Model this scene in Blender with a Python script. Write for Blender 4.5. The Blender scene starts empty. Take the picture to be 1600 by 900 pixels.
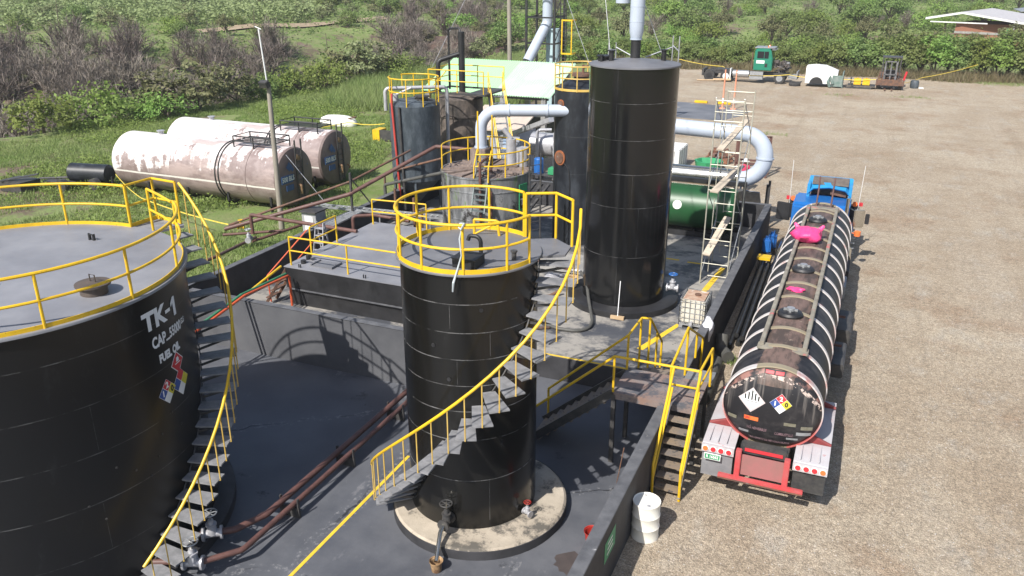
import bpy, bmesh, math, random
from math import sin, cos, pi, radians, hypot, atan2, sqrt
from mathutils import Vector, Matrix, Quaternion
sc = bpy.context.scene
col = sc.collection
rnd = random.Random(7)
# ------------------------------------------------------------ camera, sky, sun, exposure
YAW = radians(23.3)
cd = bpy.data.cameras.new('camera'); cam = bpy.data.objects.new('camera', cd); col.objects.link(cam)
cam.location = (0, 0, 11.2); cam.rotation_euler = (radians(68.6), 0, YAW)
cd.sensor_width = 36; cd.lens = 28.96; cd.clip_end = 3000; cd.clip_start = .1
sc.camera = cam
w = bpy.data.worlds.new('World'); sc.world = w; w.use_nodes = True
nt = w.node_tree; bg = nt.nodes['Background']
sky = nt.nodes.new('ShaderNodeTexSky'); sky.sky_type = 'NISHITA'; sky.sun_disc = False
SUN_EL, SUN_AZ = 45.5, 14.0
sky.sun_elevation = radians(SUN_EL); sky.sun_rotation = radians(180 + SUN_AZ)
sky.air_density = 1.0; sky.dust_density = 1.6
nt.links.new(sky.outputs[0], bg.inputs[0]); bg.inputs[1].default_value = .1
sd = bpy.data.lights.new('sun', 'SUN'); sd.energy = 4.6; sd.angle = radians(.5); sd.color = (1, .96, .9)
so = bpy.data.objects.new('sun', sd); col.objects.link(so)
ld = Vector((sin(radians(SUN_AZ))*cos(radians(SUN_EL)), cos(radians(SUN_AZ))*cos(radians(SUN_EL)), -sin(radians(SUN_EL))))
so.rotation_euler = ld.to_track_quat('-Z', 'Y').to_euler(); so.location = (-10, -40, 60)
sc.view_settings.view_transform = 'Standard'; sc.view_settings.look = 'None'
sc.view_settings.exposure = 0.62; sc.view_settings.gamma = 1
# ------------------------------------------------------------ objects and their properties
def tag(o, label=None, cat=None, group=None, kind=None):
    if label: o['label'] = label
    if cat: o['category'] = cat
    if group: o['group'] = group
    if kind: o['kind'] = kind
    return o
def thing(name, label, cat, loc=(0, 0, 0), group=None):
    o = bpy.data.objects.new(name, None); col.objects.link(o); o.location = loc; o.empty_display_size = .2
    return tag(o, label, cat, group)
def wl(o):
    while o.parent: o = o.parent
    return o.location
def dup(root, loc, rz=0, scale=1, label=None, group=None, cat=None):
    r = root.copy(); col.objects.link(r); r.location = loc; r.rotation_euler = (0, 0, rz)
    r.scale = (scale, scale, scale) if not isinstance(scale, tuple) else scale
    tag(r, label, cat, group)
    for c in list(root.children):
        k = c.copy(); col.objects.link(k); k.parent = r
        for g in list(c.children):
            q = g.copy(); col.objects.link(q); q.parent = k
    return r
def fillet(pts, r, n=6):
    P = [Vector(p) for p in pts]; out = [P[0]]
    for i in range(1, len(P)-1):
        a, b, c = P[i-1], P[i], P[i+1]
        d1, d2 = (a-b), (c-b); l1, l2 = d1.length, d2.length
        d1.normalize(); d2.normalize(); ang = d1.angle(d2)
        if ang > pi-.02: out.append(b); continue
        t = min(r/math.tan(ang/2), l1*.49, l2*.49); rr = t*math.tan(ang/2)
        ctr = b+(d1+d2).normalized()*(rr/sin(ang/2))
        s, e = b+d1*t-ctr, b+d2*t-ctr; tot = s.angle(e); ax = s.cross(e)
        if ax.length < 1e-9: out.append(b); continue
        ax.normalize()
        for k in range(n+1): out.append(ctr+Quaternion(ax, tot*k/n) @ s)
    out.append(P[-1]); return out
class MB:
    def __init__(s): s.v = []; s.f = []
    def add(s, vs, fs):
        n = len(s.v); s.v += [tuple(p) for p in vs]; s.f += [tuple(i+n for i in f) for f in fs]; return s
    def box(s, x0, x1, y0, y1, z0, z1):
        return s.add([(x0,y0,z0),(x1,y0,z0),(x1,y1,z0),(x0,y1,z0),(x0,y0,z1),(x1,y0,z1),(x1,y1,z1),(x0,y1,z1)],
                     [(3,2,1,0),(4,5,6,7),(0,1,5,4),(1,2,6,5),(2,3,7,6),(3,0,4,7)])
    def cbox(s, c, d, m=None):
        x, y, z = d[0]/2, d[1]/2, d[2]/2; c = Vector(c)
        vs = [Vector(p) for p in [(-x,-y,-z),(x,-y,-z),(x,y,-z),(-x,y,-z),(-x,-y,z),(x,-y,z),(x,y,z),(-x,y,z)]]
        if m is not None: vs = [m @ p for p in vs]
        return s.add([c+p for p in vs], [(3,2,1,0),(4,5,6,7),(0,1,5,4),(1,2,6,5),(2,3,7,6),(3,0,4,7)])
    def prism(s, poly, z0, z1):
        n = len(poly)
        return s.add([(p[0],p[1],z0) for p in poly]+[(p[0],p[1],z1) for p in poly],
            [tuple(range(n-1,-1,-1)), tuple(range(n,2*n))]+[(i,(i+1)%n,n+(i+1)%n,n+i) for i in range(n)])
    def loft(s, rings, caps=True, closed=True):
        n = len(rings[0]); vs = [p for r in rings for p in r]; fs = []
        for i in range(len(rings)-1):
            for j in range(n if closed else n-1):
                k = (j+1) % n; fs.append((i*n+j, i*n+k, (i+1)*n+k, (i+1)*n+j))
        if caps: fs += [tuple(range(n-1,-1,-1)), tuple(range((len(rings)-1)*n, len(rings)*n))]
        return s.add(vs, fs)
    def tube(s, pts, r, seg=8, caps=True, fil=0, closed=False, e=(1, 1)):
        if fil: pts = fillet(pts, fil)
        P = [Vector(p) for p in pts]; n = len(P)
        R = r if isinstance(r, (list, tuple)) else [r]*n
        T = []
        for i in range(n):
            a = P[(i-1) % n] if (closed or i > 0) else P[i]; b = P[(i+1) % n] if (closed or i < n-1) else P[i]
            t = b-a; T.append(t.normalized() if t.length > 1e-9 else Vector((0, 0, 1)))
        up = Vector((0, 0, 1)) if abs(T[0].z) < .9 else Vector((0, 1, 0))
        u = T[0].cross(up).normalized(); rings = []
        for i in range(n):
            u = (u-T[i]*u.dot(T[i])); u = u.normalized() if u.length > 1e-6 else T[i].orthogonal().normalized()
            q = T[i].cross(u)
            rings.append([P[i]+(u*cos(2*pi*k/seg)*e[0]+q*sin(2*pi*k/seg)*e[1])*R[i] for k in range(seg)])
        if closed: rings.append(rings[0]); caps = False
        return s.loft(rings, caps)
    def cyl(s, a, b, r, seg=16, r2=None): return s.tube([a, b], [r, r if r2 is None else r2], seg)
    def lathe(s, prof, cx=0, cy=0, seg=64, a0=0, a1=2*pi):
        full = abs(a1-a0-2*pi) < 1e-6; m = seg if full else seg+1; vs = []; fs = []; n = len(prof)
        for k in range(m):
            a = a0+(a1-a0)*k/seg
            for r, z in prof: vs.append((cx+r*cos(a), cy+r*sin(a), z))
        for k in range(seg):
            k2 = (k+1) % m
            for i in range(n-1):
                if prof[i][0] < 1e-6: fs.append((k*n+i, k2*n+i+1, k*n+i+1)) if prof[i+1][0] > 1e-6 else None
                elif prof[i+1][0] < 1e-6: fs.append((k*n+i, k2*n+i, k*n+i+1))
                else: fs.append((k*n+i, k2*n+i, k2*n+i+1, k*n+i+1))
        return s.add(vs, fs)
    def beam(s, a, b, wd, h, up=(0, 0, 1)):
        a, b = Vector(a), Vector(b); t = (b-a).normalized(); u = Vector(up)
        if abs(t.dot(u)) > .99: u = Vector((0, 1, 0))
        x = t.cross(u).normalized(); y = x.cross(t).normalized()
        rg = [[p+x*sx*wd/2+y*sy*h/2 for sx, sy in ((-1,-1),(1,-1),(1,1),(-1,1))] for p in (a, b)]
        return s.loft(rg)
    def disc(s, c, r, nrm, seg=24, th=.01, r2=None):
        n = Vector(nrm).normalized(); return s.cyl(Vector(c)-n*th/2, Vector(c)+n*th/2, r, seg, r2)
    def quad(s, *p): return s.add(p, [tuple(range(len(p)))])
    def xf(s, m): s.v = [tuple(m @ Vector(p)) for p in s.v]; return s
    def build(s, name, m, parent=None, smooth=35, bev=0, local=False, origin=None):
        me = bpy.data.meshes.new(name)
        off = Vector((0, 0, 0))
        if parent is not None and not local: off = Vector(wl(parent))
        if origin is not None: off = Vector(origin)
        me.from_pydata([(p[0]-off.x, p[1]-off.y, p[2]-off.z) for p in s.v], [], s.f)
        me.validate(); me.update()
        bm = bmesh.new(); bm.from_mesh(me)
        bmesh.ops.recalc_face_normals(bm, faces=bm.faces)
        if bev: bmesh.ops.bevel(bm, geom=[e for e in bm.edges if e.is_manifold and e.calc_face_angle(0) > .5], offset=bev, segments=2, affect='EDGES', clamp_overlap=True)
        bm.to_mesh(me); bm.free()
        if smooth:
            me.polygons.foreach_set('use_smooth', [True]*len(me.polygons)); me.set_sharp_from_angle(angle=radians(smooth))
        o = bpy.data.objects.new(name, me); col.objects.link(o)
        if m: me.materials.append(m)
        if parent is not None: o.parent = parent
        elif origin is not None: o.location = origin
        return o
def top(name, mb, m, label, cat, group=None, base=None, **k):
    if base is None:
        xs = [p[0] for p in mb.v]; ys = [p[1] for p in mb.v]; zs = [p[2] for p in mb.v]
        base = ((min(xs)+max(xs))/2, (min(ys)+max(ys))/2, min(zs))
    return tag(mb.build(name, m, None, origin=base, **k), label, cat, group)
def struct(name, mb, m, **k): return tag(mb.build(name, m, **k), kind='structure')
def text_geo(body, size, bold=.0):
    c = bpy.data.curves.new('t', 'FONT'); c.body = body; c.size = size; c.align_x = 'CENTER'; c.align_y = 'CENTER'; c.offset = bold; c.resolution_u = 3
    o = bpy.data.objects.new('t', c); col.objects.link(o)
    dg = bpy.context.evaluated_depsgraph_get(); dg.update(); me = o.evaluated_get(dg).to_mesh()
    vs = [tuple(v.co) for v in me.vertices]; fs = [tuple(p.vertices) for p in me.polygons]
    o.evaluated_get(dg).to_mesh_clear(); bpy.data.objects.remove(o); bpy.data.curves.remove(c)
    return vs, fs
def text_plane(mb, body, size, org, xd, yd, sx=1, bold=0):
    vs, fs = text_geo(body, size, bold); o, x, y = Vector(org), Vector(xd), Vector(yd)
    return mb.add([o+x*p[0]*sx+y*p[1] for p in vs], fs)
def text_cyl(mb, body, size, cx, cy, R, ang, z, sx=1, bold=0, slope=0):
    vs, fs = text_geo(body, size, bold); a = radians(ang)
    return mb.add([(cx+R*cos(a+p[0]*sx/R), cy+R*sin(a+p[0]*sx/R), z+p[1]+slope*p[0]) for p in vs], fs)
def patch_cyl(mb, poly, cx, cy, R, ang, z):
    a = radians(ang); mb.add([(cx+R*cos(a+p[0]/R), cy+R*sin(a+p[0]/R), z+p[1]) for p in poly], [tuple(range(len(poly)))])
# ------------------------------------------------------------ materials (all procedural)
def ramp(n, L, src, p0, p1, c0=(0,0,0,1), c1=(1,1,1,1)):
    r = n.new('ShaderNodeValToRGB'); r.color_ramp.elements[0].position = p0; r.color_ramp.elements[1].position = p1
    r.color_ramp.elements[0].color = c0; r.color_ramp.elements[1].color = c1; L.new(src, r.inputs[0]); return r.outputs[0]
def noise(n, L, co, scale, detail=5, rough=.6, stretch=None):
    if stretch:
        mp = n.new('ShaderNodeMapping'); mp.inputs['Scale'].default_value = stretch; L.new(co, mp.inputs[0]); co = mp.outputs[0]
    t = n.new('ShaderNodeTexNoise'); t.inputs['Scale'].default_value = scale; t.inputs['Detail'].default_value = detail
    t.inputs['Roughness'].default_value = rough; L.new(co, t.inputs['Vector']); return t.outputs['Fac']
def mixc(n, L, fac, a, b):
    m = n.new('ShaderNodeMix'); m.data_type = 'RGBA'
    for sck, val in ((m.inputs[0], fac), (m.inputs[6], a), (m.inputs[7], b)):
        if hasattr(val, 'is_output'): L.new(val, sck)
        elif isinstance(val, (int, float)): sck.default_value = val
        else: sck.default_value = (*val[:3], 1)
    return m.outputs[2]
def math_(n, L, op, a, b=None, c=None):
    m = n.new('ShaderNodeMath'); m.operation = op
    for i, x in enumerate((a, b, c)):
        if x is None: continue
        if hasattr(x, 'is_output'): L.new(x, m.inputs[i])
        else: m.inputs[i].default_value = x
    return m.outputs[0]
def base(name, rough=.6, metal=0, spec=.5):
    m = bpy.data.materials.new(name); m.use_nodes = True; t = m.node_tree; b = t.nodes['Principled BSDF']
    b.inputs['Roughness'].default_value = rough; b.inputs['Metallic'].default_value = metal; b.inputs['Specular IOR Level'].default_value = spec
    tc = t.nodes.new('ShaderNodeTexCoord'); return m, t.nodes, t.links, b, tc.outputs['Object']
def bump(n, L, b, h, s=.3, d=.02):
    k = n.new('ShaderNodeBump'); k.inputs['Strength'].default_value = s; k.inputs['Distance'].default_value = d
    L.new(h, k.inputs['Height']); L.new(k.outputs[0], b.inputs['Normal'])
def mat(name, c1, c2=None, rough=.6, metal=0, scale=3, wear=None, wamt=.6, wscale=6, stretch=None, bmp=0, bscale=30, spec=.5, bd=.02):
    m, n, L, b, co = base(name, rough, metal, spec)
    c2 = c2 or tuple(x*.75 for x in c1)
    f = ramp(n, L, noise(n, L, co, scale, 6, .6, stretch), .35, .65)
    c = mixc(n, L, f, c1, c2)
    if wear:
        wf = ramp(n, L, noise(n, L, co, wscale, 8, .7, stretch), wamt, wamt+.08); c = mixc(n, L, wf, c, wear)
        rr = math_(n, L, 'MULTIPLY_ADD', wf, .25, rough); L.new(rr, b.inputs['Roughness'])
    L.new(c, b.inputs['Base Color'])
    if bmp: bump(n, L, b, noise(n, L, co, bscale, 6, .7), bmp, bd)
    return m
def tank_paint(name, seams, c=(.010,.010,.011), rough=.34, dust=(.05,.052,.055), dustamt=.62, seamc=(.30,.30,.30), vert=None, R=1.4, spec=.46):
    m, n, L, b, co = base(name, rough, 0, spec)
    sx = n.new('ShaderNodeSeparateXYZ'); L.new(co, sx.inputs[0]); z = sx.outputs[2]
    d = ramp(n, L, noise(n, L, co, 1.1, 8, .72, (1.5, 1.5, .6)), dustamt-.12, dustamt+.14)
    cc = mixc(n, L, d, c, dust)
    sp = ramp(n, L, noise(n, L, co, 17, 4, .7), .74, .78); cc = mixc(n, L, sp, cc, tuple(x*2 for x in dust))
    br = ramp(n, L, noise(n, L, co, 1.5, 6, .7), .42, .68); acc = None
    wob = math_(n, L, 'MULTIPLY_ADD', noise(n, L, co, 7, 2), .012, -.006)
    zz = math_(n, L, 'ADD', z, wob)
    for s in seams:
        k = math_(n, L, 'LESS_THAN', math_(n, L, 'ABSOLUTE', math_(n, L, 'SUBTRACT', zz, s)), .009)
        acc = k if acc is None else math_(n, L, 'MAXIMUM', acc, k)
    at = math_(n, L, 'ARCTAN2', sx.outputs[1], sx.outputs[0])
    for (a, z0, z1) in (vert or []):
        k = math_(n, L, 'LESS_THAN', math_(n, L, 'ABSOLUTE', math_(n, L, 'SUBTRACT', at, radians(a))), .006/R)
        k = math_(n, L, 'MULTIPLY', k, math_(n, L, 'MULTIPLY', math_(n, L, 'GREATER_THAN', z, z0), math_(n, L, 'LESS_THAN', z, z1)))
        k = math_(n, L, 'MULTIPLY', k, .5)
        acc = k if acc is None else math_(n, L, 'MAXIMUM', acc, k)
    if acc is not None:
        sm = math_(n, L, 'MULTIPLY', acc, math_(n, L, 'MULTIPLY_ADD', br, .62, .02)); cc = mixc(n, L, sm, cc, seamc)
        L.new(math_(n, L, 'MULTIPLY_ADD', sm, .3, rough), b.inputs['Roughness'])
    L.new(cc, b.inputs['Base Color'])
    h = math_(n, L, 'MULTIPLY', noise(n, L, co, 1.1, 3, .5), 1.0); bump(n, L, b, h, .10, .05)
    return m
M = {}
M['yellow'] = mat('yellow_paint', (.72,.46,.012), (.60,.37,.015), .45, wear=(.14,.07,.03), wamt=.62, wscale=14)
M['pale_yellow'] = mat('weathered_yellow_paint', (.60,.42,.12), (.5,.32,.06), .5, wear=(.2,.09,.03), wamt=.66, wscale=9)
M['stripe'] = mat('floor_stripe_paint', (.74,.50,.03), (.62,.40,.03), .7, wear=(.09,.09,.10), wamt=.66, wscale=5)
M['black'] = mat('black_paint', (.011,.011,.012), (.024,.024,.026), .5, scale=2, bmp=.1, bscale=8)
M['black_wall'] = mat('black_wall_paint', (.022,.022,.025), (.045,.045,.05), .7, scale=1.4, wear=(.14,.14,.145), wamt=.70, wscale=5, bmp=.2, bscale=12)
M['wall_grey'] = mat('grey_wall_paint', (.068,.07,.078), (.10,.102,.11), .8, scale=.8, wear=(.3,.3,.3), wamt=.70, wscale=4, bmp=.2, bscale=14)
M['wall_top'] = mat('scuffed_wall_top', (.07,.072,.08), (.12,.122,.13), .75, scale=3, wear=(.5,.5,.5), wamt=.66, wscale=5, bmp=.2)
M['roof_grey'] = mat('grey_roof_paint', (.17,.172,.19), (.235,.237,.255), .5, scale=.9, wear=(.25,.21,.17), wamt=.66, wscale=2.2, bmp=.05, bscale=6)
M['roof_dark'] = mat('dark_roof_paint', (.115,.116,.126), (.165,.166,.178), .5, scale=.9, wear=(.2,.2,.2), wamt=.69, wscale=3, bmp=.05, bscale=6)
M['tread'] = mat('stair_tread_plate', (.16,.162,.17), (.25,.25,.26), .6, scale=5, bmp=.4, bscale=60)
M['steel_dark'] = mat('dark_steel', (.03,.031,.034), (.07,.065,.06), .5, scale=4)
M['rust_steel'] = mat('rusty_steel', (.17,.085,.05), (.08,.05,.04), .8, scale=4, wear=(.2,.2,.2), wamt=.62, bmp=.2)
M['brown_pipe'] = mat('brown_primer', (.13,.062,.05), (.085,.042,.036), .55, scale=5, wear=(.2,.15,.13), wamt=.66)
M['red_pipe'] = mat('red_pipe_paint', (.42,.045,.03), (.33,.035,.03), .5)
M['orange_pipe'] = mat('orange_red_paint', (.58,.10,.03), (.5,.08,.03), .5)
M['green_pipe'] = mat('green_pipe_paint', (.05,.22,.11), (.03,.16,.08), .5)
M['galv'] = mat('galvanised_steel', (.42,.43,.44), (.30,.31,.32), .45, .55, scale=6)
M['chrome'] = mat('stainless_steel', (.62,.60,.55), (.5,.48,.42), .22, .95, scale=2)
M['silver'] = mat('aluminium_paint', (.48,.48,.50), (.36,.36,.38), .4, .3, scale=5)
M['duct'] = mat('pale_duct_paint', (.42,.47,.55), (.37,.42,.50), .38, scale=1.2, wear=(.42,.45,.5), wamt=.70, wscale=3)
M['concrete'] = mat('stained_concrete', (.46,.40,.32), (.33,.285,.225), .9, scale=1.6, wear=(.11,.10,.085), wamt=.52, wscale=1.5, bmp=.5, bscale=25)
M['concrete_grey'] = mat('grey_concrete', (.33,.32,.30), (.22,.215,.21), .9, scale=2.5, bmp=.4)
M['white'] = mat('white_paint', (.78,.78,.76), (.68,.67,.64), .5, scale=3)
M['drum_white'] = mat('dirty_white_enamel', (.78,.77,.71), (.70,.68,.60), .5, scale=2.5, wear=(.33,.25,.16), wamt=.66, wscale=5, stretch=(1,1,.4))
M['text'] = mat('white_lettering', (.78,.78,.78), (.7,.7,.7), .6)
M['red'] = mat('red_plastic', (.36,.028,.018), (.27,.02,.015), .5)
M['sign_red'] = mat('sign_red', (.55,.03,.04), (.5,.03,.04), .5)
M['sign_blue'] = mat('sign_blue', (.03,.08,.30), (.03,.07,.26), .5)
M['sign_yellow'] = mat('sign_yellow', (.62,.55,.04), (.55,.48,.04), .5)
M['sign_green'] = mat('sign_green', (.04,.30,.13), (.03,.24,.10), .5)
M['ink'] = mat('black_ink', (.015,.015,.015), (.02,.02,.02), .6)
M['orange'] = mat('orange_sticker', (.75,.17,.04), (.68,.15,.04), .6)
M['blue_can'] = mat('blue_plastic', (.02,.13,.42), (.015,.10,.34), .4)
M['rubber'] = mat('tyre_rubber', (.025,.025,.026), (.05,.048,.045), .85, scale=8)
M['hose'] = mat('grey_hose', (.09,.088,.08), (.06,.06,.055), .6)
M['beige'] = mat('beige_plastic', (.5,.36,.22), (.4,.28,.16), .6)
M['bucket_rust'] = mat('oily_bucket', (.38,.25,.13), (.12,.06,.03), .6, scale=6)
M['rope'] = mat('pale_rope', (.45,.50,.52), (.35,.38,.4), .8)
M['cloth_white'] = mat('white_sack', (.74,.74,.76), (.62,.62,.66), .7, bmp=.6, bscale=14)
M['pink'] = mat('pink_plastic_bag', (.85,.07,.24), (.75,.05,.20), .32, scale=4, bmp=.5, bscale=11, bd=.05)
M['wood'] = mat('weathered_plank', (.52,.45,.36), (.38,.32,.25), .8, scale=4, stretch=(1,1,8), bmp=.2)
M['pole_wood'] = mat('concrete_lamp_post', (.30,.27,.22), (.22,.20,.17), .85, scale=4, stretch=(1,1,.3))
M['blue_tank'] = tank_paint('weathered_blue_black_paint', [1.2,2.5,3.7], (.030,.040,.050), .5, (.10,.12,.14), .54, (.08,.09,.1))
M['brown_tank'] = mat('blistered_black_paint', (.03,.026,.023), (.15,.12,.10), .7, scale=2.2, stretch=(1,1,.5), wear=(.25,.2,.16), wamt=.6, wscale=3, bmp=.3)
M['second_tank'] = tank_paint('dark_grey_tank_paint', [1.5,3.0,4.5], (.013,.015,.019), .42, (.05,.058,.07), .58, (.1,.1,.1))
def reactor_mat():
    m, n, L, b, co = base('scorched_steel_shell', .38, .35)
    f = ramp(n, L, noise(n, L, co, 1.3, 7, .65, (2.2, 2.2, .5)), .38, .62)
    c = mixc(n, L, f, (.30,.305,.31), (.10,.105,.11))
    g = ramp(n, L, noise(n, L, co, 2.0, 3, .5, (2, 2, .7)), .60, .68); c = mixc(n, L, g, c, (.16,.22,.11))
    k = ramp(n, L, noise(n, L, co, 1.1, 8, .75, (1, 1, .8)), .54, .62); c = mixc(n, L, k, c, (.025,.022,.02))
    L.new(c, b.inputs['Base Color']); bump(n, L, b, noise(n, L, co, 3, 4), .2, .04); return m
M['reactor'] = reactor_mat()
M['planks'] = mat('oily_roof_planks', (.25,.195,.165), (.13,.10,.09), .75, scale=3, stretch=(3,.6,1), wear=(.3,.26,.22), wamt=.64, bmp=.3)
M['roof_green'] = None
M['mesh_black'] = mat('black_corrugated_plastic', (.012,.012,.013), (.03,.03,.03), .35, scale=8)
M['ibc'] = mat('dirty_tote_plastic', (.62,.60,.52), (.45,.41,.33), .5, scale=2, wear=(.12,.09,.07), wamt=.64, wscale=3)
M['ibc_top'] = mat('rust_stained_tote_top', (.50,.38,.28), (.30,.15,.09), .6, scale=3, wear=(.6,.56,.5), wamt=.56, wscale=4)
M['green_tank'] = mat('glossy_green_paint', (.012,.075,.022), (.01,.058,.018), .42, scale=1)
M['pole_white'] = mat('white_rod', (.75,.75,.75), (.65,.65,.65), .5)
M['brick'] = mat('red_brick', (.30,.13,.08), (.22,.10,.065), .9, scale=20)
M['house_roof'] = mat('pale_fibre_cement', (.44,.43,.44), (.36,.35,.36), .8, scale=2)
M['tape'] = mat('yellow_barrier_tape', (.78,.62,.10), (.7,.5,.08), .5)
M['tarp'] = mat('dark_wet_slab', (.10,.105,.12), (.16,.165,.18), .6, scale=.6, wear=(.33,.31,.28), wamt=.6, wscale=.9)
M['glass'] = mat('dark_glass', (.012,.014,.018), (.012,.014,.018), .08)
M['skin'] = mat('brown_skin', (.28,.15,.09), (.25,.13,.08), .6)
M['pink_cloth'] = mat('pink_red_shirt', (.55,.05,.12), (.45,.04,.1), .8)
M['denim'] = mat('dark_trousers', (.03,.04,.07), (.02,.03,.05), .8)
# ------------------------------------------------------------ terrain
CA, SA = cos(YAW), sin(YAW)
def W(xc, yc): return (xc*CA-yc*SA, xc*SA+yc*CA)          # camera-aligned ground axes -> yard axes
def Ci(x, y): return (x*CA+y*SA, -x*SA+y*CA)
def sm(a, b, x):
    t = min(1, max(0, (x-a)/(b-a))); return t*t*(3-2*t)
def wob(x, y, s=1.0):
    return (sin(x*.31*s+1.7)+sin(y*.27*s+.4)+sin((x+y)*.17*s+2.1)+sin((x-.6*y)*.43*s))/4
def edge(xc): return max(54, 86+1.45*(min(0, xc)+16)) if xc < -16 else 86+1.0*(min(0, xc)+16)
def hgt(x, y):
    xc, yc = Ci(x, y)
    e = edge(xc)
    d = yc-e+2.5*wob(x, y, .8)
    rf = sm(4, -14, xc)
    rav = -3.6*sm(0, 7, d)+6.3*sm(14, 60, d)+.016*max(0, d-60)
    flat = .03*max(0, yc-112)
    z = rf*rav+(1-rf)*flat
    far = sm(40, 90, yc)
    z += far*(.9*wob(x, y, .45)+.35*wob(x, y, 1.7))*sm(2, 25, max(d, yc-104) if rf > .5 else yc-104)
    z += sm(240, 500, yc)*30
    return z
# ------------------------------------------------------------ ground
def axis(lo, hi, cuts, near, step_near, grow):
    out = set(cuts); a = near[0]
    while a <= near[1]: out.add(round(a, 2)); a += step_near
    s = step_near; a = near[1]
    while a < hi: s *= grow; a += s; out.add(round(a, 2))
    s = step_near; a = near[0]
    while a > lo: s *= grow; a -= s; out.add(round(a, 2))
    return sorted(out)
PX0, PX1, PY1 = -19.55, -3.47, 36.3
XS = axis(-420, 330, [PX0-.06, PX0+.06, PX1-.06, PX1+.06], (-110, 40), 2.0, 1.12)
YS = axis(-120, 640, [PY1-.06, PY1+.06], (-14, 190), 2.0, 1.10)
g = MB(); nx = len(XS)
for y in YS:
    for x in XS:
        z = hgt(x, y)
        if PX0 < x < PX1 and -40 < y < PY1: z = -.9
        g.v.append((x, y, z))
for j in range(len(YS)-1):
    for i in range(nx-1): g.f.append((j*nx+i, j*nx+i+1, (j+1)*nx+i+1, (j+1)*nx+i))
def grass_mat():
    m, n, L, b, co = base('grass_and_soil', .95, 0, .2)
    c = mixc(n, L, ramp(n, L, noise(n, L, co, .12, 6, .65), .40, .60), (.13,.185,.05), (.19,.25,.085))
    c = mixc(n, L, ramp(n, L, noise(n, L, co, .9, 6, .7), .45, .65), c, (.22,.225,.11))
    soil = mixc(n, L, ramp(n, L, noise(n, L, co, .5, 5, .7), .4, .6), (.12,.088,.068), (.19,.145,.105))
    c = mixc(n, L, ramp(n, L, noise(n, L, co, .055, 7, .72), .53, .60), c, soil)
    c = mixc(n, L, ramp(n, L, noise(n, L, co, .32, 7, .75), .56, .62), c, soil)
    gm = n.new('ShaderNodeNewGeometry'); sx = n.new('ShaderNodeSeparateXYZ'); L.new(gm.outputs['True Normal'], sx.inputs[0])
    st = ramp(n, L, math_(n, L, 'ADD', sx.outputs[2], math_(n, L, 'MULTIPLY_ADD', noise(n, L, co, .35, 5, .7), .3, -.15)), .86, .94, (1,1,1,1), (0,0,0,1))
    c = mixc(n, L, st, c, soil)
    L.new(c, b.inputs['Base Color']); bump(n, L, b, noise(n, L, co, 5, 8, .75), .8, .15); return m
M['grass_ground'] = grass_mat()
struct('grass_ground', g, M['grass_ground'], smooth=180)
def gravel_mat():
    m, n, L, b, co = base('gravel', .95, 0, .2)
    big = noise(n, L, co, .10, 8, .7); mid = noise(n, L, co, .55, 7, .72, (1, 1.6, 1))
    c = mixc(n, L, ramp(n, L, big, .40, .60), (.355,.282,.203), (.44,.37,.28))
    c = mixc(n, L, math_(n, L, 'MULTIPLY', ramp(n, L, mid, .50, .70), .75), c, (.295,.232,.168))
    c = mixc(n, L, math_(n, L, 'MULTIPLY', ramp(n, L, noise(n, L, co, .9, 8, .72, (1, .5, 1)), .53, .68), .7), c, (.42,.385,.33))
    c = mixc(n, L, math_(n, L, 'MULTIPLY', ramp(n, L, noise(n, L, co, .19, 7, .72), .53, .66), .75), c, (.29,.195,.125))
    c = mixc(n, L, math_(n, L, 'MULTIPLY', ramp(n, L, noise(n, L, co, 1.5, 7, .75, (.6, 1.3, 1)), .60, .72), .6), c, (.17,.14,.11))
    trk = noise(n, L, co, 1.0, 4, .55, (.42, .045, 1)); c = mixc(n, L, math_(n, L, 'MULTIPLY', ramp(n, L, trk, .50, .64), .26), c, (.46,.40,.32))
    trk = noise(n, L, co, 1.0, 5, .6, (.9, .05, 1)); c = mixc(n, L, math_(n, L, 'MULTIPLY', ramp(n, L, trk, .57, .70), .28), c, (.24,.185,.13))
    def mul(c, f, k):
        q = n.new('ShaderNodeMix'); q.data_type = 'RGBA'; q.blend_type = 'MULTIPLY'; q.inputs[0].default_value = k; cm = n.new('ShaderNodeCombineColor'); [L.new(f, cm.inputs[i]) for i in range(3)]
        L.new(c, q.inputs[6]); L.new(cm.outputs[0], q.inputs[7]); return q.outputs[2]
    hs = None
    for sc_, k, wh in ((60, .75, .97), (27, .55, .98)):
        v = n.new('ShaderNodeTexVoronoi'); v.inputs['Scale'].default_value = sc_; L.new(co, v.inputs['Vector'])
        s2 = n.new('ShaderNodeSeparateColor'); L.new(v.outputs['Color'], s2.inputs[0])
        c = mul(c, math_(n, L, 'MULTIPLY_ADD', s2.outputs[0], .85, .60), k)
        wf = math_(n, L, 'MULTIPLY', ramp(n, L, s2.outputs[1], wh, wh+.005), math_(n, L, 'LESS_THAN', v.outputs['Distance'], .42)); c = mixc(n, L, math_(n, L, 'MULTIPLY', wf, .75), c, (.62,.60,.56))
        h = math_(n, L, 'MULTIPLY', v.outputs['Distance'], -1.0 if sc_ > 40 else -.7); hs = h if hs is None else math_(n, L, 'ADD', hs, h)
    c = mul(c, ramp(n, L, noise(n, L, co, 5.5, 6, .8), .30, .60, (.55,.52,.48,1), (1,1,1,1)), .7)
    L.new(c, b.inputs['Base Color']); hs = math_(n, L, 'ADD', hs, math_(n, L, 'MULTIPLY', mid, 2.0)); bump(n, L, b, hs, .7, .03); return m
M['gravel'] = gravel_mat()
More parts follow.
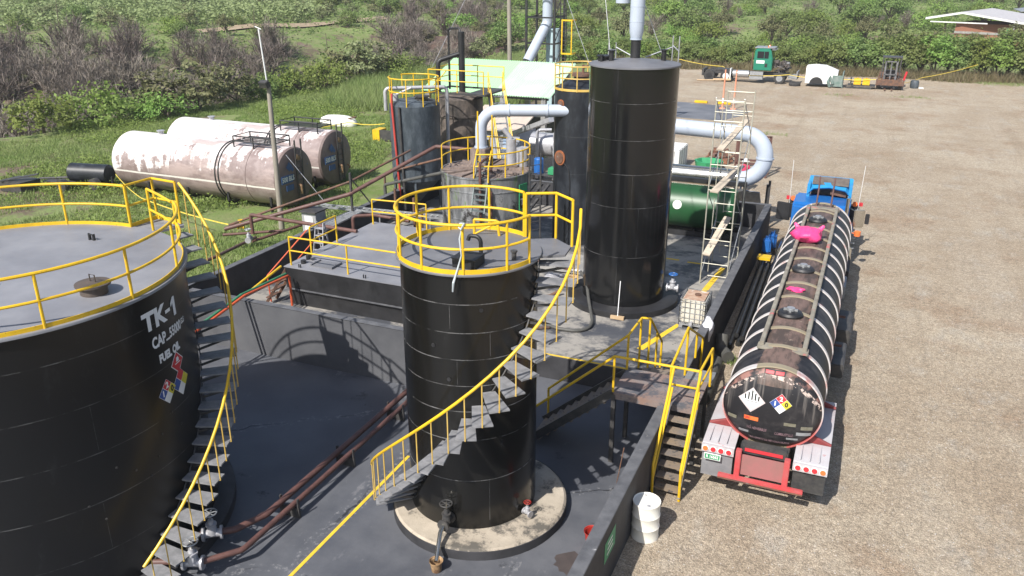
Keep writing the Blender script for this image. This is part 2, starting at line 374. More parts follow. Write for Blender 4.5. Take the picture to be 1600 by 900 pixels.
def wavy(pts, amp, step=1.2):
    out = []
    for i, p in enumerate(pts):
        q = pts[(i+1) % len(pts)]; l = hypot(q[0]-p[0], q[1]-p[1]); a = p[2] if len(p) > 2 else 1
        n = max(1, int(l/step)); nx_, ny_ = -(q[1]-p[1])/l, (q[0]-p[0])/l
        for k in range(n):
            t = k/n; x, y = p[0]+(q[0]-p[0])*t, p[1]+(q[1]-p[1])*t; d = a*amp*(wob(x, y, 2.3)*1.6+rnd.uniform(-.3, .3)); out.append((x+nx_*d, y+ny_*d))
    return out
yp = [(-3.46,-30,0),(-3.46,36.35,0),(-18.5,36.35,.3),(-18.2,46,.6),(-17.6,60,.8),(-23,78,1),(-27.5,98.6,1),(10,100,1),(46,98.5,1),(62,20,1),(50,-30,0)]
o = struct('gravel_yard', MB().add([(x, y, .012) for x, y in wavy(yp, .5)], []), M['gravel'], smooth=0)
bmx = bmesh.new(); vs_ = [bmx.verts.new((x, y, .012)) for x, y in wavy(yp, .5)]; f_ = bmx.faces.new(vs_); bmesh.ops.triangulate(bmx, faces=[f_])
for f__ in bmx.faces:
    if f__.normal.z < 0: f__.normal_flip()
bmx.to_mesh(o.data); bmx.free()
def floor_mat():
    m, n, L, b, co = base('tar_painted_floor', .62, 0, .4)
    c = mixc(n, L, ramp(n, L, noise(n, L, co, .5, 7, .65), .38, .62), (.072,.076,.088), (.112,.116,.129))
    c = mixc(n, L, ramp(n, L, noise(n, L, co, 1.7, 8, .75, (1, .5, 1)), .62, .72), c, (.17,.17,.18))
    c = mixc(n, L, ramp(n, L, noise(n, L, co, 6.5, 6, .75), .71, .75), c, (.40,.39,.38))
    c = mixc(n, L, ramp(n, L, noise(n, L, co, .9, 6, .7), .64, .70), c, (.045,.048,.055))
    vd = n.new('ShaderNodeTexVoronoi'); vd.feature = 'DISTANCE_TO_EDGE'; vd.inputs['Scale'].default_value = .16; vd.inputs['Randomness'].default_value = .8
    wv = n.new('ShaderNodeVectorMath'); wv.operation = 'MULTIPLY_ADD'; nn_ = n.new('ShaderNodeTexNoise'); nn_.inputs['Scale'].default_value = 1.5; L.new(co, nn_.inputs['Vector']); L.new(nn_.outputs['Color'], wv.inputs[0]); wv.inputs[1].default_value = (.5,.5,0); L.new(co, wv.inputs[2]); L.new(wv.outputs[0], vd.inputs['Vector'])
    cr = math_(n, L, 'MULTIPLY', math_(n, L, 'LESS_THAN', vd.outputs['Distance'], .0035), ramp(n, L, noise(n, L, co, .8, 3), .42, .58)); c = mixc(n, L, cr, c, (.028,.03,.035))
    c = mixc(n, L, math_(n, L, 'MULTIPLY', math_(n, L, 'MULTIPLY', math_(n, L, 'LESS_THAN', vd.outputs['Distance'], .02), ramp(n, L, noise(n, L, co, 8, 5, .75), .54, .62)), .6), c, (.24,.24,.245))
    L.new(c, b.inputs['Base Color']); L.new(math_(n, L, 'MULTIPLY_ADD', noise(n, L, co, 2, 4), .4, .40), b.inputs['Roughness'])
    bump(n, L, b, noise(n, L, co, 9, 8, .7), .25, .02); return m
M['floor'] = floor_mat()
def deck_mat():
    m, n, L, b, co = base('oil_stained_deck', .6, 0, .4)
    c = mixc(n, L, ramp(n, L, noise(n, L, co, .35, 7, .68), .46, .60), (.060,.064,.075), (.10,.102,.108))
    c = mixc(n, L, ramp(n, L, noise(n, L, co, .42, 8, .75, (1, 1.3, 1)), .45, .55), c, (.30,.28,.25))
    c = mixc(n, L, ramp(n, L, noise(n, L, co, 2.6, 8, .8), .60, .70), c, (.025,.026,.03))
    L.new(c, b.inputs['Base Color']); L.new(math_(n, L, 'MULTIPLY_ADD', noise(n, L, co, 1.2, 5), .9, .10), b.inputs['Roughness'])
    bump(n, L, b, noise(n, L, co, 7, 8, .7), .25, .02); return m
M['deck'] = deck_mat()
ZF = -.35
struct('pit_floor', MB().prism([(-19.5,-14),(-3.55,-14),(-3.55,20.7),(-9.2,20.7),(-9.2,18.7),(-19.5,18.7)], -.6, ZF), M['floor'], smooth=0)
struct('process_deck', MB().prism([(-9.2,20.72),(-3.55,20.72),(-3.55,36.2),(-9.2,36.2)], -.6, .4).prism([(-19.5,18.82),(-9.203,18.82),(-9.203,36.2),(-19.5,36.2)], -.6, .34), M['deck'], smooth=0)
top('floor_stripe', MB().box(-9.49,-9.41,5,15.35,ZF+.002,ZF+.006), M['stripe'], 'yellow painted line running straight across the dark pit floor', 'floor marking', smooth=0)
top('floor_stripe', MB().box(-8.9,-3.6,20.725,20.80,.402,.407), M['stripe'], 'thin yellow line along the raised deck edge above the inner stairs', 'floor marking', smooth=0)
top('floor_stripe', MB().add([(-5.45,22.2,.406),(-5.25,22.15,.406),(-4.62,24.4,.406),(-4.75,24.5,.406)], [(0,1,2,3)]), M['stripe'], 'short yellow stripe on the deck leading up to the white tote', 'floor marking', smooth=0)
top('floor_stripe', MB().add([(-4.72,26.2,.406),(-4.5,26.15,.406),(-4.2,30.4,.406),(-4.4,30.45,.406)], [(0,1,2,3)]), M['stripe'], 'worn yellow stripe on the deck under the scaffold tower', 'floor marking', smooth=0)
for i, (x, y) in enumerate([(-6.6,30.6),(-5.7,30.5)]):
    top('floor_stripe', MB().box(x,x+.55,y,y+.13,.402,.407), M['stripe'], ['short yellow dash on the dark deck nearest the tall black tank','short yellow dash on the dark deck nearer the scaffold tower'][i], 'floor marking', smooth=0)
top('deck_retaining_wall', MB().box(-9.17,-3.61,20.68,20.715,ZF,.395).box(-9.19,-9.155,18.83,20.68,ZF,.395), M['black_wall'], 'black retaining face under the yellow-lined deck edge behind the inner stairs', 'wall', smooth=0)
# bund walls
def wall(label, x0, x1, y0, y1, z0, z1, m):
    t = thing('bund_wall', label, 'wall', ((x0+x1)/2, (y0+y1)/2, z0))
    MB().box(x0, x1, y0, y1, z0, z1-.02).build('wall_body', m, t, smooth=0)
    MB().box(x0-.012, x1+.012, y0-.012, y1+.012, z1-.018, z1).build('wall_cap', M['wall_top'], t, smooth=0, bev=.01)
    return t
wr = wall('long black bund wall with scuffed grey top beside the gravel yard', -3.60, -3.36, -10, 36.4, -.55, 1.5, M['black_wall'])
MB().add([(-3.352,12.15,.72),(-3.352,12.85,.72),(-3.352,12.85,1.18),(-3.352,12.15,1.18)],[(0,1,2,3)]).build('green_sign', M['sign_green'], wr, smooth=0)
tx = MB()
for k in range(3): tx.add([(-3.348,12.3+.02*k,.82+.11*k),(-3.348,12.7-.03*k,.82+.11*k),(-3.348,12.7-.03*k,.86+.11*k),(-3.348,12.3+.02*k,.86+.11*k)],[(0,1,2,3)])
tx.build('sign_lines', M['white'], wr, smooth=0)
wall('black bund wall along the grass on the far left of the platform', -19.7, -19.46, 5, 36.4, -.55, 1.5, M['black_wall'])
wall('grey dividing wall in front of the flat platform tank catching railing shadows', -19.45, -9.2, 18.6, 18.82, -.55, 1.42, M['wall_grey'])
wall('black end wall closing the deck behind the green tank', -19.45, -3.61, 36.2, 36.4, -.55, 1.5, M['black_wall'])
# ------------------------------------------------------------ railings and spiral stairs
def ring_rail(parent, cx, cy, R, a0, a1, z, posts, name='railing', h=1.0, mt='yellow', r=.028, toe=.09):
    mb = MB(); n = max(8, int((a1-a0)/4)); A = [radians(a0+(a1-a0)*k/n) for k in range(n+1)]
    for zz, rr in ((h, r*1.12), (h*.52, r)): mb.tube([(cx+R*cos(a), cy+R*sin(a), z+zz) for a in A], rr, 8)
    if toe:
        for (ra, rb) in ((R-.008, R+.008),):
            mb.loft([[(cx+q*cos(a), cy+q*sin(a), z+zz) for q, zz in ((ra,.01),(rb,.01),(rb,.01+toe),(ra,.01+toe))] for a in A])
    for p in posts:
        a = radians(p); mb.cyl((cx+R*cos(a), cy+R*sin(a), z), (cx+R*cos(a), cy+R*sin(a), z+h), r, 8)
    return mb.build(name, M[mt], parent)
def rail_line(mb, pts, h=1.0, r=.03, mid=True, posts=None):
    P = [Vector(p) for p in pts]; up = Vector((0, 0, h))
    mb.tube([p+up for p in P], r, 8)
    if mid: mb.tube([p+up*.52 for p in P], r*.9, 8)
    for p in (posts or P): mb.cyl(p, Vector(p)+up, r, 8)
def spiral(parent, cx, cy, Rt, Ro, a0, z0, a1, z1, n, hr=1.0, post_every=1, tread_m='tread', rail_r=.031):
    st = MB(); pts_o = []; pts_i = []
    for k in range(n+1):
        a = radians(a0+(a1-a0)*k/n); z = z0+(z1-z0)*k/n
        pts_i.append((cx+(Rt+.03)*cos(a), cy+(Rt+.03)*sin(a), z-.10))
    st.tube(pts_i, .018, 4)
    s = None; br = MB(); Ls = []
    da = (a1-a0)/n
    for k in range(n):
        a = radians(a0+da*(k+.5)); z = z0+(z1-z0)*(k+.5)/n
        br.beam((cx+Rt*cos(a), cy+Rt*sin(a), z-.22), (cx+Ro*.97*cos(a), cy+Ro*.97*sin(a), z-.05), .03, .05)
    s = st.add(br.v, br.f).build('spiral_staircase', M['steel_dark'], parent)
    for k in range(n):
        lo, hi = radians(a0+da*(k-.10)), radians(a0+da*(k+1.15)); z = z0+(z1-z0)*(k+.5)/n
        t = MB(); ring = [(Rt+.02, lo), (Ro, lo), (Ro, hi), (Rt+.02, hi)]
        P = [(cx+r*cos(a), cy+r*sin(a)) for r, a in ring]
        t.prism(P, z-.035, z).build('tread', M[tread_m], s, smooth=0)
    h = MB(); rl = []
    for k in range(n+1):
        a = radians(a0+da*k); z = z0+(z1-z0)*k/n
        rl.append((cx+(Ro+.02)*cos(a), cy+(Ro+.02)*sin(a), z+hr))
    h.tube(rl, rail_r, 8)
    h.build('handrail', M['yellow'], s)
    b = MB()
    for k in range(0, n, post_every):
        a = radians(a0+da*(k+.5)); z = z0+(z1-z0)*(k+.5)/n; x, y = cx+(Ro+.02)*cos(a), cy+(Ro+.02)*sin(a)
        xi, yi = cx+(Ro-.10)*cos(a), cy+(Ro-.10)*sin(a)
        b.tube([(xi, yi, z-.02), (x, y, z-.02), (x, y, z+hr)], .014, 6)
    b.build('balusters', M['pale_yellow'], s)
    return s
def placard(mb_by, cx, cy, R, ang, z, s, fields):
    pass
# ---- TK-1 storage tank
C1 = (-15.3, 9.95); R1 = 3.42; Z1 = 5.5
t1 = thing('storage_tank', 'huge black storage tank lettered TK-1 at the left with grey roof and yellow railing', 'storage tank', (*C1, ZF))
M['tk1'] = tank_paint('black_tank_paint', [1.17,2.24,3.24,4.23,5.2], (.008,.008,.0085), .30, (.034,.035,.037), .70, (.20,.20,.20), [(-60,.1,1.17),(-20,1.2,2.2),(-52,2.3,3.2),(-18,3.3,4.2),(-62,4.3,5.2)], R1)
MB().lathe([(R1,-.35),(R1,Z1-.03)], *C1, 128).build('shell', M['tk1'], t1)
MB().lathe([(3.80,ZF),(3.80,-.12),(3.74,-.08),(3.43,-.08)], *C1, 96).build('base_curb', M['black_wall'], t1)
MB().lathe([(0,Z1+.16),(3.49,Z1+.02),(3.50,Z1),(3.50,Z1-.03),(3.42,Z1-.03)], *C1, 128).build('tank_roof', M['roof_grey'], t1)
ring_rail(t1, *C1, 3.42, 92, 92+352-28, Z1, [92+(324)*k/12 for k in range(13)])
# landing
ld_ = MB().prism([(-15.45,13.40),(-14.72,13.40),(-14.45,14.02),(-14.55,14.12),(-15.42,14.2)], Z1-.06, Z1)
ld_.build('stair_landing', M['tread'], t1, smooth=0)
lr = MB(); rail_line(lr, [(-15.44,13.40,Z1),(-15.42,14.18,Z1),(-14.62,14.10,Z1)]); rail_line(lr, [(-14.74,13.38,Z1),(-14.1,13.1,Z1),(-13.4,12.75,Z1)], posts=[(-14.74,13.38,Z1)])
for a, b in (((-15.44,13.40),(-15.42,14.18)),((-15.42,14.18),(-14.62,14.10))): lr.beam((*a,Z1+.05),(*b,Z1+.05),.012,.09)
lr.build('landing_rail', M['yellow'], t1)
spiral(t1, *C1, R1, 4.2, -17, ZF, 79, Z1-.05, 22, 1.05)
mh = MB().lathe([(.30,Z1+.05),(.30,Z1+.18)], -12.9, 9.9, 28).lathe([(.36,Z1+.18),(.36,Z1+.22),(0,Z1+.24)], -12.9, 9.9, 28)
mhx = MB()
def roofz(x, y): return Z1+.16-.14*hypot(x-C1[0], y-C1[1])/3.49
mx, my = -12.70, 9.95; q = roofz(mx, my)
mh = MB().lathe([(.24,q-.03),(.24,q+.16)], mx, my, 28).lathe([(0,q+.16),(.31,q+.16),(.31,q+.20),(.1,q+.23),(0,q+.23)], mx, my, 28).tube([(mx-.05,my,q+.2),(mx-.05,my,q+.36),(mx+.08,my,q+.36),(mx+.08,my,q+.2)],.012,6)
mh.build('manhole', mat('dusty_brown_steel', (.10,.075,.06), (.06,.05,.045), .7, scale=4), t1)
for (x, y) in ((-14.7,9.3),(-15.37,12.2)):
    q = roofz(x, y); MB().tube([(x,y,q-.02),(x,y,q+.13),(x+.12,y,q+.13),(x+.12,y,q-.02)],.035,8).build('roof_lug', M['black'] if y > 9 else M['rust_steel'], t1)
# lettering and placards on the shell
RT = R1+.012
lt = MB(); text_cyl(lt, 'TK', .50, *C1, RT, 9.3, 4.93, 1.05, .022)
for poly in ([(-.09,-.03),(.09,-.03),(.09,.04),(-.09,.04)],): patch_cyl(lt, poly, *C1, RT, 16.4, 4.93)
patch_cyl(lt, [(-.02,-.19),(.08,-.19),(.08,.20),(-.0,.20),(-.10,.10),(-.10,.02),(-.02,.08)], *C1, RT, 20.3, 4.93); lt.build('tank_number', M['text'], t1, smooth=0)
lt = MB(); text_cyl(lt, 'CAP', .31, *C1, RT, 9.7, 4.47, .72, .012); patch_cyl(lt, [(-.07,-.10),(.07,-.10),(.07,-.06),(-.07,-.06)], *C1, RT, 14.3, 4.47)
text_cyl(lt, '55000', .275, *C1, RT, 19.4, 4.47, .70, .010); text_cyl(lt, 'GLS', .16, *C1, RT, 25.3, 4.50, .66, .005); lt.build('capacity_lettering', M['text'], t1, smooth=0)
lt = MB(); text_cyl(lt, 'FUEL OIL', .225, *C1, RT, 14.3, 4.10, .80, .014); lt.build('contents_lettering', M['text'], t1, smooth=0)
def dia(s, k=1): return [(0,-s),(s*k,0),(0,s),(-s*k,0)]
def placard_nfpa(parent, put, s, fill=(2,0,1)):
    w_ = MB(); put(w_, dia(s), 0); p = w_.build('hazard_placard', M['text'], parent, smooth=0)
    for nm, mt, cx_, cy_ in (('red_field','sign_red',0,.5),('blue_field','sign_blue',-.5,0),('yellow_field','sign_yellow',.5,0)):
        q_ = MB(); put(q_, [(x+cx_*s, y+cy_*s) for x, y in dia(s*.47)], .003); q_.build(nm, M[mt], p, smooth=0)
    return p
def put_cyl(ang, z):
    return lambda mb, poly, e: patch_cyl(mb, poly, *C1, RT+e, ang, z)
w_ = MB(); patch_cyl(w_, dia(.24), *C1, RT, 17.2, 3.80); p_ = w_.build('flame_placard', M['text'], t1, smooth=0)
w_ = MB(); patch_cyl(w_, dia(.215), *C1, RT+.003, 17.2, 3.80); w_.build('red_field', M['sign_red'], p_, smooth=0)
w_ = MB(); patch_cyl(w_, [(-.05,.02),(.05,.02),(.06,.07),(.02,.13),(0,.10),(-.03,.12)], *C1, RT+.006, 17.2, 3.80); patch_cyl(w_, [(-.1,-.02),(.1,-.02),(.1,.0),(-.1,.0)], *C1, RT+.006, 17.2, 3.80); w_.build('flame_mark', M['text'], p_, smooth=0)
placard_nfpa(t1, put_cyl(17.6, 3.36), .31)
p_ = placard_nfpa(t1, put_cyl(9.6, 3.38), .27)
dg_ = MB(); text_cyl(dg_, '2', .17, *C1, RT+.006, 9.6, 3.38+.135, 1, .008); text_cyl(dg_, '1', .17, *C1, RT+.006, 9.6-2.26, 3.38, 1, .008); dg_.build('placard_digits', M['text'], p_, smooth=0)
dg_ = MB(); text_cyl(dg_, '0', .17, *C1, RT+.006, 9.6+2.26, 3.38, 1, .008); dg_.build('placard_zero', M['ink'], p_, smooth=0)
for (a, z) in ((-8,2.2),(-3,1.9),(4,2.6),(-14,2.45),(1,2.2),(10,2.9),(-20,1.5),(-24,1.9),(14,2.5)):
    a = radians(a); MB().disc((C1[0]+(R1+.006)*cos(a), C1[1]+(R1+.006)*sin(a), z), .022, (cos(a), sin(a), 0), 10, .02).build('weld_stud', M['steel_dark'], t1)
# outlet valves of TK-1 and pit pipework
def gate_valve(name, c, label, d=(0, 1, 0), s=1.0, wheel='galv', body='silver', up=(0, 0, 1)):
    c = Vector(c); d = Vector(d); up = Vector(up); t = thing(name, label, 'valve', c)
    MB().cyl(c-d*.16*s, c+d*.16*s, .075*s, 14).disc(c-d*.16*s, .13*s, d, 16, .04*s).disc(c+d*.16*s, .13*s, d, 16, .04*s).tube([c, c+up*.14*s, c+up*.2*s, c+up*.3*s], [.10*s, .085*s, .06*s, .05*s], 12).disc(c+up*.2*s, .10*s, up, 14, .03*s).build('valve_body', M[body], t)
    MB().cyl(c+up*.3*s, c+up*.48*s, .015*s, 8).build('valve_stem', M['chrome'], t)
    hw = MB(); q = up.orthogonal().normalized(); r = up.cross(q)
    hw.tube([c+up*.45*s+(q*cos(k*pi/9)+r*sin(k*pi/9))*.13*s for k in range(18)], .014*s, 6, closed=True)
    for k in range(3): hw.cyl(c+up*.45*s-(q*cos(k*pi/3)+r*sin(k*pi/3))*.13*s, c+up*.45*s+(q*cos(k*pi/3)+r*sin(k*pi/3))*.13*s, .01*s, 6)
    hw.build('handwheel', M[wheel], t); return t
gate_valve('gate_valve', (-11.45,10.62,.05), 'silver gate valve on the brown pit pipe farther from the camera', (.8,.6,0), 1.15)
gate_valve('gate_valve', (-11.15,9.75,.05), 'silver gate valve nearest the foot of the TK-1 staircase', (.9,.4,0), 1.15)
top('pit_pipe', MB().tube([(-11.9,10.3,.05),(-11.1,10.9,.05),(-10.82,11.6,.05),(-10.82,18.58,.05)],.075,12,fil=.3), M['brown_pipe'], 'thick brown pipe running along the pit floor to the dividing wall', 'pipe')
top('pit_pipe', MB().tube([(-11.9,9.45,.05),(-11.0,9.85,.05),(-10.55,10.5,.0),(-10.55,18.58,.0)],.065,12,fil=.3), M['brown_pipe'], 'brown pit pipe nearer the yellow floor line ending at the lower valve', 'pipe')
for k, y in enumerate((12.2,14.4,16.8)):
    top('pipe_support', MB().box(-10.95,-10.42,y-.03,y+.03,ZF,-.09).box(-10.93,-10.90,y-.03,y+.03,-.1,.14).box(-10.46,-10.43,y-.03,y+.03,-.1,.14), M['steel_dark'], ['dark steel bracket holding the two brown pit pipes, nearest the valves','dark steel bracket midway along the two brown pit pipes','dark steel bracket under the brown pit pipes nearest the dividing wall'][k], 'bracket', smooth=0)
for i, (nm, mt, dx) in enumerate((('red','orange_pipe',0),('green','green_pipe',-.14),('yellow','yellow',-.28))):
    pts = [(-17.25+dx*.3,20.9,.95),(-17.3+dx*.4,20.6,1.55),(-16.6+dx,18.55,1.75),(-15.2+dx,14.2,.7+0.1*i)]
    pts = [(-17.05+dx,20.75,.45),(-17.05+dx,20.75,1.55),(-17.0+dx,18.5,1.66),(-16.9+dx,13.75,1.0)] if i == 0 else [(-17.05+dx,20.75,1.58),(-17.0+dx,18.5,1.66),(-16.9+dx,13.75,1.0)] if i == 1 else [(-17.2+dx,20.9,1.75),(-17.1+dx,19.2,1.5)]
    top('colour_coded_pipe', MB().tube(pts,.042,8,fil=.12), M[mt], f'thin {nm if i else "orange-red"} pipe sloping over the dividing wall towards TK-1', 'pipe')
# ---- middle tank
C2 = (-7.15, 14.37); R2 = 1.42; Z2 = 5.75
pl = thing('tank_plinth', 'round stained concrete plinth under the slim black tank in the pit', 'plinth', (-6.95,14.3,ZF))
MB().lathe([(1.97,ZF),(1.97,-.14),(1.92,-.10),(0,-.08)], -6.95, 14.3, 64).build('concrete_slab', M['concrete'], pl)
MB().lathe([(1.972,ZF+.002),(1.985,ZF+.002),(1.985,-.135),(1.972,-.13)], -6.95, 14.3, 64).build('painted_side', M['black_wall'], pl)
t2 = thing('storage_tank', 'slim black tank on a round concrete plinth with a yellow spiral stair', 'storage tank', (*C2, -.1))
M['tk2'] = tank_paint('gloss_black_tank_paint', [1.22,2.21,2.88,3.46,4.04,4.62,5.22], (.008,.0078,.0072), .20, (.03,.03,.03), .70, (.34,.34,.34), [(-62,2.3,2.9),(-75,3.5,4.0),(-50,.2,1.2),(-80,4.7,5.2),(-48,4.1,4.6)], R2)
MB().lathe([(R2,-.1),(R2,Z2-.03)], *C2, 96).build('shell', M['tk2'], t2)
MB().lathe([(0,Z2+.05),(1.49,Z2+.01),(1.50,Z2),(1.50,Z2-.03),(1.42,Z2-.03)], *C2, 96).build('tank_roof', M['roof_dark'], t2)
ring_rail(t2, *C2, 1.46, 62, 62+288, Z2, [62,98,133,165,198,228,258,292,326,350], h=.98)
ldg = [(-6.45,15.62),(-5.85,15.95),(-5.35,15.55),(-5.28,15.0),(-5.72,14.72)]
MB().prism(ldg, Z2-.09, Z2-.04).build('stair_landing', M['roof_dark'], t2, smooth=0)
lr = MB(); rail_line(lr, [(-6.42,15.66,Z2-.04),(-5.84,15.95,Z2-.04),(-5.33,15.55,Z2-.04)]); lr.build('landing_rail', M['yellow'], t2)
spiral(t2, *C2, R2, 2.25, -148, -.12, 22, Z2-.06, 20, .95)
MB().box(-6.98,-6.50,13.28,13.75,Z2+.02,Z2+.20).box(-7.0,-6.48,13.26,13.77,Z2+.20,Z2+.22).build('roof_hatch', M['black'], t2, smooth=0, bev=.008)
MB().tube([(-6.75,14.1,Z2),(-6.75,14.1,Z2+.42),(-7.0,14.1,Z2+.42),(-7.03,14.1,Z2+.32)],.042,12,fil=.12).build('vent_gooseneck', M['black'], t2)
MB().tube([(-7.5,15.35,Z2),(-7.5,15.35,Z2+.35)],.03,8).tube([(-7.5,15.35,Z2+.35),(-7.0,15.45,Z2+.35),(-6.95,15.45,Z2)],.03,8,fil=.05).tube([(-7.5,15.35,Z2+.02),(-6.95,15.45,Z2+.34)],.022,6).build('hatch_guard', M['yellow'], t2)
MB().cyl((-6.05,14.15,Z2),(-6.05,14.15,Z2+.2),.05,10).disc((-6.05,14.15,Z2+.2),.07,(0,0,1),12,.03).build('roof_nozzle', M['steel_dark'], t2)
for (a, z) in ((-55,5.0),(-82,3.5),(-60,2.55),(-95,4.2)):
    a = radians(a); MB().disc((C2[0]+R2*cos(a), C2[1]+R2*sin(a), z), .04, (cos(a), sin(a), 0), 12, .04).build('weld_stud', M['black'], t2)
top('tie_rope', MB().tube([(-6.62,13.05,Z2+.97),(-6.66,13.0,Z2+.72),(-6.62,12.98,Z2+.40),(-6.72,12.96,Z2+.05),(-6.74,12.86,Z2-.12),(-6.78,12.9,Z2-.32)],[.014,.018,.014,.02,.026,.016],8).tube([(-6.66,13.05,Z2+1.0),(-6.55,12.99,Z2+1.03),(-6.6,12.95,Z2+.92),(-6.68,13.0,Z2+.95)],.022,8,closed=True), M['rope'], 'pale rope tied to the front railing of the slim tank and hanging down', 'rope')
# drain, bucket
gate_valve('drain_valve', (-7.02,12.78,.18), 'steel drain valve at the foot of the slim tank above the oily bucket', (0,1,0), 1.0, 'steel_dark', 'steel_dark')
top('drain_spout', MB().tube([(-7.02,12.66,.2),(-7.0,12.45,.12),(-6.82,11.92,-.16)],.05,12,fil=.1), M['chrome'], 'shiny steel spout sloping from the drain valve into the small bucket', 'pipe')
top('small_bucket', MB().lathe([(0,ZF+.01),(.10,ZF+.01),(.13,ZF+.25),(.145,ZF+.26),(.145,ZF+.24),(.115,ZF+.22),(.09,ZF+.08),(0,ZF+.08)], -6.80, 11.88, 24), M['bucket_rust'], 'oily beige bucket on the pit floor catching the drain spout', 'bucket')
gate_valve('drain_valve', (-5.62,13.9,.05), 'small valve lying low on the sunlit plinth at the right of the tank', (.9,-.4,0), .6, 'red', 'silver')
top('red_bucket', MB().lathe([(0,ZF+.01),(.13,ZF+.01),(.175,ZF+.37),(.19,ZF+.38),(.19,ZF+.36),(.16,ZF+.35),(.12,ZF+.1),(0,ZF+.1)], -4.12, 13.9, 28), M['red'], 'red open bucket on the pit floor against the bund wall', 'bucket')
def blot(cx, cy, z, r, n=22, k=.3, sy=1): return [(cx+r*(1+k*rnd.uniform(-1,1))*cos(2*pi*i/n), cy+sy*r*(1+k*rnd.uniform(-1,1))*sin(2*pi*i/n), z) for i in range(n)]
M['stain'] = mat('brown_oil_stain', (.055,.045,.042), (.075,.06,.055), .5)
top('oil_stain', MB().add(blot(-4.35,13.2,ZF+.004,.33,22,.16,1.1), [tuple(range(22))]), M['stain'], 'round brown oil stain on the pit floor in front of the red bucket', 'stain', smooth=0)
# ---- stile: outer stairs, landing, inner stairs
s_ = thing('access_stairs', 'steel access stairs with yellow rails climbing over the bund wall', 'stairs', (-3.4,17.6,0))
ZL = 1.62
MB().box(-4.75,-2.70,17.1,18.5,ZL-.06,ZL).box(-4.75,-4.69,17.1,18.5,ZL-.18,ZL-.06).box(-4.69,-2.76,17.1,17.16,ZL-.18,ZL-.06).build('landing', mat('worn_landing_plate', (.20,.185,.18), (.22,.14,.11), .6, scale=1.2, wear=(.09,.09,.10), wamt=.5, wscale=2), s_, smooth=0)
gt = MB()
for k in range(11): gt.box(-3.30,-2.62,18.5+.06*k,18.53+.06*k,ZL-.05,ZL-.01)
gt.build('grating', M['galv'], s_, smooth=0)
for k in range(7):
    z = ZL*(k+1)/8; y = 15.72+1.32*(k+.6)/8
    MB().box(-3.28,-2.70,y-.11,y+.13,z-.04,z).build('tread', mat('worn_tread', (.16,.14,.125), (.23,.17,.11), .7, scale=3, wear=(.06,.06,.065), wamt=.55, wscale=6) if k == 0 else M_tr, s_, smooth=0)
    if k == 0: M_tr = bpy.data.materials['worn_tread']
for x in (-3.31,-2.68): MB().beam((x,15.66,.05),(x,17.1,ZL-.05),.04,.16).build('stringer', M['steel_dark'], s_, smooth=0)
for (x, y) in ((-2.72,18.4),(-2.72,17.2)): MB().box(x-.04,x+.04,y-.04,y+.04,0,ZL-.06).build('support_post', M['steel_dark'], s_, smooth=0)
for (x, y) in ((-4.70,17.14),(-4.70,18.4)): MB().box(x-.05,x+.05,y-.05,y+.05,ZF,ZL-.06).build('support_post', M['steel_dark'], s_, smooth=0)
N_ = 10
for k in range(N_):
    z = ZF+(ZL-ZF)*(k+1)/(N_+1); x = -6.85+2.1*(k+.5)/N_
    MB().box(x-.11,x+.15,17.15,18.2,z-.035,z).build('tread', M_tr, s_, smooth=0)
for y in (17.12,18.23): MB().beam((-6.9,y,ZF+.1),(-4.72,y,ZL-.02),.04,.2).build('stringer', M['steel_dark'], s_, smooth=0)
rl = MB(); r_ = .032; H_ = .95
def poly_rail(mb, pts, posts, r=r_): mb.tube(pts, r, 8, fil=.05); [mb.cyl(p, q, r*.95, 8) for p, q in posts]
# inner stairs rails
poly_rail(rl, [(-6.85,17.12,ZF+.15),(-6.85,17.12,ZF+1.0),(-4.72,17.12,ZL+H_),(-2.72,17.12,ZL+H_)], [((-4.72,17.12,ZL),(-4.72,17.12,ZL+H_)),((-3.36,17.12,ZL),(-3.36,17.12,ZL+H_))])
poly_rail(rl, [(-6.8,18.25,ZF+.2),(-6.8,18.25,ZF+1.05),(-4.75,18.4,ZL+H_),(-4.72,19.6,ZL+H_),(-4.5,19.65,ZL+H_),(-4.45,21.0,.4+H_),(-4.45,21.0,.4)], [((-4.74,18.4,ZL-.3),(-4.74,18.4,ZL+H_)),((-4.72,19.55,.6),(-4.72,19.55,ZL+H_)),((-4.5,19.65,.6),(-4.5,19.65,ZL+H_)),((-4.46,20.4,.5),(-4.46,20.4,.9+H_))])
# short descending rail on the wall side
poly_rail(rl, [(-3.36,17.12,ZL+H_),(-3.36,18.9,ZL+H_+.25),(-3.30,20.9,.75+H_),(-3.32,20.9,.75)], [((-3.36,18.9,1.5),(-3.36,18.9,ZL+H_+.25)),((-3.32,20.0,1.5),(-3.32,20.0,1.2+H_))])
# outer rails
poly_rail(rl, [(-2.70,17.12,ZL+H_),(-2.66,18.5,ZL+H_),(-2.66,18.5,ZL-.1)], [((-2.70,17.12,ZL-.1),(-2.70,17.12,ZL+H_))])
rl.tube([(-3.36,17.12,ZL+.5),(-2.70,17.12,ZL+.5),(-2.66,18.5,ZL+.5)],.026,8)
for x in (-3.30,-2.68):
    rl.tube([(x,15.66,.02),(x,15.60,.85),(x,17.12,ZL+H_)],r_,8,fil=.06); rl.tube([(x,15.64,.45),(x,17.12,ZL+.42)],.028,8)
rl.build('yellow_rails', M['yellow'], s_)
# short steps down to the deck
for k in range(4):
    z = .4+(ZL-.4)*(k+1)/5; y = 20.7-2.1*(k+.5)/4
    MB().box(-4.5,-3.66,y-.2,y+.3,z-.035,z).build('tread', M_tr, s_, smooth=0)
for x in (-4.52,-3.64): MB().beam((x,20.9,.45),(x,18.5,ZL-.05),.03,.14).build('stringer', M['steel_dark'], s_, smooth=0)
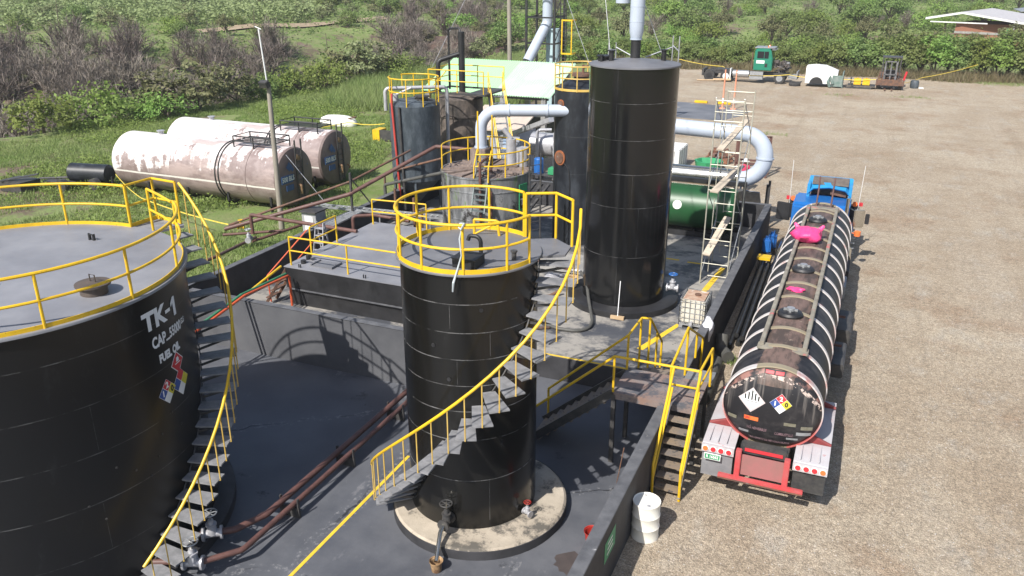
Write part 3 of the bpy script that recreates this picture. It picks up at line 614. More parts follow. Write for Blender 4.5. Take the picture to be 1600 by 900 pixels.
# ---- platform tank
p1 = thing('platform_tank', 'low flat rectangular black tank with grey walkable top and yellow railings', 'tank', (-15,23.7,.34))
MB().box(-17.30,-12.85,21.12,26.55,.34,.92).build('lower_body', M['black'], p1, smooth=0)
MB().box(-17.45,-12.7,21.0,26.65,.925,.97).build('ledge', M['wall_top'], p1, smooth=0)
MB().box(-17.42,-12.73,21.03,26.62,.97,1.70).build('upper_body', M['black'], p1, smooth=0)
MB().box(-17.45,-12.70,21.0,26.65,1.70,1.73).build('deck_top', M['roof_grey'], p1, smooth=0)
ZP = 1.73
for pts in ([(-17.28,21.2,ZP),(-15.0,21.2,ZP),(-12.75,21.2,ZP)],[(-17.28,22.35,ZP),(-17.28,23.9,ZP)],[(-17.28,26.35,ZP),(-15.0,26.55,ZP)]): rl = MB(); rail_line(rl, pts); rl.build('railing', M['yellow'], p1)
MB().box(-16.6,-15.75,21.35,21.95,ZP,ZP+.035).box(-16.62,-16.56,21.35,21.9,ZP+.035,ZP+.08).box(-15.8,-15.74,21.35,21.95,ZP+.035,ZP+.08).build('hatch_plate', M['roof_dark'], p1, smooth=0)
MB().cyl((-17.0,21.5,ZP),(-17.0,21.5,ZP+.12),.09,14).tube([(-17.1,21.9,ZP),(-17.1,21.9,ZP+.15),(-16.9,21.75,ZP+.2)],.07,10,fil=.05).build('roof_nozzles', M['black'], p1)
lug = MB()
for x in (-16.9,-16.83,-14.35,-14.27): lug.box(x,x+.02,21.08,21.12,ZP,ZP+.12)
lug.build('lifting_lugs', M['black'], p1, smooth=0)
stp = MB()
for s2_ in (-1, 1): stp.beam((-18.1+.0,20.95+.28*s2_,.36),(-17.45,20.95+.28*s2_+.6,1.7),.04,.1)
for k in range(5): stp.box(-18.1+.13*k,-17.95+.13*k,20.7+.12*k,21.3+.12*k,.58+.24*k,.61+.24*k)
stp.build('side_steps', M['rust_steel'], p1, smooth=0)
rl = MB(); rl.tube([(-18.1,20.95,.36),(-18.15,20.95,1.3),(-17.35,22.3,2.65)],.025,8,fil=.04); rl.tube([(-18.1,21.4,.9),(-17.4,22.6,2.1)],.022,8); rl.build('side_handrail', M['orange_pipe'], p1)
# ---- tall black tank
C3 = (-7.0, 26.0); R3 = 1.40; Z3 = 8.33
pd = thing('tank_pad', 'low round black pad under the tallest black tank', 'plinth', (*C3, .4))
MB().lathe([(1.9,.4),(1.9,.6),(1.86,.62),(0,.62)], *C3, 72).build('pad_slab', M['black'], pd)
t3 = thing('storage_tank', 'tallest glossy black tank with a pale duct rising from its roof', 'storage tank', (*C3, .6))
M['tk3'] = tank_paint('wet_look_black_paint', [1.74,3.40,4.48,5.55,6.67], (.0075,.0078,.0082), .16, (.026,.026,.028), .72, (.16,.16,.16), [(-95,5.55,7.7),(-70,3.4,4.48),(-110,4.48,5.55),(-85,.1,1.74),(-60,1.74,3.4)], R3)
MB().lathe([(R3,.6),(R3,Z3)], *C3, 128).build('shell', M['tk3'], t3)
MB().lathe([(0,Z3+.19),(1.41,Z3+.015),(1.44,Z3),(1.44,Z3-.04),(1.40,Z3-.04)], *C3, 96).build('tank_roof', M['roof_dark'], t3)
MB().cyl((*C3,Z3+.1),(*C3,Z3+.72),.155,20).build('neck', M['black'], t3)
for (x, y, h, r) in ((-7.95,25.55,.25,.04),(-7.65,25.6,.40,.08),(-6.2,26.45,.40,.08)): MB().cyl((x,y,Z3),(x,y,Z3+h),r,12).disc((x,y,Z3+h),r*1.5,(0,0,1),12,.03).build('roof_nozzle', M['black'], t3)
MB().cyl((-7.95,25.9,Z3),(-7.95,25.9,Z3+.18),.22,18).disc((-7.95,25.9,Z3+.2),.27,(0,0,1),18,.04).build('manhole', M['black'], t3)
for fx, pts in ((0,((-8.05,26.6),(-7.85,26.75))),(1,((-6.05,26.95),(-5.8,26.75)))):
    fr = MB()
    for (x, y) in pts: fr.cyl((x,y,Z3-.1),(x,y,Z3+(.55 if fx == 0 else .8)),.020,6)
    if fx: fr.cyl((-6.05,26.95,Z3+.5),(-5.8,26.75,Z3+.35),.02,6).cyl((-6.05,26.95,Z3+.45),(-6.8,26.5,Z3+.15),.02,6)
    else: fr.cyl((-8.05,26.6,Z3+.35),(-7.85,26.75,Z3+.3),.02,6).cyl((-7.85,26.75,Z3+.40),(-7.2,26.5,Z3+.15),.02,6)
    fr.build('roof_bracket', M['galv'], t3)
dk = MB().tube([(*C3,Z3+.72),(*C3,Z3+.95),(*C3,Z3+1.2),(C3[0],C3[1],Z3+2.3)],[.165,.215,.225,.225],24)
dk.tube([(C3[0],C3[1],Z3+2.3)]+[(C3[0]-.36*(1-cos(a)),C3[1]+.42*(1-cos(a)),Z3+2.3+.5*sin(a)) for a in [pi*k/10 for k in range(1,11)]]+[(C3[0]-.72,C3[1]+.84,Z3+1.75)],.225,24)
dk.disc((*C3,Z3+.73),.19,(0,0,1),24,.03)
for z in (1.25,1.7): dk.disc((*C3,Z3+z),.232,(0,0,1),24,.02)
vd = top('vent_duct', dk, M['duct'], 'pale grey gooseneck duct rising out of the tallest black tank', 'duct', base=(*C3, Z3+.72))
vlv = gate_valve('gate_valve', (-5.33,26.2,.95), 'silver gate valve with blue handwheel at the foot of the tallest tank', (1,.1,0), 1.1, 'blue_can', 'silver')
ps = MB().cyl((-8.45,26.2,.62),(-8.45,26.2,2.2),.07,12).disc((-8.45,26.2,2.2),.075,(0,0,1),12,.02); top('black_standpipe', ps, M['black'], 'black standpipe beside the left flank of the tallest tank', 'pipe')
top('drain_cock', MB().cyl((-8.9,26.0,1.15),(-8.55,26.0,1.15),.05,10).disc((-8.9,26.0,1.15),.09,(1,0,0),12,.05).disc((-8.7,26.0,1.15),.09,(1,0,0),12,.04).cyl((-8.8,26,1.15),(-8.8,26,1.35),.03,8), M['silver'], 'silver pipe fitting left of the tallest tank above the beige bucket', 'valve')
top('feed_pipe', MB().tube([(-8.95,26.0,1.15),(-10.6,26.4,1.2)],.05,10), M['brown_pipe'], 'pinkish brown feed pipe running left from the silver fitting', 'pipe')
top('beige_bucket', MB().lathe([(0,.7),(.13,.7),(.16,1.03),(.17,1.04),(.17,1.02),(.14,1.0),(.1,.8),(0,.8)], -8.72, 25.7, 24).tube([(-8.88,25.7,1.02),(-8.72,25.68,1.2),(-8.56,25.7,1.02)],.008,6), M['beige'], 'beige bucket hanging under the fitting at the left of the tallest tank', 'bucket')
top('suction_hose', MB().tube([(-8.55,25.95,1.15),(-8.15,25.4,1.1),(-7.75,24.5,.75),(-7.25,23.4,.5),(-7.2,22.9,.46),(-7.5,22.55,.46),(-8.1,22.5,.46),(-8.7,22.7,.46)],.055,12,fil=.5), M['hose'], 'thick grey hose curling from the silver fitting down onto the deck', 'hose')
bm_ = MB().cyl((-6.62,24.1,.5),(-6.75,24.75,1.75),.014,8); br0 = thing('broom', 'broom leaning against the tall tank with bristles on its pad', 'broom', (-6.62,24.1,.4))
bm_.build('handle', M['pole_white'], br0); MB().box(-6.85,-6.40,24.04,24.14,.41,.52).build('brush_head', M['beige'], br0, smooth=0)
# deck clutter on the left of the deck
rv = MB().box(-9.9,-8.6,23.7,24.0,.405,.5).cyl((-9.6,24.6,.45),(-8.7,25.2,.45),.05,8).cyl((-9.4,24.3,.45),(-9.1,25.0,.7),.06,8)
top('scrap_pipe', MB().tube([(-9.9,24.5,.46),(-9.3,24.9,.5),(-9.05,25.3,.6)],.06,10), M['rust_steel'], 'short rusty pipe lying on the stained deck behind the slim tank stair', 'pipe')
top('scrap_pipe', MB().tube([(-9.3,22.6,.45),(-8.7,22.3,.45),(-8.4,22.5,.45)],.05,10), M['rust_steel'], 'rusty pipe offcut on the stained deck beside the hose end', 'pipe')
top('floor_tray', MB().box(-10.2,-9.6,26.7,27.1,.405,.5).box(-10.1,-9.7,26.8,27.0,.5,.55), M['silver'], 'small silver tray on the deck below the slim tank landing', 'tray', smooth=0, bev=.02)
top('deck_slab', MB().box(-10.9,-8.6,27.6,29.4,.405,.52), M['concrete_grey'], 'grey concrete slab between the reactor and the tallest tank', 'slab', smooth=0)
# ---- second dark tank with cap
C4 = (-10.75, 31.95); R4 = 1.05; Z4 = 6.6
t4 = thing('storage_tank', 'dark grey tank with rust discs and a capped railed top behind the tallest tank', 'storage tank', (*C4, .34))
MB().lathe([(R4,.34),(R4,Z4),(.9,Z4+.1),(.45,Z4+.36),(.30,Z4+.38),(.30,Z4+.5),(0,Z4+.52)], *C4, 72).build('shell', M['second_tank'], t4)
MB().lathe([(0,Z4+.62),(.36,Z4+.62),(.38,Z4+.55),(.38,Z4+.50),(0,Z4+.50)], *C4, 32).build('cap', M['rust_steel'], t4)
MB().cyl((C4[0]+.1,C4[1]-.1,Z4+.6),(C4[0]+.1,C4[1]-.1,Z4+.95),.05,10).tube([(C4[0]+.1,C4[1]-.1,Z4+.85),(C4[0]+.3,C4[1]-.1,Z4+.9)],.06,10).build('cap_fitting', M['rust_steel'], t4)
ring_rail(t4, *C4, 1.06, -180, 179, Z4, [-150,-115,-80,-45,-10,25,60,95,130,165], h=.95, mt='pale_yellow', r=.024)
M['rust_disc'] = mat('orange_rust_plate', (.32,.11,.04), (.2,.07,.03), .8, scale=9)
for (an, z, r) in ((-118,6.1,.17),(-118,3.95,.30)):
    a = radians(an); n_ = Vector((cos(a), sin(a), 0)); MB().disc((C4[0]+(R4+.012)*cos(a),C4[1]+(R4+.012)*sin(a),z),r,n_,26,.04).build('manway', M['rust_disc'], t4)
    MB().disc((C4[0]+(R4+.04)*cos(a),C4[1]+(R4+.04)*sin(a),z),r*.75,n_,26,.04).build('manway_cover', M['rust_steel'], t4)
lp = MB(); lp.tube([(C4[0]+(R4+.02)*cos(radians(a)),C4[1]+(R4+.02)*sin(radians(a)),z) for a, z in ((-112,3.6),(-104,3.75),(-94,3.55),(-90,3.0),(-90,1.0))],.02,6); lp.build('cable', M['black'], t4)
# ---- reactor with timbered roof
C5 = (-13.7, 29.2); R5 = 1.78; Z5 = 3.65
t5 = thing('reactor_tank', 'scorched grey steel reactor with plank roof, yellow railing and ladder', 'reactor', (*C5, .34))
MB().lathe([(R5,.34),(R5,Z5-.02),(R5+.03,Z5-.02),(R5+.03,Z5+.03),(R5-.05,Z5+.03)], *C5, 96).build('shell', M['reactor'], t5)
hp = MB()
for z in (1.2,2.0,3.1): hp.lathe([(R5,z-.03),(R5+.018,z-.02),(R5+.018,z+.02),(R5,z+.03)], *C5, 96)
hp.build('hoops', M['reactor'], t5)
MB().lathe([(0,Z5+.02),(R5-.04,Z5+.005)], *C5, 72).build('roof_plate', M['planks'], t5)
pk = MB()
for k in range(13):
    a = 2*pi*k/13+.2; pk.beam((C5[0]+.25*cos(a),C5[1]+.25*sin(a),Z5+.05),(C5[0]+(R5-.1)*cos(a),C5[1]+(R5-.1)*sin(a),Z5+.04),.05,.07)
pk.build('roof_beams', M['planks'], t5, smooth=0)
MB().box(-14.62,-13.95,29.65,30.35,Z5+.02,Z5+.66).build('outlet_box', M['planks'], t5, smooth=0, bev=.02)
MB().cyl((-13.0,30.1,Z5),(-13.0,30.1,Z5+1.1),.2,16).cyl((-12.6,30.3,Z5),(-12.6,30.3,Z5+.75),.26,16).cyl((-13.0,30.1,Z5+1.1),(-13.3,30.0,Z5+1.5),.10,12).build('roof_vessels', M['silver'], t5)
ring_rail(t5, *C5, R5-.04, -78, 212, Z5, [-72,-40,-10,20,50,80,110,140,170,205], h=.95, mt='yellow', r=.026, toe=0)
lad = MB()
top_, bot_ = Vector((-13.35,28.3,Z5+.8)), Vector((-12.92,26.75,2.55))
for s2_ in (-.27,.27): lad.beam(top_+Vector((s2_,0,0)), bot_+Vector((s2_,0,0)), .045, .12)
for k in range(11):
    p_ = bot_.lerp(top_, (k+.5)/11); lad.cbox(p_, (.5,.16,.025))
lad.build('ladder', mat('grey_green_ladder', (.13,.16,.16), (.09,.11,.11), .5), t5, smooth=0)
lr = MB()
for s2_ in (-.3,.3): lr.tube([top_+Vector((s2_,.1,.9)), top_+Vector((s2_,.1,-.1)),],.028,8).tube([top_+Vector((s2_,.0,.15)), bot_.lerp(top_,.55)+Vector((s2_,0,.5)), bot_.lerp(top_,.5)+Vector((s2_,0,.05))],.026,8,fil=.08)
lr.tube([top_+Vector((-.3,.1,-.5)), top_+Vector((-.3,.1,1.6))],.03,8).tube([top_+Vector((.3,.1,-.5)), top_+Vector((.3,.1,1.5))],.03,8)
lr.build('ladder_rails', M['yellow'], t5)
a = radians(-14); n_ = Vector((cos(a), sin(a), 0)); tt = Vector((-sin(a), cos(a), 0)); o_ = Vector((C5[0], C5[1], 2.75))+n_*(R5+.06)
sgn = MB(); sgn.cbox(o_, (.03,.5,1.15), Matrix.Rotation(a,3,'Z')); sgn = sgn.build('green_sign', M['sign_green'], t5, smooth=0)
b_ = MB(); b_.cbox(o_+Vector((0,0,-.12))+n_*.012, (.02,.46,.5), Matrix.Rotation(a,3,'Z')); b_.build('sign_panel', M['ink'], sgn, smooth=0)
b_ = MB(); text_plane(b_, 'TK', .36, o_+n_*.026+Vector((0,0,-.12)), tt, (0,0,1), .8, .012); b_.build('sign_text', M['text'], sgn, smooth=0)
sp_ = MB()
for (x, y, z0, z1) in ((-13.1,27.38,.34,4.3),(-12.75,27.6,.34,3.2)): sp_.cyl((x,y,z0),(x,y,z1),.055,10)
sp_.tube([(-13.1,27.38,4.3),(-13.2,28.6,4.4),(-13.2,28.6,3.7)],.05,10,fil=.15).build('riser_pipes', M['brown_pipe'], t5)
cgx = MB()
for x, y in ((-11.55,28.5),(-11.25,28.9)): cgx.cyl((x,y,.34),(x,y,Z5+.9),.04,8)
for k in range(12): cgx.cyl((-11.55,28.5,.6+.32*k),(-11.25,28.9,.6+.32*k),.015,6)
cgx.build('side_ladder', M['steel_dark'], t5)
top('elbow_duct', MB().tube([(-14.28,30.0,4.32),(-14.28,30.0,5.80),(-10.9,31.15,5.84)],.235,28,fil=.9).disc((-14.28,30,4.34),.28,(0,0,1),28,.05).disc((-13.2,30.37,5.81),.27,(.93,.33,.02),28,.06).disc((-11.75,30.86,5.83),.27,(.93,.33,.02),28,.06), M['duct'], 'pale grey elbow duct linking the reactor roof to the dark tank', 'duct', base=(-14.28,30,4.31))
# ---- blue-black conical tank
C6 = (-19.2, 33.3); R6 = 1.15; Z6 = 5.3
t6 = thing('conical_tank', 'blue-black cone-bottomed tank on legs with red pipe down its side', 'tank', (*C6, .34))
MB().lathe([(.12,.75),(R6,1.9),(R6,Z6),(1.0,Z6+.14),(0,Z6+.32)], *C6, 72).build('shell', M['blue_tank'], t6)
MB().lathe([(.28,Z6+.2),(.28,Z6+.36),(.36,Z6+.36),(.36,Z6+.4),(0,Z6+.47)], C6[0]+.45, C6[1]-.1, 28).build('manhole', M['steel_dark'], t6)
for k in range(4):
    a = radians(45+90*k-20); MB().box(C6[0]+1.05*cos(a)-.05,C6[0]+1.05*cos(a)+.05,C6[1]+1.05*sin(a)-.05,C6[1]+1.05*sin(a)+.05,.34,2.2).build('leg', M['blue_tank'], t6, smooth=0)
ring_rail(t6, *C6, 1.13, -170, 150, Z6, [-165,-120,-78,-40,0,40,80,120,148], h=1.2, mt='yellow', r=.026, toe=0)
MB().tube([(-19.75,32.25,Z6+.55),(-19.7,32.13,Z6+.2),(-19.45,32.1,1.0)],.05,10).build('red_downpipe', M['red_pipe'], t6)
MB().tube([(-19.3,32.08,Z6),(-19.2,32.08,.6)],.055,10).build('dark_downpipe', M['steel_dark'], t6)
MB().cyl((-19.95,32.9,Z6+.15),(-19.95,32.9,Z6+.45),.13,12).cyl((-19.95,32.9,Z6+.4),(-19.2,33.1,Z6+.75),.05,8).build('stirrer_motor', M['silver'], t6)
# ---- brown tank behind with platform and stairs
C7 = (-18.8, 37.1); R7 = 1.15; Z7 = 5.1
t7 = thing('storage_tank', 'blistered blackish brown tank with upper railed platform behind the conical tank', 'storage tank', (*C7, .0))
MB().lathe([(R7,0),(R7,Z7),(.9,Z7+.12),(0,Z7+.3)], *C7, 64).build('shell', M['brown_tank'], t7)
hp = MB()
for z in (1.4,2.9,4.3): hp.lathe([(R7,z-.05),(R7+.05,z-.05),(R7+.05,z+.05),(R7,z+.05)], *C7, 64)
hp.build('hoops', M['brown_tank'], t7)
MB().box(-20.0,-19.9,36.0,38.4,Z7+.28,Z7+.36).box(-17.0,-16.9,36.0,38.4,Z7+.28,Z7+.36).box(-19.9,-17.0,36.0,36.1,Z7+.28,Z7+.36).box(-19.9,-17.0,38.3,38.4,Z7+.28,Z7+.36).box(-17.9,-17.0,36.1,38.3,Z7+.33,Z7+.36).build('platform', M['steel_dark'], t7, smooth=0)
rl = MB(); q = Z7+.36; rail_line(rl, [(-17.0,36.05,q),(-18.4,36.05,q),(-19.95,36.05,q),(-19.95,38.35,q),(-18.4,38.35,q),(-16.95,38.35,q)], h=1.05, r=.026)
rl.tube([(-20,36.1,q+.0),(-19.0,36.1,q+1.0)],.024,6)
rl.build('platform_rail', M['yellow'], t7)
st_ = MB(); rl = MB(); A_, B_ = Vector((-16.9,37.2,Z7+.3)), Vector((-15.2,34.9,1.6))
dv = (B_-A_); dh = Vector((dv.x, dv.y, 0)).normalized(); nn = Vector((-dh.y, dh.x, 0))
for s2_ in (-.36,.36):
    st_.beam(A_+nn*s2_, B_+nn*s2_, .05, .16)
    rl.tube([A_+nn*s2_+Vector((0,0,1.0)), B_+nn*s2_+Vector((0,0,1.0))],.026,8); rl.tube([A_+nn*s2_+Vector((0,0,.5)), B_+nn*s2_+Vector((0,0,.5))],.02,8)
    for k in range(5): p_ = A_.lerp(B_, k/4)+nn*s2_; rl.cyl(p_, p_+Vector((0,0,1.0)),.024,8)
st_.build('stair_stringers', M['galv'], t7, smooth=0)
for k in range(13):
    p_ = A_.lerp(B_, (k+.5)/13); MB().cbox(p_, (.26,.7,.03), Matrix.Rotation(atan2(dh.y,dh.x),3,'Z')).build('stair_tread', M['galv'], t7, smooth=0)
rl.build('stair_rail', M['yellow'], t7)
vp = MB().tube([(-19.75,36.7,Z7+.2),(-19.75,36.7,Z7+1.75),(-18.75,37.3,Z7+2.1)],.11,14,fil=.25).tube([(-18.75,37.3,Z7+.2),(-18.75,37.3,Z7+3.1)],.16,16).tube([(-19.6,37.6,Z7+.3),(-19.6,37.6,Z7+3.2),(-18.9,37.4,Z7+3.25),(-18.78,37.3,Z7+3.0)],.055,10,fil=.15)
vp.build('vent_pipes', M['black'], t7)
top('silver_pipe', MB().tube([(-20.55,33.0,Z6-.35),(-20.55,33.0,5.95),(-18.2,34.6,5.95),(-18.2,34.6,.5)],.085,14,fil=.2), M['silver'], 'silver pipe looping over the conical tank and down its right side', 'pipe')
# ---- brown process pipes over the left bund wall
def pipe(label, pts, r=.07, m='brown_pipe', fil=.15, cat='pipe', name='process_pipe'): return top(name, MB().tube(pts, r, 12, fil=fil), M[m], label, cat)
pipe('main brown pipe rising over the left bund wall to the reactor', [(-23.9,25.35,1.0),(-19.35,27.85,2.35+.0),(-16.9,31.0,3.95),(-15.4,31.0,3.95)], .085)
pipe('dark brown pipe running just above the main brown pipe', [(-23.9,25.6,1.1),(-19.6,28.3,2.75),(-18.6,31.7,3.5)], .05, 'rust_steel')
pipe('brown pipe from the grass riser to the edge of the flat platform tank', [(-22.5,25.4,.95),(-22.55,25.45,1.75),(-17.25,25.15,1.78)], .075, fil=.08)
pipe('low brown pipe lying over the grass with a yellow tap', [(-24.0,25.3,.75),(-22.0,26.6,.8)], .06)
pipe('brown pipe dropping across the wall below the riser', [(-22.3,25.1,.75),(-21.4,27.4,.95)], .06)
pipe('long brown pipe along the outside of the left bund wall', [(-20.9,17.5,1.45),(-20.9,21.5,1.42),(-22.2,25.2,.9)], .06)
pipe('second brown pipe lying against the outside of the left bund wall', [(-20.2,16.5,1.2),(-20.15,23.5,1.2)], .05)
gate_valve('flange_valve', (-21.3,23.8,1.35), 'silver flanged valve on the brown pipe outside the left bund wall', (.4,-.9,0), .9)
gate_valve('flange_valve', (-20.7,27.2,1.0), 'silver flanged valve near the grey electrical cabinet', (0,0,1), .9, 'galv', 'silver', (1,0,0))
gate_valve('yellow_tap', (-23.35,25.7,1.05), 'small yellow tap where the barrier tape is tied on the pipes', (1,.5,0), .7, 'yellow', 'yellow')
ps = thing('pipe_post', 'tall dark steel post carrying the brown pipes over the bund wall', 'post', (-19.3,27.9,.3))
MB().box(-19.33,-19.25,27.88,27.96,.34,3.25).build('post', M['steel_dark'], ps, smooth=0); MB().cyl((-19.27,27.95,3.0),(-18.7,28.9,1.4),.03,8).build('brace', M['steel_dark'], ps)
pipe('thin brown pipe looping at the foot of the conical tank', [(-20.2,32.0,.5),(-20.2,32.0,2.25),(-17.3,32.2,3.15)], .05, 'rust_steel')
pipe('pale old pipe sloping from the conical tank towards the reactor', [(-19.9,31.5,.5),(-19.9,31.5,1.85),(-16.2,30.6,3.0)], .075, 'hose')
pipe('thick brown pipe lying beyond the flat platform tank', [(-17.8,27.2,1.3),(-15.5,27.0,1.3),(-13.9,26.9,1.2)], .08)
pipe('brown pipe bend rising beside the flat platform tank', [(-18.6,26.9,.5),(-18.6,26.9,1.75),(-17.9,27.4,1.75),(-16.2,27.3,1.72)], .07)
for i, (x, y, h) in enumerate(((-17.6,28.6,2.6),(-16.9,28.9,2.2),(-16.2,28.3,1.9))):
    pipe(['dark riser pipe nearest the conical tank','middle dark riser pipe between the conical tank and reactor','shortest dark riser pipe beside the reactor'][i], [(x,y,.34),(x,y,h)], .055, 'rust_steel')
tr = MB(); 
for dy in (-.18,.18): tr.beam((-21.6,28.05+dy,1.62),(-15.3,28.6+dy,1.62),.03,.09)
for k in range(26): tr.box(-21.5+.24*k,-21.44+.24*k,27.9+.022*k,28.3+.022*k,1.60,1.62)
for x in (-21.3,-18.2,-15.8): tr.box(x,x+.05,28.2,28.25,.1,1.6)
top('cable_tray', tr, M['galv'], 'galvanised cable tray crossing behind the flat platform tank', 'cable tray', smooth=0)
cl = MB()
for s2_ in (-.2,.2): cl.beam((-19.15+s2_,25.4,1.52),(-19.1+s2_,28.1,1.6),.04,.06)
for k in range(16): cl.box(-19.38,-18.9,25.5+.165*k,25.56+.165*k,1.52+.005*k,1.56+.005*k)
top('cable_ladder', cl, M['galv'], 'ladder-type cable rack lying along the left bund wall', 'cable tray', smooth=0)
cb = thing('electrical_cabinet', 'grey electrical cabinet on a stand behind the left bund wall', 'cabinet', (-20.5,26.9,0))
MB().box(-20.9,-20.2,26.6,27.3,.75,1.75).build('cabinet_body', M['silver'], cb, smooth=0, bev=.01); MB().box(-20.95,-20.15,26.5,27.4,1.752,1.80).build('cabinet_roof', M['steel_dark'], cb, smooth=0)
MB().box(-20.75,-20.35,26.585,26.598,.9,1.6).build('cabinet_door', M['white'], cb, smooth=0)
lg = MB()
for x in (-20.85,-20.25):
    for y in (26.65,27.2): lg.box(x,x+.05,y,y+.05,0,.75)
lg.build('stand', M['steel_dark'], cb, smooth=0)
al = thing('step_ladder', 'aluminium step ladder standing between the bund wall and platform tank', 'ladder', (-18.6,24.6,.34))
for nm, y0, y1 in (('front_frame',24.35,24.7),('rear_frame',25.05,24.75)):
    f_ = MB()
    for s2_ in (-.2,.2): f_.beam((-18.6+s2_*1.2,y0,.36),(-18.6+s2_*.8,y1,2.1),.03,.06)
    for k in range(6): f_.box(-18.8,-18.4,y0+(y1-y0)*(k+.5)/6-.04,y0+(y1-y0)*(k+.5)/6+.04,.5+.27*k,.53+.27*k)
    f_.build(nm, M['silver'], al, smooth=0)
# ---- lamp pole
lp = thing('lamp_pole', 'weathered lamp pole with a floodlight in front of the rusty horizontal tank', 'lamp post', (-23.59,28.55,0))
MB().cyl((-23.59,28.55,0),(-23.5,28.55,6.5),.13,14,.095).build('pole', M['pole_wood'], lp)
MB().cyl((-23.5,28.5,6.3),(-23.58,28.4,8.75),.03,8).cyl((-23.75,28.4,8.85),(-23.45,28.4,8.75),.018,6).build('mast', M['pole_white'], lp)
MB().cbox((-23.5,28.3,6.55),(.42,.25,.28),Matrix.Rotation(.4,3,'X')).build('floodlight', M['steel_dark'], lp, smooth=0, bev=.02)
gw = lambda label, a, b: top('guy_wire', MB().cyl(a, b, .010, 5), M['silver'], label, 'wire')
gw('bright stay wire slanting from the rusty tank down to the cable tray', (-24.6,30.6,3.0),(-20.4,28.0,1.5))
gw('thin guy wire rising left of the tower above the conical tank rail', (-20.6,37.5,6.3),(-20.2,47,14.5))
gw('guy wire on the left of the gooseneck duct', (-7.75,25.8,8.6),(-9.6,29.5,13.5)); gw('guy wire on the right of the gooseneck duct', (-6.3,26.6,8.6),(-8.2,26.5,13.0))
gw('guy wire running to the hedge corner behind the dark tank', (-10.2,31.5,7.4),(-18,45,14.0))
# ---- green roofed shed, kiosk and back-yard clutter
m, n, L, b, co = base('pale_green_corrugated_roof', .55); sx = n.new('ShaderNodeSeparateXYZ'); L.new(co, sx.inputs[0])
c_ = mixc(n, L, ramp(n, L, noise(n, L, co, .5, 4), .45, .6), (.47,.68,.47), (.54,.72,.54)); c_ = mixc(n, L, math_(n, L, 'GREATER_THAN', sx.outputs[0], 1.8), (.40,.68,.38), c_); L.new(c_, b.inputs['Base Color']); M['roof_green'] = m
sh = thing('open_shed', 'open shed with a pale green corrugated roof behind the tanks', 'shed', (-24,50,0))
rf = MB(); NX = 110; x0, x1 = -27.4, -18.3
pr = [(x0+(x1-x0)*k/NX, .03*(1 if k % 2 else -1)) for k in range(NX+1)]
rf.loft([[(x, 48.4, 3.55+dz) for x, dz in pr],[(x, 53.2, 5.15+dz) for x, dz in pr]], caps=False, closed=False)
rf.loft([[(x, 48.4, 3.52+dz) for x, dz in pr],[(x, 53.2, 5.12+dz) for x, dz in pr]], caps=False, closed=False)
rf.build('roof', M['roof_green'], sh, smooth=0)
for x in (-27.0,-24.3,-21.6,-18.8):
    for y, z in ((48.7,3.55),(52.9,4.95)): MB().box(x-.15,x+.15,y-.15,y+.15,0,z).build('post', M['concrete_grey'], sh, smooth=0)
bmm = MB()
for y, z in ((48.7,3.45),(52.9,4.9)): bmm.box(-27.3,-18.5,y-.06,y+.06,z-.12,z)
bmm.build('roof_beams', M['steel_dark'], sh, smooth=0)
MB().box(-27,-19,52.3,52.5,0,1.6).build('rear_wall', M['steel_dark'], sh, smooth=0)
kz = thing('kiosk', 'small grey walled kiosk with beige roof behind the reactor duct', 'hut', (-19.3,43.2,0))
MB().box(-20.9,-17.7,42.2,44.6,0,2.5).build('walls', mat('grey_plaster', (.34,.36,.40), (.28,.30,.34), .8), kz, smooth=0)
MB().add([(-21.1,41.9,2.52),(-17.5,41.9,2.62),(-17.5,44.9,3.5),(-21.1,44.9,3.4),(-21.1,41.9,2.60),(-17.5,41.9,2.70),(-17.5,44.9,3.58),(-21.1,44.9,3.48)],[(3,2,1,0),(4,5,6,7),(0,1,5,4),(1,2,6,5),(2,3,7,6),(3,0,4,7)]).build('roof', mat('beige_roof', (.5,.42,.35), (.42,.35,.3), .8), kz, smooth=0)
MB().box(-18.7,-18.0,42.17,42.195,.1,2.1).build('door', mat('pale_blue_door', (.35,.45,.6), (.3,.4,.55), .5), kz, smooth=0)
MB().box(-20.6,-19.6,42.17,42.195,1.0,2.0).build('window', M['glass'], kz, smooth=0)
vs2 = thing('grey_vessel', 'horizontal grey vessel lying behind the dark tank', 'vessel', (-15.6,42.2,0))
MB().cyl((-16.9,42.2,2.0),(-14.2,42.2,2.0),.65,24).disc((-14.15,42.2,2.0),.6,(1,0,0),24,.12).build('drum', M['silver'], vs2)
MB().box(-16.6,-16.4,41.8,42.6,0,1.5).box(-14.7,-14.5,41.8,42.6,0,1.5).build('saddle', M['steel_dark'], vs2, smooth=0)
vp = MB()
for x in (-16.3,-15.3,-14.6): vp.tube([(x,41.3,.3),(x,41.3,2.95),(x+.7,41.6,2.95)],.09,10,fil=.2)
top('manifold_pipes', vp, M['silver'], 'group of upright silver manifold pipes beside the kiosk', 'pipes')
top('conveyor_trough', MB().beam((-18.2,41.0,2.45),(-14.2,37.8,4.2),.30,.22), M['silver'], 'silver trough sloping up from the kiosk to the dark tank', 'trough', smooth=0)
rk = MB(); 
for x in (-14.9,-13.1):
    for y in (36.6,37.4): rk.box(x-.03,x+.03,y-.03,y+.03,.35,2.6)
for z in (.9,1.7): rk.box(-14.9,-13.1,36.6,37.4,z-.03,z)
top('storage_rack', rk, M['steel_dark'], 'dark steel rack of sacks and drums between reactor and dark tank', 'rack', smooth=0)
top('blue_drum', MB().lathe([(0,1.71),(.24,1.71),(.25,2.0),(.24,2.4),(.2,2.45),(0,2.45)], -14.5, 37.0, 20), M['blue_can'], 'blue drum on the upper shelf of the dark steel rack', 'drum')
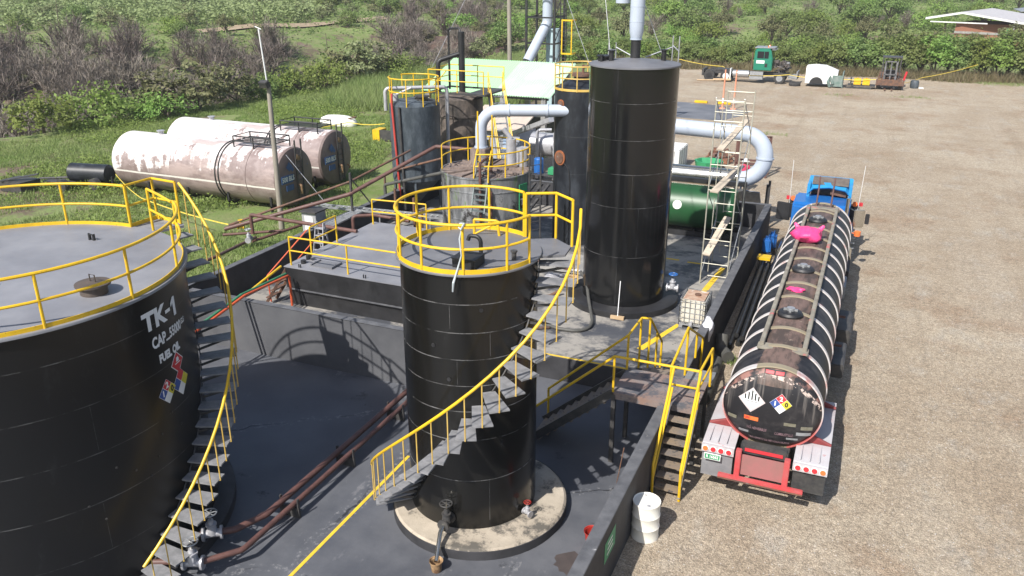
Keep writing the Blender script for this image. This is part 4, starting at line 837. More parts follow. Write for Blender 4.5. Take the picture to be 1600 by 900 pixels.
top('green_crate', MB().box(-13.95,-13.25,36.75,37.2,1.71,2.05), M['sign_green'], 'green crate on the upper shelf of the dark steel rack', 'crate', smooth=0, bev=.03)
top('yellow_helmet', MB().lathe([(.17,2.06),(.14,2.17),(0,2.22)], -13.5, 36.95, 16), M['yellow'], 'yellow hard hat resting on the green crate', 'hard hat')
for i, (x, z, m_, l) in enumerate(((-14.4,.91,'cloth_white','pale sack at the left of the middle rack shelf'),(-13.9,.91,'cloth_white','pale sack in the middle of the rack shelf'),(-13.45,.91,'cloth_white','pale sack at the right end of the rack shelf'))):
    top('sack', MB().lathe([(0,z),(.2,z),(.25,z+.15),(.2,z+.38),(.05,z+.45),(0,z+.45)], x, 36.95, 14), M[m_], l, 'sack')
top('yellow_can', MB().box(-14.7,-14.1,36.75,37.1,.36,.8), M['yellow'], 'yellow can on the floor under the dark steel rack', 'can', smooth=0, bev=.04)
top('red_can', MB().lathe([(0,.36),(.22,.36),(.23,.6),(.2,.95),(.05,1.0),(0,1.0)], -13.55, 36.9, 18), M['pink_cloth'], 'crimson can on the floor under the dark steel rack', 'can')
wood = MB()
for k in range(3): wood.beam((-14.6+.35*k,33.6,.42),(-14.2+.35*k,35.8,1.5),.12,.1)
top('leaning_beam', wood, M['steel_dark'], 'three dark beams leaning between the reactor and the dark tank', 'beams', smooth=0)
# lattice tower with duct
tw = thing('lattice_tower', 'black steel lattice tower with caged ladder behind the green roof', 'tower', (-22.0,57,0))
X0, X1, Y0, Y1 = -23.1,-21.0,56.2,58.2; lg = MB()
for x in (X0, X1):
    for y in (Y0, Y1): lg.box(x-.07,x+.07,y-.07,y+.07,0,15)
for k in range(9):
    z = .8+1.75*k
    for a, b in (((X0,Y0),(X1,Y0)),((X1,Y0),(X1,Y1)),((X1,Y1),(X0,Y1)),((X0,Y1),(X0,Y0))): lg.beam((*a,z),(*b,z),.07,.1)
    lg.beam((X0,Y1,z),(X1,Y1,z+1.75),.05,.05); lg.beam((X1,Y0,z),(X1,Y1,z+1.75),.05,.05)
lg.build('frame', M['black'], tw, smooth=0)
ld_ = MB()
for x in (-20.6,-20.15): ld_.cyl((x,56.3,0),(x,56.3,15),.035,6)
for k in range(48): ld_.cyl((-20.6,56.3,.3+.3*k),(-20.15,56.3,.3+.3*k),.02,5)
ld_.build('ladder', M['black'], tw)
for z0, z1 in ((5.5,7.7),(9.4,11.6),(13,15)):
    cg = MB()
    for x in (-20.2,-19.5): cg.box(x-.035,x+.035,55.55,55.62,z0,z1)
    for z in (z0, z1): cg.box(-20.235,-19.465,55.54,55.62,z-.05,z+.05).box(-19.5,-19.43,55.6,56.3,z-.05,z+.05)
    cg.build('ladder_cage', M['yellow'], tw, smooth=0)
top('flue_duct', MB().tube([(-21.9,57.2,15),(-21.9,57.2,7.4),(-22.6,55.2,4.9)],.36,20,fil=.5).disc((-21.9,57.2,9.4),.39,(0,0,1),20,.05).disc((-22.15,56.5,6.5),.39,(.33,.62,.7),20,.05), M['duct'], 'pale blue-grey flue duct bending down the lattice tower to the green roof', 'duct')
top('flue_stack', MB().cyl((-21.6,57.6,0),(-21.6,57.6,7.0),.5,20), mat('pale_teal_stack', (.42,.55,.58), (.36,.48,.52), .5), 'pale teal stack base standing inside the lattice tower', 'stack')
top('utility_pole', MB().cyl((-28.6,66,-1),(-28.75,66,16),.2,12,.15), M['pole_wood'], 'tall bare concrete pole behind the green roof', 'pole')
# ---- scaffold tower
sf = thing('scaffold_tower', 'tall narrow scaffold tower with planks beside the tallest tank', 'scaffold', (-4.25,29.5,.4))
SX, SY = (-4.80,-3.86), (28.45,30.75)
fr = MB()
for y in SY:
    for x in SX: fr.cyl((x,y,.4),(x+.02,y+.02,7.05),.024,8)
    for k in range(15):
        z = .75+.45*k
        if k % 3 != 2: fr.cyl((SX[0] if k % 2 else SX[0]+.25,y,z),(SX[1],y,z),.017,6)
    fr.cyl((SX[0],y,6.3),(SX[1],y,6.3),.022,6); fr.cyl((SX[0],y,6.98),(SX[1],y,6.98),.022,6)
    for x in (SX[0]+.25,):
        for k in range(4): fr.cyl((x,y,.9+1.6*k),(x,y,2.0+1.6*k),.016,6)
fr.build('frames', M['pale_yellow'].copy() if False else mat('galvanised_scaffold_tube', (.47,.46,.39), (.36,.34,.27), .5, .2, scale=5, wear=(.25,.14,.08), wamt=.68), sf)
bc = MB()
for x in SX:
    for k in range(4):
        z = .7+1.62*k; s2_ = k % 2; bc.cyl((x,SY[s2_],z),(x,SY[1-s2_],z+1.5),.016,6)
bc.build('cross_braces', M['galv'], sf)
MB().beam((-4.62,28.15,1.6),(-4.25,30.0,2.55),.28,.05).build('plank', M['wood'], sf, smooth=0)
MB().beam((-4.55,28.2,3.9),(-4.1,30.9,4.3),.30,.05).build('plank', M['wood'], sf, smooth=0)
MB().beam((-4.5,28.3,5.35),(-4.05,30.9,6.0),.24,.05).build('plank', M['wood'], sf, smooth=0)
# ---- green tank on skid, ducts
gtk = thing('green_tank', 'glossy green horizontal tank with a white disc on a black skid', 'tank', (-7,34.6,.4))
MB().tube([(-9.3,34.6,1.55),(-9.2,34.6,1.55),(-4.75,34.6,1.55),(-4.6,34.6,1.55)],[.8,.92,.92,.8],40).build('barrel', M['green_tank'], gtk)
MB().disc((-6.92,33.72,1.78),.19,(0,-.97,.24),28,.03).build('white_disc', M['white'], gtk)
sk = MB()
for y in (33.95,35.25): sk.box(-9.3,-4.5,y-.06,y+.06,.405,.62)
for x in (-9.0,-7.6,-6.2,-4.8): sk.box(x-.06,x+.06,33.95,35.25,.42,.68)
sk.box(-9.2,-4.3,34.75,35.0,2.55,2.72).box(-4.42,-4.3,34.75,34.87,.62,2.6).box(-9.2,-9.08,34.75,34.87,.62,2.6)
sk.build('skid_frame', M['black'], gtk, smooth=0)
top('steel_duct', MB().tube([(-10.2,36.85,2.4),(-5.0,36.75,2.4)],.40,28).disc((-5.02,36.75,2.4),.47,(1,0,0),28,.07).disc((-4.92,36.75,2.4),.47,(1,0,0),28,.07), M['chrome'], 'shiny stainless steel duct above the green tank', 'duct')
U = [(-4.95,36.75,2.40)]+[(-4.88+.98*sin(a), 36.75+.12*(1-cos(a)), 3.38-.98*cos(a)) for a in [pi*k/20 for k in range(1,20)]]+[(-4.95,37.0,4.36),(-7.8,37.15,4.42),(-10.2,37.2,4.42),(-10.2,37.2,.2)]
top('return_duct', MB().tube(U[:-3],.345,28).tube([U[-4],(-7.8,37.15,4.42),(-10.2,37.2,4.42),(-10.2,37.2,.2)],.344,28,fil=.8).disc((-4.95,37.0,4.36),.385,(1,-.05,0),28,.07).disc((-3.9,36.87,3.38),.385,(0,0,1),28,.06), M['duct'], 'big pale grey duct curving in a U around the scaffold tower', 'duct')
for i, (x, z) in enumerate(((-3.62,2.3),(-3.75,2.0))): top('duct_support', MB().box(x-.05,x+.05,37.3+.5*i,37.4+.5*i,0,z), M['steel_dark'], ['dark post nearer the bund wall corner under the U-shaped duct','dark post just behind its twin under the U-shaped duct'][i], 'post', smooth=0)
pn = MB(); pn.add([(-5.6,38.9,.05),(-3.9,38.6,.05),(-4.1,38.0,1.55),(-5.7,38.3,1.55),(-5.58,38.95,.05),(-3.88,38.65,.05),(-4.08,38.05,1.57),(-5.68,38.35,1.57)],[(3,2,1,0),(4,5,6,7),(0,1,5,4),(1,2,6,5),(2,3,7,6),(3,0,4,7)])
top('leaning_sheet', pn, M['galv'], 'pale sheet leaning behind the end bund wall under the duct', 'sheet', smooth=0)
# ---- IBC tote, sack, cans, pipes in the yard strip
ib = thing('tote_tank', 'caged white plastic tote with rusty stained top on the deck', 'tote', (-4.25,24.75,.4))
MB().box(-4.62,-3.88,24.3,25.25,.56,1.36).build('bottle', M['ibc'], ib, smooth=0, bev=.05)
MB().box(-4.58,-3.92,24.34,25.21,1.362,1.375).build('stained_lid', M['ibc_top'], ib, smooth=0)
MB().lathe([(.1,1.37),(.1,1.42),(0,1.43)],-4.2,24.8,16).build('filler_cap', M['rust_steel'], ib)
cg = MB(); bx = (-4.65,-3.85,24.27,25.28)
for z in (.58,.76,.94,1.12,1.30,1.39): cg.tube([(bx[0],bx[2],z),(bx[1],bx[2],z),(bx[1],bx[3],z),(bx[0],bx[3],z)],.014,6,closed=True)
for k in range(6):
    x = bx[0]+(bx[1]-bx[0])*k/5; y = bx[2]+(bx[3]-bx[2])*k/5
    for a, b in ((x,bx[2]),(x,bx[3]),(bx[0],y),(bx[1],y)): cg.cyl((a,b,.5),(a,b,1.39),.012,6)
cg.build('cage', M['galv'], ib)
pl_ = MB()
for x in (-4.65,-4.33,-3.97): pl_.box(x,x+.12,24.27,25.28,.405,.5)
pl_.box(-4.65,-3.85,24.27,25.28,.5,.55); pl_.build('pallet', M['galv'], ib, smooth=0)
MB().cyl((-4.25,24.3,.62),(-4.25,24.12,.62),.05,10).build('outlet_valve', M['silver'], ib)
sk = MB(); ring = []
for zz, rx, ry, oy in ((1.0,.08,.05,0),(1.12,.17,.12,0),(1.3,.2,.2,.02),(1.48,.17,.2,.0),(1.6,.12,.12,.02),(1.74,.05,.05,.06)):
    ring.append([(-3.44+.05*sin(zz*9)+rx*cos(2*pi*k/14)*(1+.15*sin(3*k+zz*20)), 22.25+oy+ry*sin(2*pi*k/14)*(1+.12*cos(2*k+zz*13)), zz+.02*sin(k*2.1)) for k in range(14)])
top('white_sack', sk.loft(ring), M['cloth_white'], 'crumpled white plastic sack draped over the bund wall by the tote', 'sack', smooth=80)
for i in range(9):
    row = i % 5; x = -2.98+.21*row; z = .085 if i < 5 else .25; y0 = 23.9+rnd.uniform(-.15,.5)+(.6 if i >= 5 else 0)
    lab = ['farthest left','second from the left','middle','second from the right','farthest right'][i] if i < 5 else ['left','second','third','rightmost'][i-5]
    top('black_pipe', MB().cyl((x+(.1 if i >= 5 else 0),y0,z+.012),(x+(.1 if i >= 5 else 0)-.15,y0+8.2+rnd.uniform(-.5,.4),z+.012),.082,12), M['mesh_black'], f'long black pipe, {lab} in the {"bottom" if i<5 else "upper"} layer of the pipe stack', 'pipe', 'stacked black pipes along the bund wall')
top('elbow_fitting', MB().tube([(-3.18,23.75,.62),(-3.15,23.5,.24),(-2.85,23.05,.22)],.19,20,fil=.22), M['hose'], 'grey elbow pipe fitting lying at the end of the black pipe stack', 'elbow pipe')
top('elbow_fitting', MB().cyl((-3.12,22.6,.24),(-3.05,20.2,.24),.19,20), M['hose'], 'grey pipe length lying beside the bund wall behind the outer stairs', 'pipe')
tb = thing('trestle', 'small yellow-topped trestle beside the black pipe stack', 'trestle', (-2.95,31.6,0)); MB().box(-3.2,-2.7,31.3,31.75,.62,.72).build('top_plate', M['yellow'], tb, smooth=0)
for x in (-3.15,-2.78): MB().box(x,x+.05,31.4,31.65,0,.62).build('leg', M['steel_dark'], tb, smooth=0)
for i, (x, y) in enumerate(((-3.08,33.5),(-2.95,34.2))):
    c_ = thing('blue_canister', ['nearer blue plastic canister by the bund wall','farther blue plastic canister by the bund wall'][i], 'canister', (x,y,0))
    MB().box(x-.17,x+.17,y-.2,y+.2,.25,.85).build('canister_body', M['blue_can'], c_, smooth=0, bev=.06); MB().cyl((x-.05,y,.85),(x-.05,y,.93),.05,10).tube([(x+.05,y-.12,.84),(x+.05,y-.08,.95),(x+.05,y+.08,.95),(x+.05,y+.12,.84)],.025,8).build('cap_and_grip', M['blue_can'], c_)
    MB().box(x-.2,x+.2,y-.22,y+.22,.0,.25).build('crate', M['steel_dark'], c_, smooth=0)
# white drum
dr = thing('steel_drum', 'dented white steel drum standing on the gravel by the wall', 'drum', (-3.08,14.22,0))
pf = [(0,.015),(.27,.015),(.285,0),(.29,.03),(.283,.05),(.283,.28),(.296,.30),(.283,.32),(.283,.56),(.296,.58),(.283,.60),(.283,.84),(.293,.87),(.285,.885),(.27,.865),(0,.865)]
MB().lathe(pf, -3.08, 14.22, 48).build('barrel', M['drum_white'], dr); MB().cyl((-3.0,14.05,.865),(-3.0,14.05,.89),.035,12).cyl((-3.15,14.4,.865),(-3.15,14.4,.88),.02,10).build('bung', M['silver'], dr)
top('thin_rod', MB().cyl((-4.0,14.6,ZF),(-3.75,14.7,1.7),.012,6), M['rust_steel'], 'thin rusty rod leaning upright against the bund wall in the pit', 'rod')
# ------------------------------------------------------------ weathered horizontal tanks on the grass
def peel_mat():
    m, n, L, b, co = base('peeling_brown_and_white_paint', .5); sx = n.new('ShaderNodeSeparateXYZ'); L.new(co, sx.inputs[0])
    br = mixc(n, L, ramp(n, L, noise(n, L, co, 2.5, 6), .4, .6), (.20,.15,.142), (.27,.215,.205))
    nz = noise(n, L, co, 1.0, 8, .72, (.55, .8, 1.3)); drip = noise(n, L, co, 2.6, 4, .6, (1, .1, .12))
    up = math_(n, L, 'ADD', math_(n, L, 'MULTIPLY', sx.outputs[2], .40), math_(n, L, 'MULTIPLY_ADD', sx.outputs[0], -.062, -1.17))
    f = math_(n, L, 'ADD', up, math_(n, L, 'ADD', math_(n, L, 'MULTIPLY_ADD', nz, 1.7, -.85), math_(n, L, 'MULTIPLY_ADD', drip, 1.5, -.75)))
    c = mixc(n, L, ramp(n, L, f, -.02, .12), br, (.70,.66,.65))
    pk = ramp(n, L, noise(n, L, co, .7, 7, .72, (.45, 1.6, 1.6)), .50, .60); c = mixc(n, L, math_(n, L, 'MULTIPLY', pk, .8), c, (.36,.28,.26))
    ln = math_(n, L, 'LESS_THAN', math_(n, L, 'ABSOLUTE', math_(n, L, 'SUBTRACT', math_(n, L, 'ADD', sx.outputs[2], math_(n, L, 'MULTIPLY', nz, .12)), 1.32)), .045)
    c = mixc(n, L, ln, c, (.68,.65,.6)); L.new(c, b.inputs['Base Color']); bump(n, L, b, noise(n, L, co, .8, 3), .15, .06); return m
M['peel'] = peel_mat()
M['end_brown'] = mat('chalky_brown_primer', (.20,.15,.138), (.15,.11,.10), .6, scale=2, wear=(.4,.36,.33), wamt=.67)
M['plate_blue'] = mat('faded_blue_plate', (.03,.085,.22), (.045,.10,.24), .6)
def htank(label, xe, cy, L_, R, cz, words):
    t = thing('horizontal_tank', label, 'tank', (xe, cy, 0)); x0 = xe-L_
    MB().tube([(x0-.42,cy,cz),(x0-.33,cy,cz),(x0-.16,cy,cz),(x0,cy,cz),(xe,cy,cz)],[R*.3,R*.68,R*.92,R,R],56).build('barrel', M['peel'], t)
    e_ = MB().tube([(xe,cy,cz),(xe+.10,cy,cz),(xe+.20,cy,cz),(xe+.26,cy,cz)],[R,R*.96,R*.7,R*.25],56).build('end_dish', M['end_brown'], t)
    hp = MB()
    for x in (xe-3.55,xe-3.35): hp.tube([(x,cy+(R+.02)*cos(a),cz+(R+.02)*sin(a)) for a in [2*pi*k/56 for k in range(56)]],.035,6,closed=True)
    hp.build('dark_hoops', M['steel_dark'], t)
    MB().tube([(xe-1.7,cy+(R+.005)*cos(a),cz+(R+.005)*sin(a)) for a in [2*pi*k/56 for k in range(56)]],.015,6,closed=True).build('weld_hoop', M['end_brown'], t)
    rk = MB(); zt = cz+R
    for zz in (.18,.42):
        rk.tube([(xe-2.9,cy-.62,zt+zz),(xe-.5,cy-.62,zt+zz),(xe-.5,cy+.62,zt+zz),(xe-2.9,cy+.62,zt+zz)],.035,6,closed=True)
    for x in (xe-2.9,xe-1.7,xe-.5):
        for y in (cy-.62,cy+.62): rk.cyl((x,y,zt-.12),(x,y,zt+.42),.035,6)
    for k in range(5): rk.box(xe-2.85,xe-.55,cy-.6+.28*k,cy-.5+.28*k,zt+.16,zt+.19)
    rk.build('roof_rack', M['black'], t, smooth=0)
    MB().cyl((xe-8.2,cy,zt-.02),(xe-8.2,cy,zt+.16),.14,16).cyl((xe-8.2,cy,zt+.16),(xe-8.2,cy,zt+.2),.2,16).build('top_nozzle', M['silver'], t)
    for k in range(5):
        x = xe-.5-2.6*k; MB().box(x-.05,x+.05,cy-R*.85,cy-R*.78,.0,cz-R*.55).box(x-.05,x+.05,cy+R*.78,cy+R*.85,0,cz-R*.55).box(x-.05,x+.05,cy-R*.85,cy+R*.85,.1,.3).build('saddle_leg', M['black'], t, smooth=0)
    ld = MB(); xf = xe+.30
    for y in (cy-.05,cy+.42): ld.beam((xf,y,.25),(xf,y,zt+.35),.05,.07)
    for k in range(9): ld.cyl((xf,cy-.05,.5+.3*k),(xf,cy+.42,.5+.3*k),.018,6)
    ld.build('end_ladder', M['steel_dark'], e_, smooth=0)
    pl = MB().cbox((xf-.05,cy-.70,cz+.05),(.02,1.0,.38)).cbox((xf-.05,cy-.60,cz-.40),(.02,.55,.28)).build('blue_plate', M['plate_blue'], e_, smooth=0)
    dm = MB()
    for oy, oz, s in ((-.55,.62,.24),(-.33,.46,.13)): dm.add([(xf-.04,cy+oy,cz+oz-s),(xf-.04,cy+oy+s,cz+oz),(xf-.04,cy+oy,cz+oz+s),(xf-.04,cy+oy-s,cz+oz)],[(0,1,2,3)])
    dm.build('blue_diamond', M['plate_blue'], e_, smooth=0)
    if words: tx = MB(); text_plane(tx, words, .33, (xf-.035,cy-.70,cz+.05), (0,1,0), (0,0,1), .85, .012); tx.build('lettering', M['text'], pl, smooth=0)
    MB().add([(xf-.10,cy+.5,cz+.25),(xf-.10,cy+.95,cz+.25),(xf-.10,cy+.95,cz+.5),(xf-.10,cy+.5,cz+.5)],[(0,1,2,3)]).build('blue_tag', M['plate_blue'], e_, smooth=0)
    MB().disc((xf,cy+.1,cz+.95),.13,(1,0,0),16,.1).tube([(xf,cy-.0,cz-.35),(xf+.15,cy,cz-.4),(xf+.15,cy,cz-.8)],.06,8,fil=.05).tube([(xf,cy+.72,cz-.5),(xf+.15,cy+.72,cz-.55),(xf+.15,cy+.72,cz-.7)],.05,8).build('end_fittings', M['bucket_rust'], e_)
    return t
htank('nearer rusty white-peeling horizontal tank with roof rack and blue lettering plate', -25.5, 32.1, 10.35, 1.46, 1.56, '500 BLS')
htank('farther rusty white-peeling horizontal tank half hidden behind its twin', -26.2, 36.6, 10.4, 1.46, 1.54, '500 BLS')
# shell on the grass, little trailer tank, skip, tape
so_ = MB()
so_.loft([[(-36.6+rx*cos(2*pi*k/28), 52.0+ry*sin(2*pi*k/28), z) for k in range(28)] for rx, ry, z in ((1.55,.75,.02),(1.6,.8,.25),(1.45,.7,.5),(1.0,.45,.68),(.3,.15,.74))])
wsh = thing('white_shell', 'white upturned fibreglass shell lying on the grass behind the rusty tanks', 'shell', (-36.6,52,0)); so_.build('shell_body', M['drum_white'], wsh, smooth=60)
MB().tube([(-35.35+.3*cos(2*pi*k/20), 52.0+.3*sin(2*pi*k/20), .62+.06*cos(2*pi*k/20)) for k in range(20)],.05,8,closed=True).build('rusty_rim', M['rust_steel'], wsh)
lt_ = thing('tank_trailer', 'small black tank trailer resting in the grass left of the rusty tanks', 'trailer', (-38.3,30.2,0))
MB().tube([(-39.0,30.6,.85),(-38.9,30.6,.85),(-36.9,31.2,.8),(-36.8,31.2,.8)],[.3,.5,.5,.35],24).build('tank_body', M['second_tank'], lt_)
MB().tube([(-40.6,29.9,.5),(-39.0,30.4,.6)],.06,8).box(-40.0,-38.2,29.6,30.2,.35,.5).cyl((-38.6,29.5,.35),(-38.6,29.8,.35),.35,18).cyl((-37.2,30.3,.35),(-37.2,30.6,.35),.35,18).build('chassis', M['steel_dark'], lt_)
top('scrap_box', MB().box(-41.8,-40.2,28.4,29.6,.05,.6).beam((-41.6,28.4,.6),(-40.0,29.4,.9),.3,.05), M['steel_dark'], 'dark scrap metal box lying beside the small tank trailer', 'scrap', smooth=0)
sk_ = thing('metal_skip', 'open dark trough with a yellow end standing in the grass by the conical tank', 'skip', (-27.5,48.2,0))
sx0, sy0 = -30.5, 48.0
MB().box(sx0,sx0+4,sy0,sy0+.08,0,.75).box(sx0,sx0+4,sy0+1.9,sy0+2,0,.75).box(sx0+3.9,sx0+4,sy0,sy0+2,0,.75).box(sx0,sx0+4,sy0,sy0+2,0,.05).build('trough', M['steel_dark'], sk_, smooth=0)
MB().box(sx0-.55,sx0-.003,sy0-.05,sy0+.9,0,.75).build('yellow_end', M['yellow'], sk_, smooth=0)
def tape(label, pts, group=None):
    mb = MB(); P = [Vector(p) for p in pts]
    for a, b in zip(P, P[1:]):
        q = [a.lerp(b, k/6)+Vector((0,0,-.12*(1-(2*k/6-1)**2))) for k in range(7)]
        for c, d in zip(q, q[1:]): mb.beam(c, d, .01, .05)
    return top('barrier_tape', mb, M['tape'], label, 'barrier tape', group, smooth=0)
tape('yellow barrier tape from the small black trailer to the brown pipe tap', [(-36.2,31,.9),(-31.5,28.2,.8),(-23.4,25.6,1.1)])
tape('yellow barrier tape past the white shell to the conical tank', [(-37.6,47,.4),(-34.6,50.4,.6),(-31,49.5,.9)])
tape('yellow barrier tape strung along the far left of the green truck', [(-20.5,95,1.4),(-15,91.5,1.2),(-13.2,89.2,.85)])
tape('yellow barrier tape strung from green truck past the white hood to the forklift', [(-13,88.8,.75),(-8,88.6,1.0),(-4.5,88.2,.9),(.5,88.4,1.0)])
tape('yellow barrier tape rising from the forklift to the right hedge', [(2,89.5,.5),(4.3,94,.7),(9.5,99,1.7)])
top('concrete_cover', MB().box(-41.6,-39.6,63.5,64.4,.0,.25), M['concrete_grey'], 'flat concrete cover slab on the grass beyond the white shell', 'slab', smooth=0, bev=.03)
# ------------------------------------------------------------ tanker semi-trailer
AX = -1.05
tt_ = thing('tanker_trailer', 'black tanker trailer with pinkish hoops parked on the gravel', 'tanker trailer', (AX, 16.2, 0))
def barrel_mat():
    m, n, L, b, co = base('black_and_rust_tanker_paint', .5, 0, .4); sx = n.new('ShaderNodeSeparateXYZ'); L.new(co, sx.inputs[0])
    ax = math_(n, L, 'ABSOLUTE', sx.outputs[0]); wb = math_(n, L, 'MULTIPLY_ADD', noise(n, L, co, 3, 5), .3, -.15)
    c = mixc(n, L, ramp(n, L, noise(n, L, co, 1.6, 8, .72, (1, 2.5, 1)), .48, .72), (.014,.014,.017), (.06,.055,.056))
    band = math_(n, L, 'MULTIPLY', math_(n, L, 'LESS_THAN', math_(n, L, 'ADD', ax, wb), .40), math_(n, L, 'GREATER_THAN', sx.outputs[2], 2.7))
    ck = n.new('ShaderNodeTexNoise'); ck.inputs['Scale'].default_value = 1.3; ck.inputs['Detail'].default_value = 3
    br = mixc(n, L, ramp(n, L, noise(n, L, co, 1.5, 5, .7, (2.6, .7, 1)), .42, .58), (.06,.045,.038), (.14,.095,.08)); br = mixc(n, L, ramp(n, L, noise(n, L, co, 6, 6, .7), .62, .7), br, (.26,.20,.16))
    c = mixc(n, L, band, c, br)
    # peeling streaks running down the rear head
    hd = math_(n, L, 'LESS_THAN', sx.outputs[1], .83)
    top_e = math_(n, L, 'SUBTRACT', sx.outputs[2], math_(n, L, 'MULTIPLY_ADD', math_(n, L, 'MULTIPLY', ax, ax), -.62, 2.92))
    stn = noise(n, L, co, 2.0, 3, .6, (6.5, .2, .22)); 
    inst = math_(n, L, 'MULTIPLY', hd, ramp(n, L, math_(n, L, 'ADD', top_e, math_(n, L, 'MULTIPLY', stn, .9)), .02, .22))
    below = math_(n, L, 'LESS_THAN', top_e, .03)
    c = mixc(n, L, math_(n, L, 'MULTIPLY', math_(n, L, 'MULTIPLY', inst, below), ramp(n, L, stn, .52, .70)), c, (.15,.135,.125))
    ch = math_(n, L, 'LESS_THAN', math_(n, L, 'ABSOLUTE', top_e), .055); ch = math_(n, L, 'MULTIPLY', math_(n, L, 'MULTIPLY', ch, hd), ramp(n, L, noise(n, L, co, 9, 4, .7), .52, .56))
    c = mixc(n, L, math_(n, L, 'MULTIPLY', ch, .8), c, (.60,.48,.42))
    capb = math_(n, L, 'MULTIPLY', hd, math_(n, L, 'GREATER_THAN', top_e, .06)); c = mixc(n, L, math_(n, L, 'MULTIPLY', capb, ramp(n, L, noise(n, L, co, 4, 5), .42, .56)), c, (.25,.13,.11))
    sp = ramp(n, L, noise(n, L, co, 22, 3, .7), .735, .76); c = mixc(n, L, sp, c, (.5,.45,.42))
    L.new(c, b.inputs['Base Color']); bump(n, L, b, noise(n, L, co, 2, 4), .15, .03); return m
M['barrel'] = barrel_mat(); CZ = 2.10; EX, EZ = 1.05, .98
MB().tube([(AX,16.70,CZ),(AX,16.715,CZ),(AX,16.76,CZ),(AX,16.84,CZ),(AX,16.94,CZ),(AX,17.0,CZ),(AX,31.4,CZ),(AX,31.55,CZ),(AX,31.65,CZ)],[.12,.32,.60,.85,.97,1,1,.85,.4],72,e=(EX,EZ)).build('tank_barrel', M['barrel'], tt_)
def hoop_mat():
    m, n, L, b, co = base('pinkish_white_hoop_paint', .5); sx = n.new('ShaderNodeSeparateXYZ'); L.new(co, sx.inputs[0])
    ax = math_(n, L, 'ABSOLUTE', sx.outputs[0])
    c = mixc(n, L, ramp(n, L, noise(n, L, co, 2.2, 6, .7), .54, .68), (.50,.47,.46), (.42,.21,.19)); c = mixc(n, L, ramp(n, L, math_(n, L, 'MULTIPLY', math_(n, L, 'ADD', sx.outputs[2], math_(n, L, 'MULTIPLY', noise(n, L, co, 2, 4), .8)), .25), .50, .62), (.50,.12,.11), c)
    c = mixc(n, L, math_(n, L, 'LESS_THAN', ax, .42), c, (.26,.22,.15)); L.new(c, b.inputs['Base Color']); return m
M['hoop'] = hoop_mat()
for k in range(14):
    y = 17.02+1.10*k; hb = MB(); fat = 1.0 if k else 1.5
    hb.loft([[(AX+(EX+o)*cos(a), y+d*fat, CZ+(EZ+o)*sin(a)) for o, d in ((.0,-.065),(.028,-.06),(.028,.06),(.0,.065))] for a in [2*pi*j/72 for j in range(73)]], caps=False)
    hb.build('hoop', M['hoop'], tt_)
# outer rear rim hoop
# catwalk trays on top
M['tray'] = mat('cream_weathered_tray', (.27,.25,.20), (.18,.16,.13), .7, scale=4, wear=(.45,.12,.12), wamt=.58, wscale=3)
ty = MB()
for x in (AX-.52, AX+.42):
    ty.box(x,x+.10,18.05,30.7,3.0,3.16)
ty.box(AX-.56,AX+.56,17.95,18.25,3.0,3.06).box(AX-.56,AX+.56,30.5,30.8,3.0,3.10); ty.build('spill_tray', M['tray'], tt_, smooth=0, bev=.012)
rl = MB(); rl.tube([(AX-.25,30.9,3.05),(AX-.25,31.2,3.6),(AX-.27,31.6,4.0)],.03,8,fil=.2).tube([(AX+.25,30.9,3.05),(AX+.25,31.2,3.6),(AX+.25,31.6,4.0)],.03,8,fil=.2); rl.build('front_loops', M['brown_pipe'], tt_)
for y in (20.1,23.6,28.9):
    h_ = MB().lathe([(0,3.05),(.30,3.05),(.31,3.12),(.27,3.17),(.0,3.22)], AX-.05, y, 32).build('manhole', M['black'], tt_)
    MB().lathe([(0,3.2),(.1,3.2),(.1,3.27),(0,3.28)], AX-.05, y, 12).cbox((AX-.05,y,3.22),(.34,.05,.05)).cbox((AX-.05,y,3.22),(.05,.3,.05)).build('manhole_clamp', M['galv'], h_, smooth=0)
# fenders
M['maroon'] = mat('dull_maroon_gusset', (.22,.03,.03), (.16,.03,.03), .6)
M['fender'] = mat('chalky_white_and_red_fender', (.45,.44,.46), (.40,.35,.355), .6, scale=1.2, wear=(.38,.14,.13), wamt=.64, wscale=3)
for i, s in enumerate((-1, 1)):
    xo, xi = AX+s*1.33, AX+s*.62
    xa, xb = min(xo, xi), max(xo, xi)
    fd = MB(); prof = [(16.28,1.12),(16.35,1.26),(17.0,1.31),(18.6,1.31),(19.4,1.24),(19.75,1.05)]
    fd.loft([[(x, y, z+dz) for x, dz in ((xa,0),(xb,0),(xb,-.03),(xa,-.03))] for y, z in prof])
    for k in range(3): fd.box(xa+.12+.19*k,xa+.145+.19*k,16.4,17.05,1.29,1.325)
    fd.build('fender', M['fender'], tt_, smooth=0)
    for y in (17.12,18.9):
        MB().add([(xo,y,1.32),(xi,y,1.32),(xi,y,1.62),(xo,y+.02,1.36),(xo,y+.05,1.32),(xi,y+.05,1.32),(xi,y+.05,1.62),(xo,y+.05,1.36)],[(0,1,2,3),(7,6,5,4),(0,4,5,1),(1,5,6,2),(2,6,7,3),(3,7,4,0)]).build('gusset', M['maroon'], tt_, smooth=0)
    lb = MB().box(xa,xb,16.24,16.29,1.08,1.27).build('lamp_bar', M['fender'], tt_, smooth=0)
    for k in range(4):
        x = xo-s*(.09+.17*k); z = 1.175
        MB().disc((x,16.235,z),.075,(0,1,0),18,.02).build('lamp_ring', M['white'], lb); MB().disc((x,16.222,z),.058,(0,1,0),18,.02).build('tail_lamp', M['orange'] if k == 0 else M['sign_red'], lb)
    MB().box(xa+.02,xb-.02,16.31,16.34,.55 if s > 0 else .45,1.08).build('mud_flap', M['rubber'] if s > 0 else mat('grey_mud_flap',(.17,.17,.18),(.22,.22,.23),.8), tt_, smooth=0)
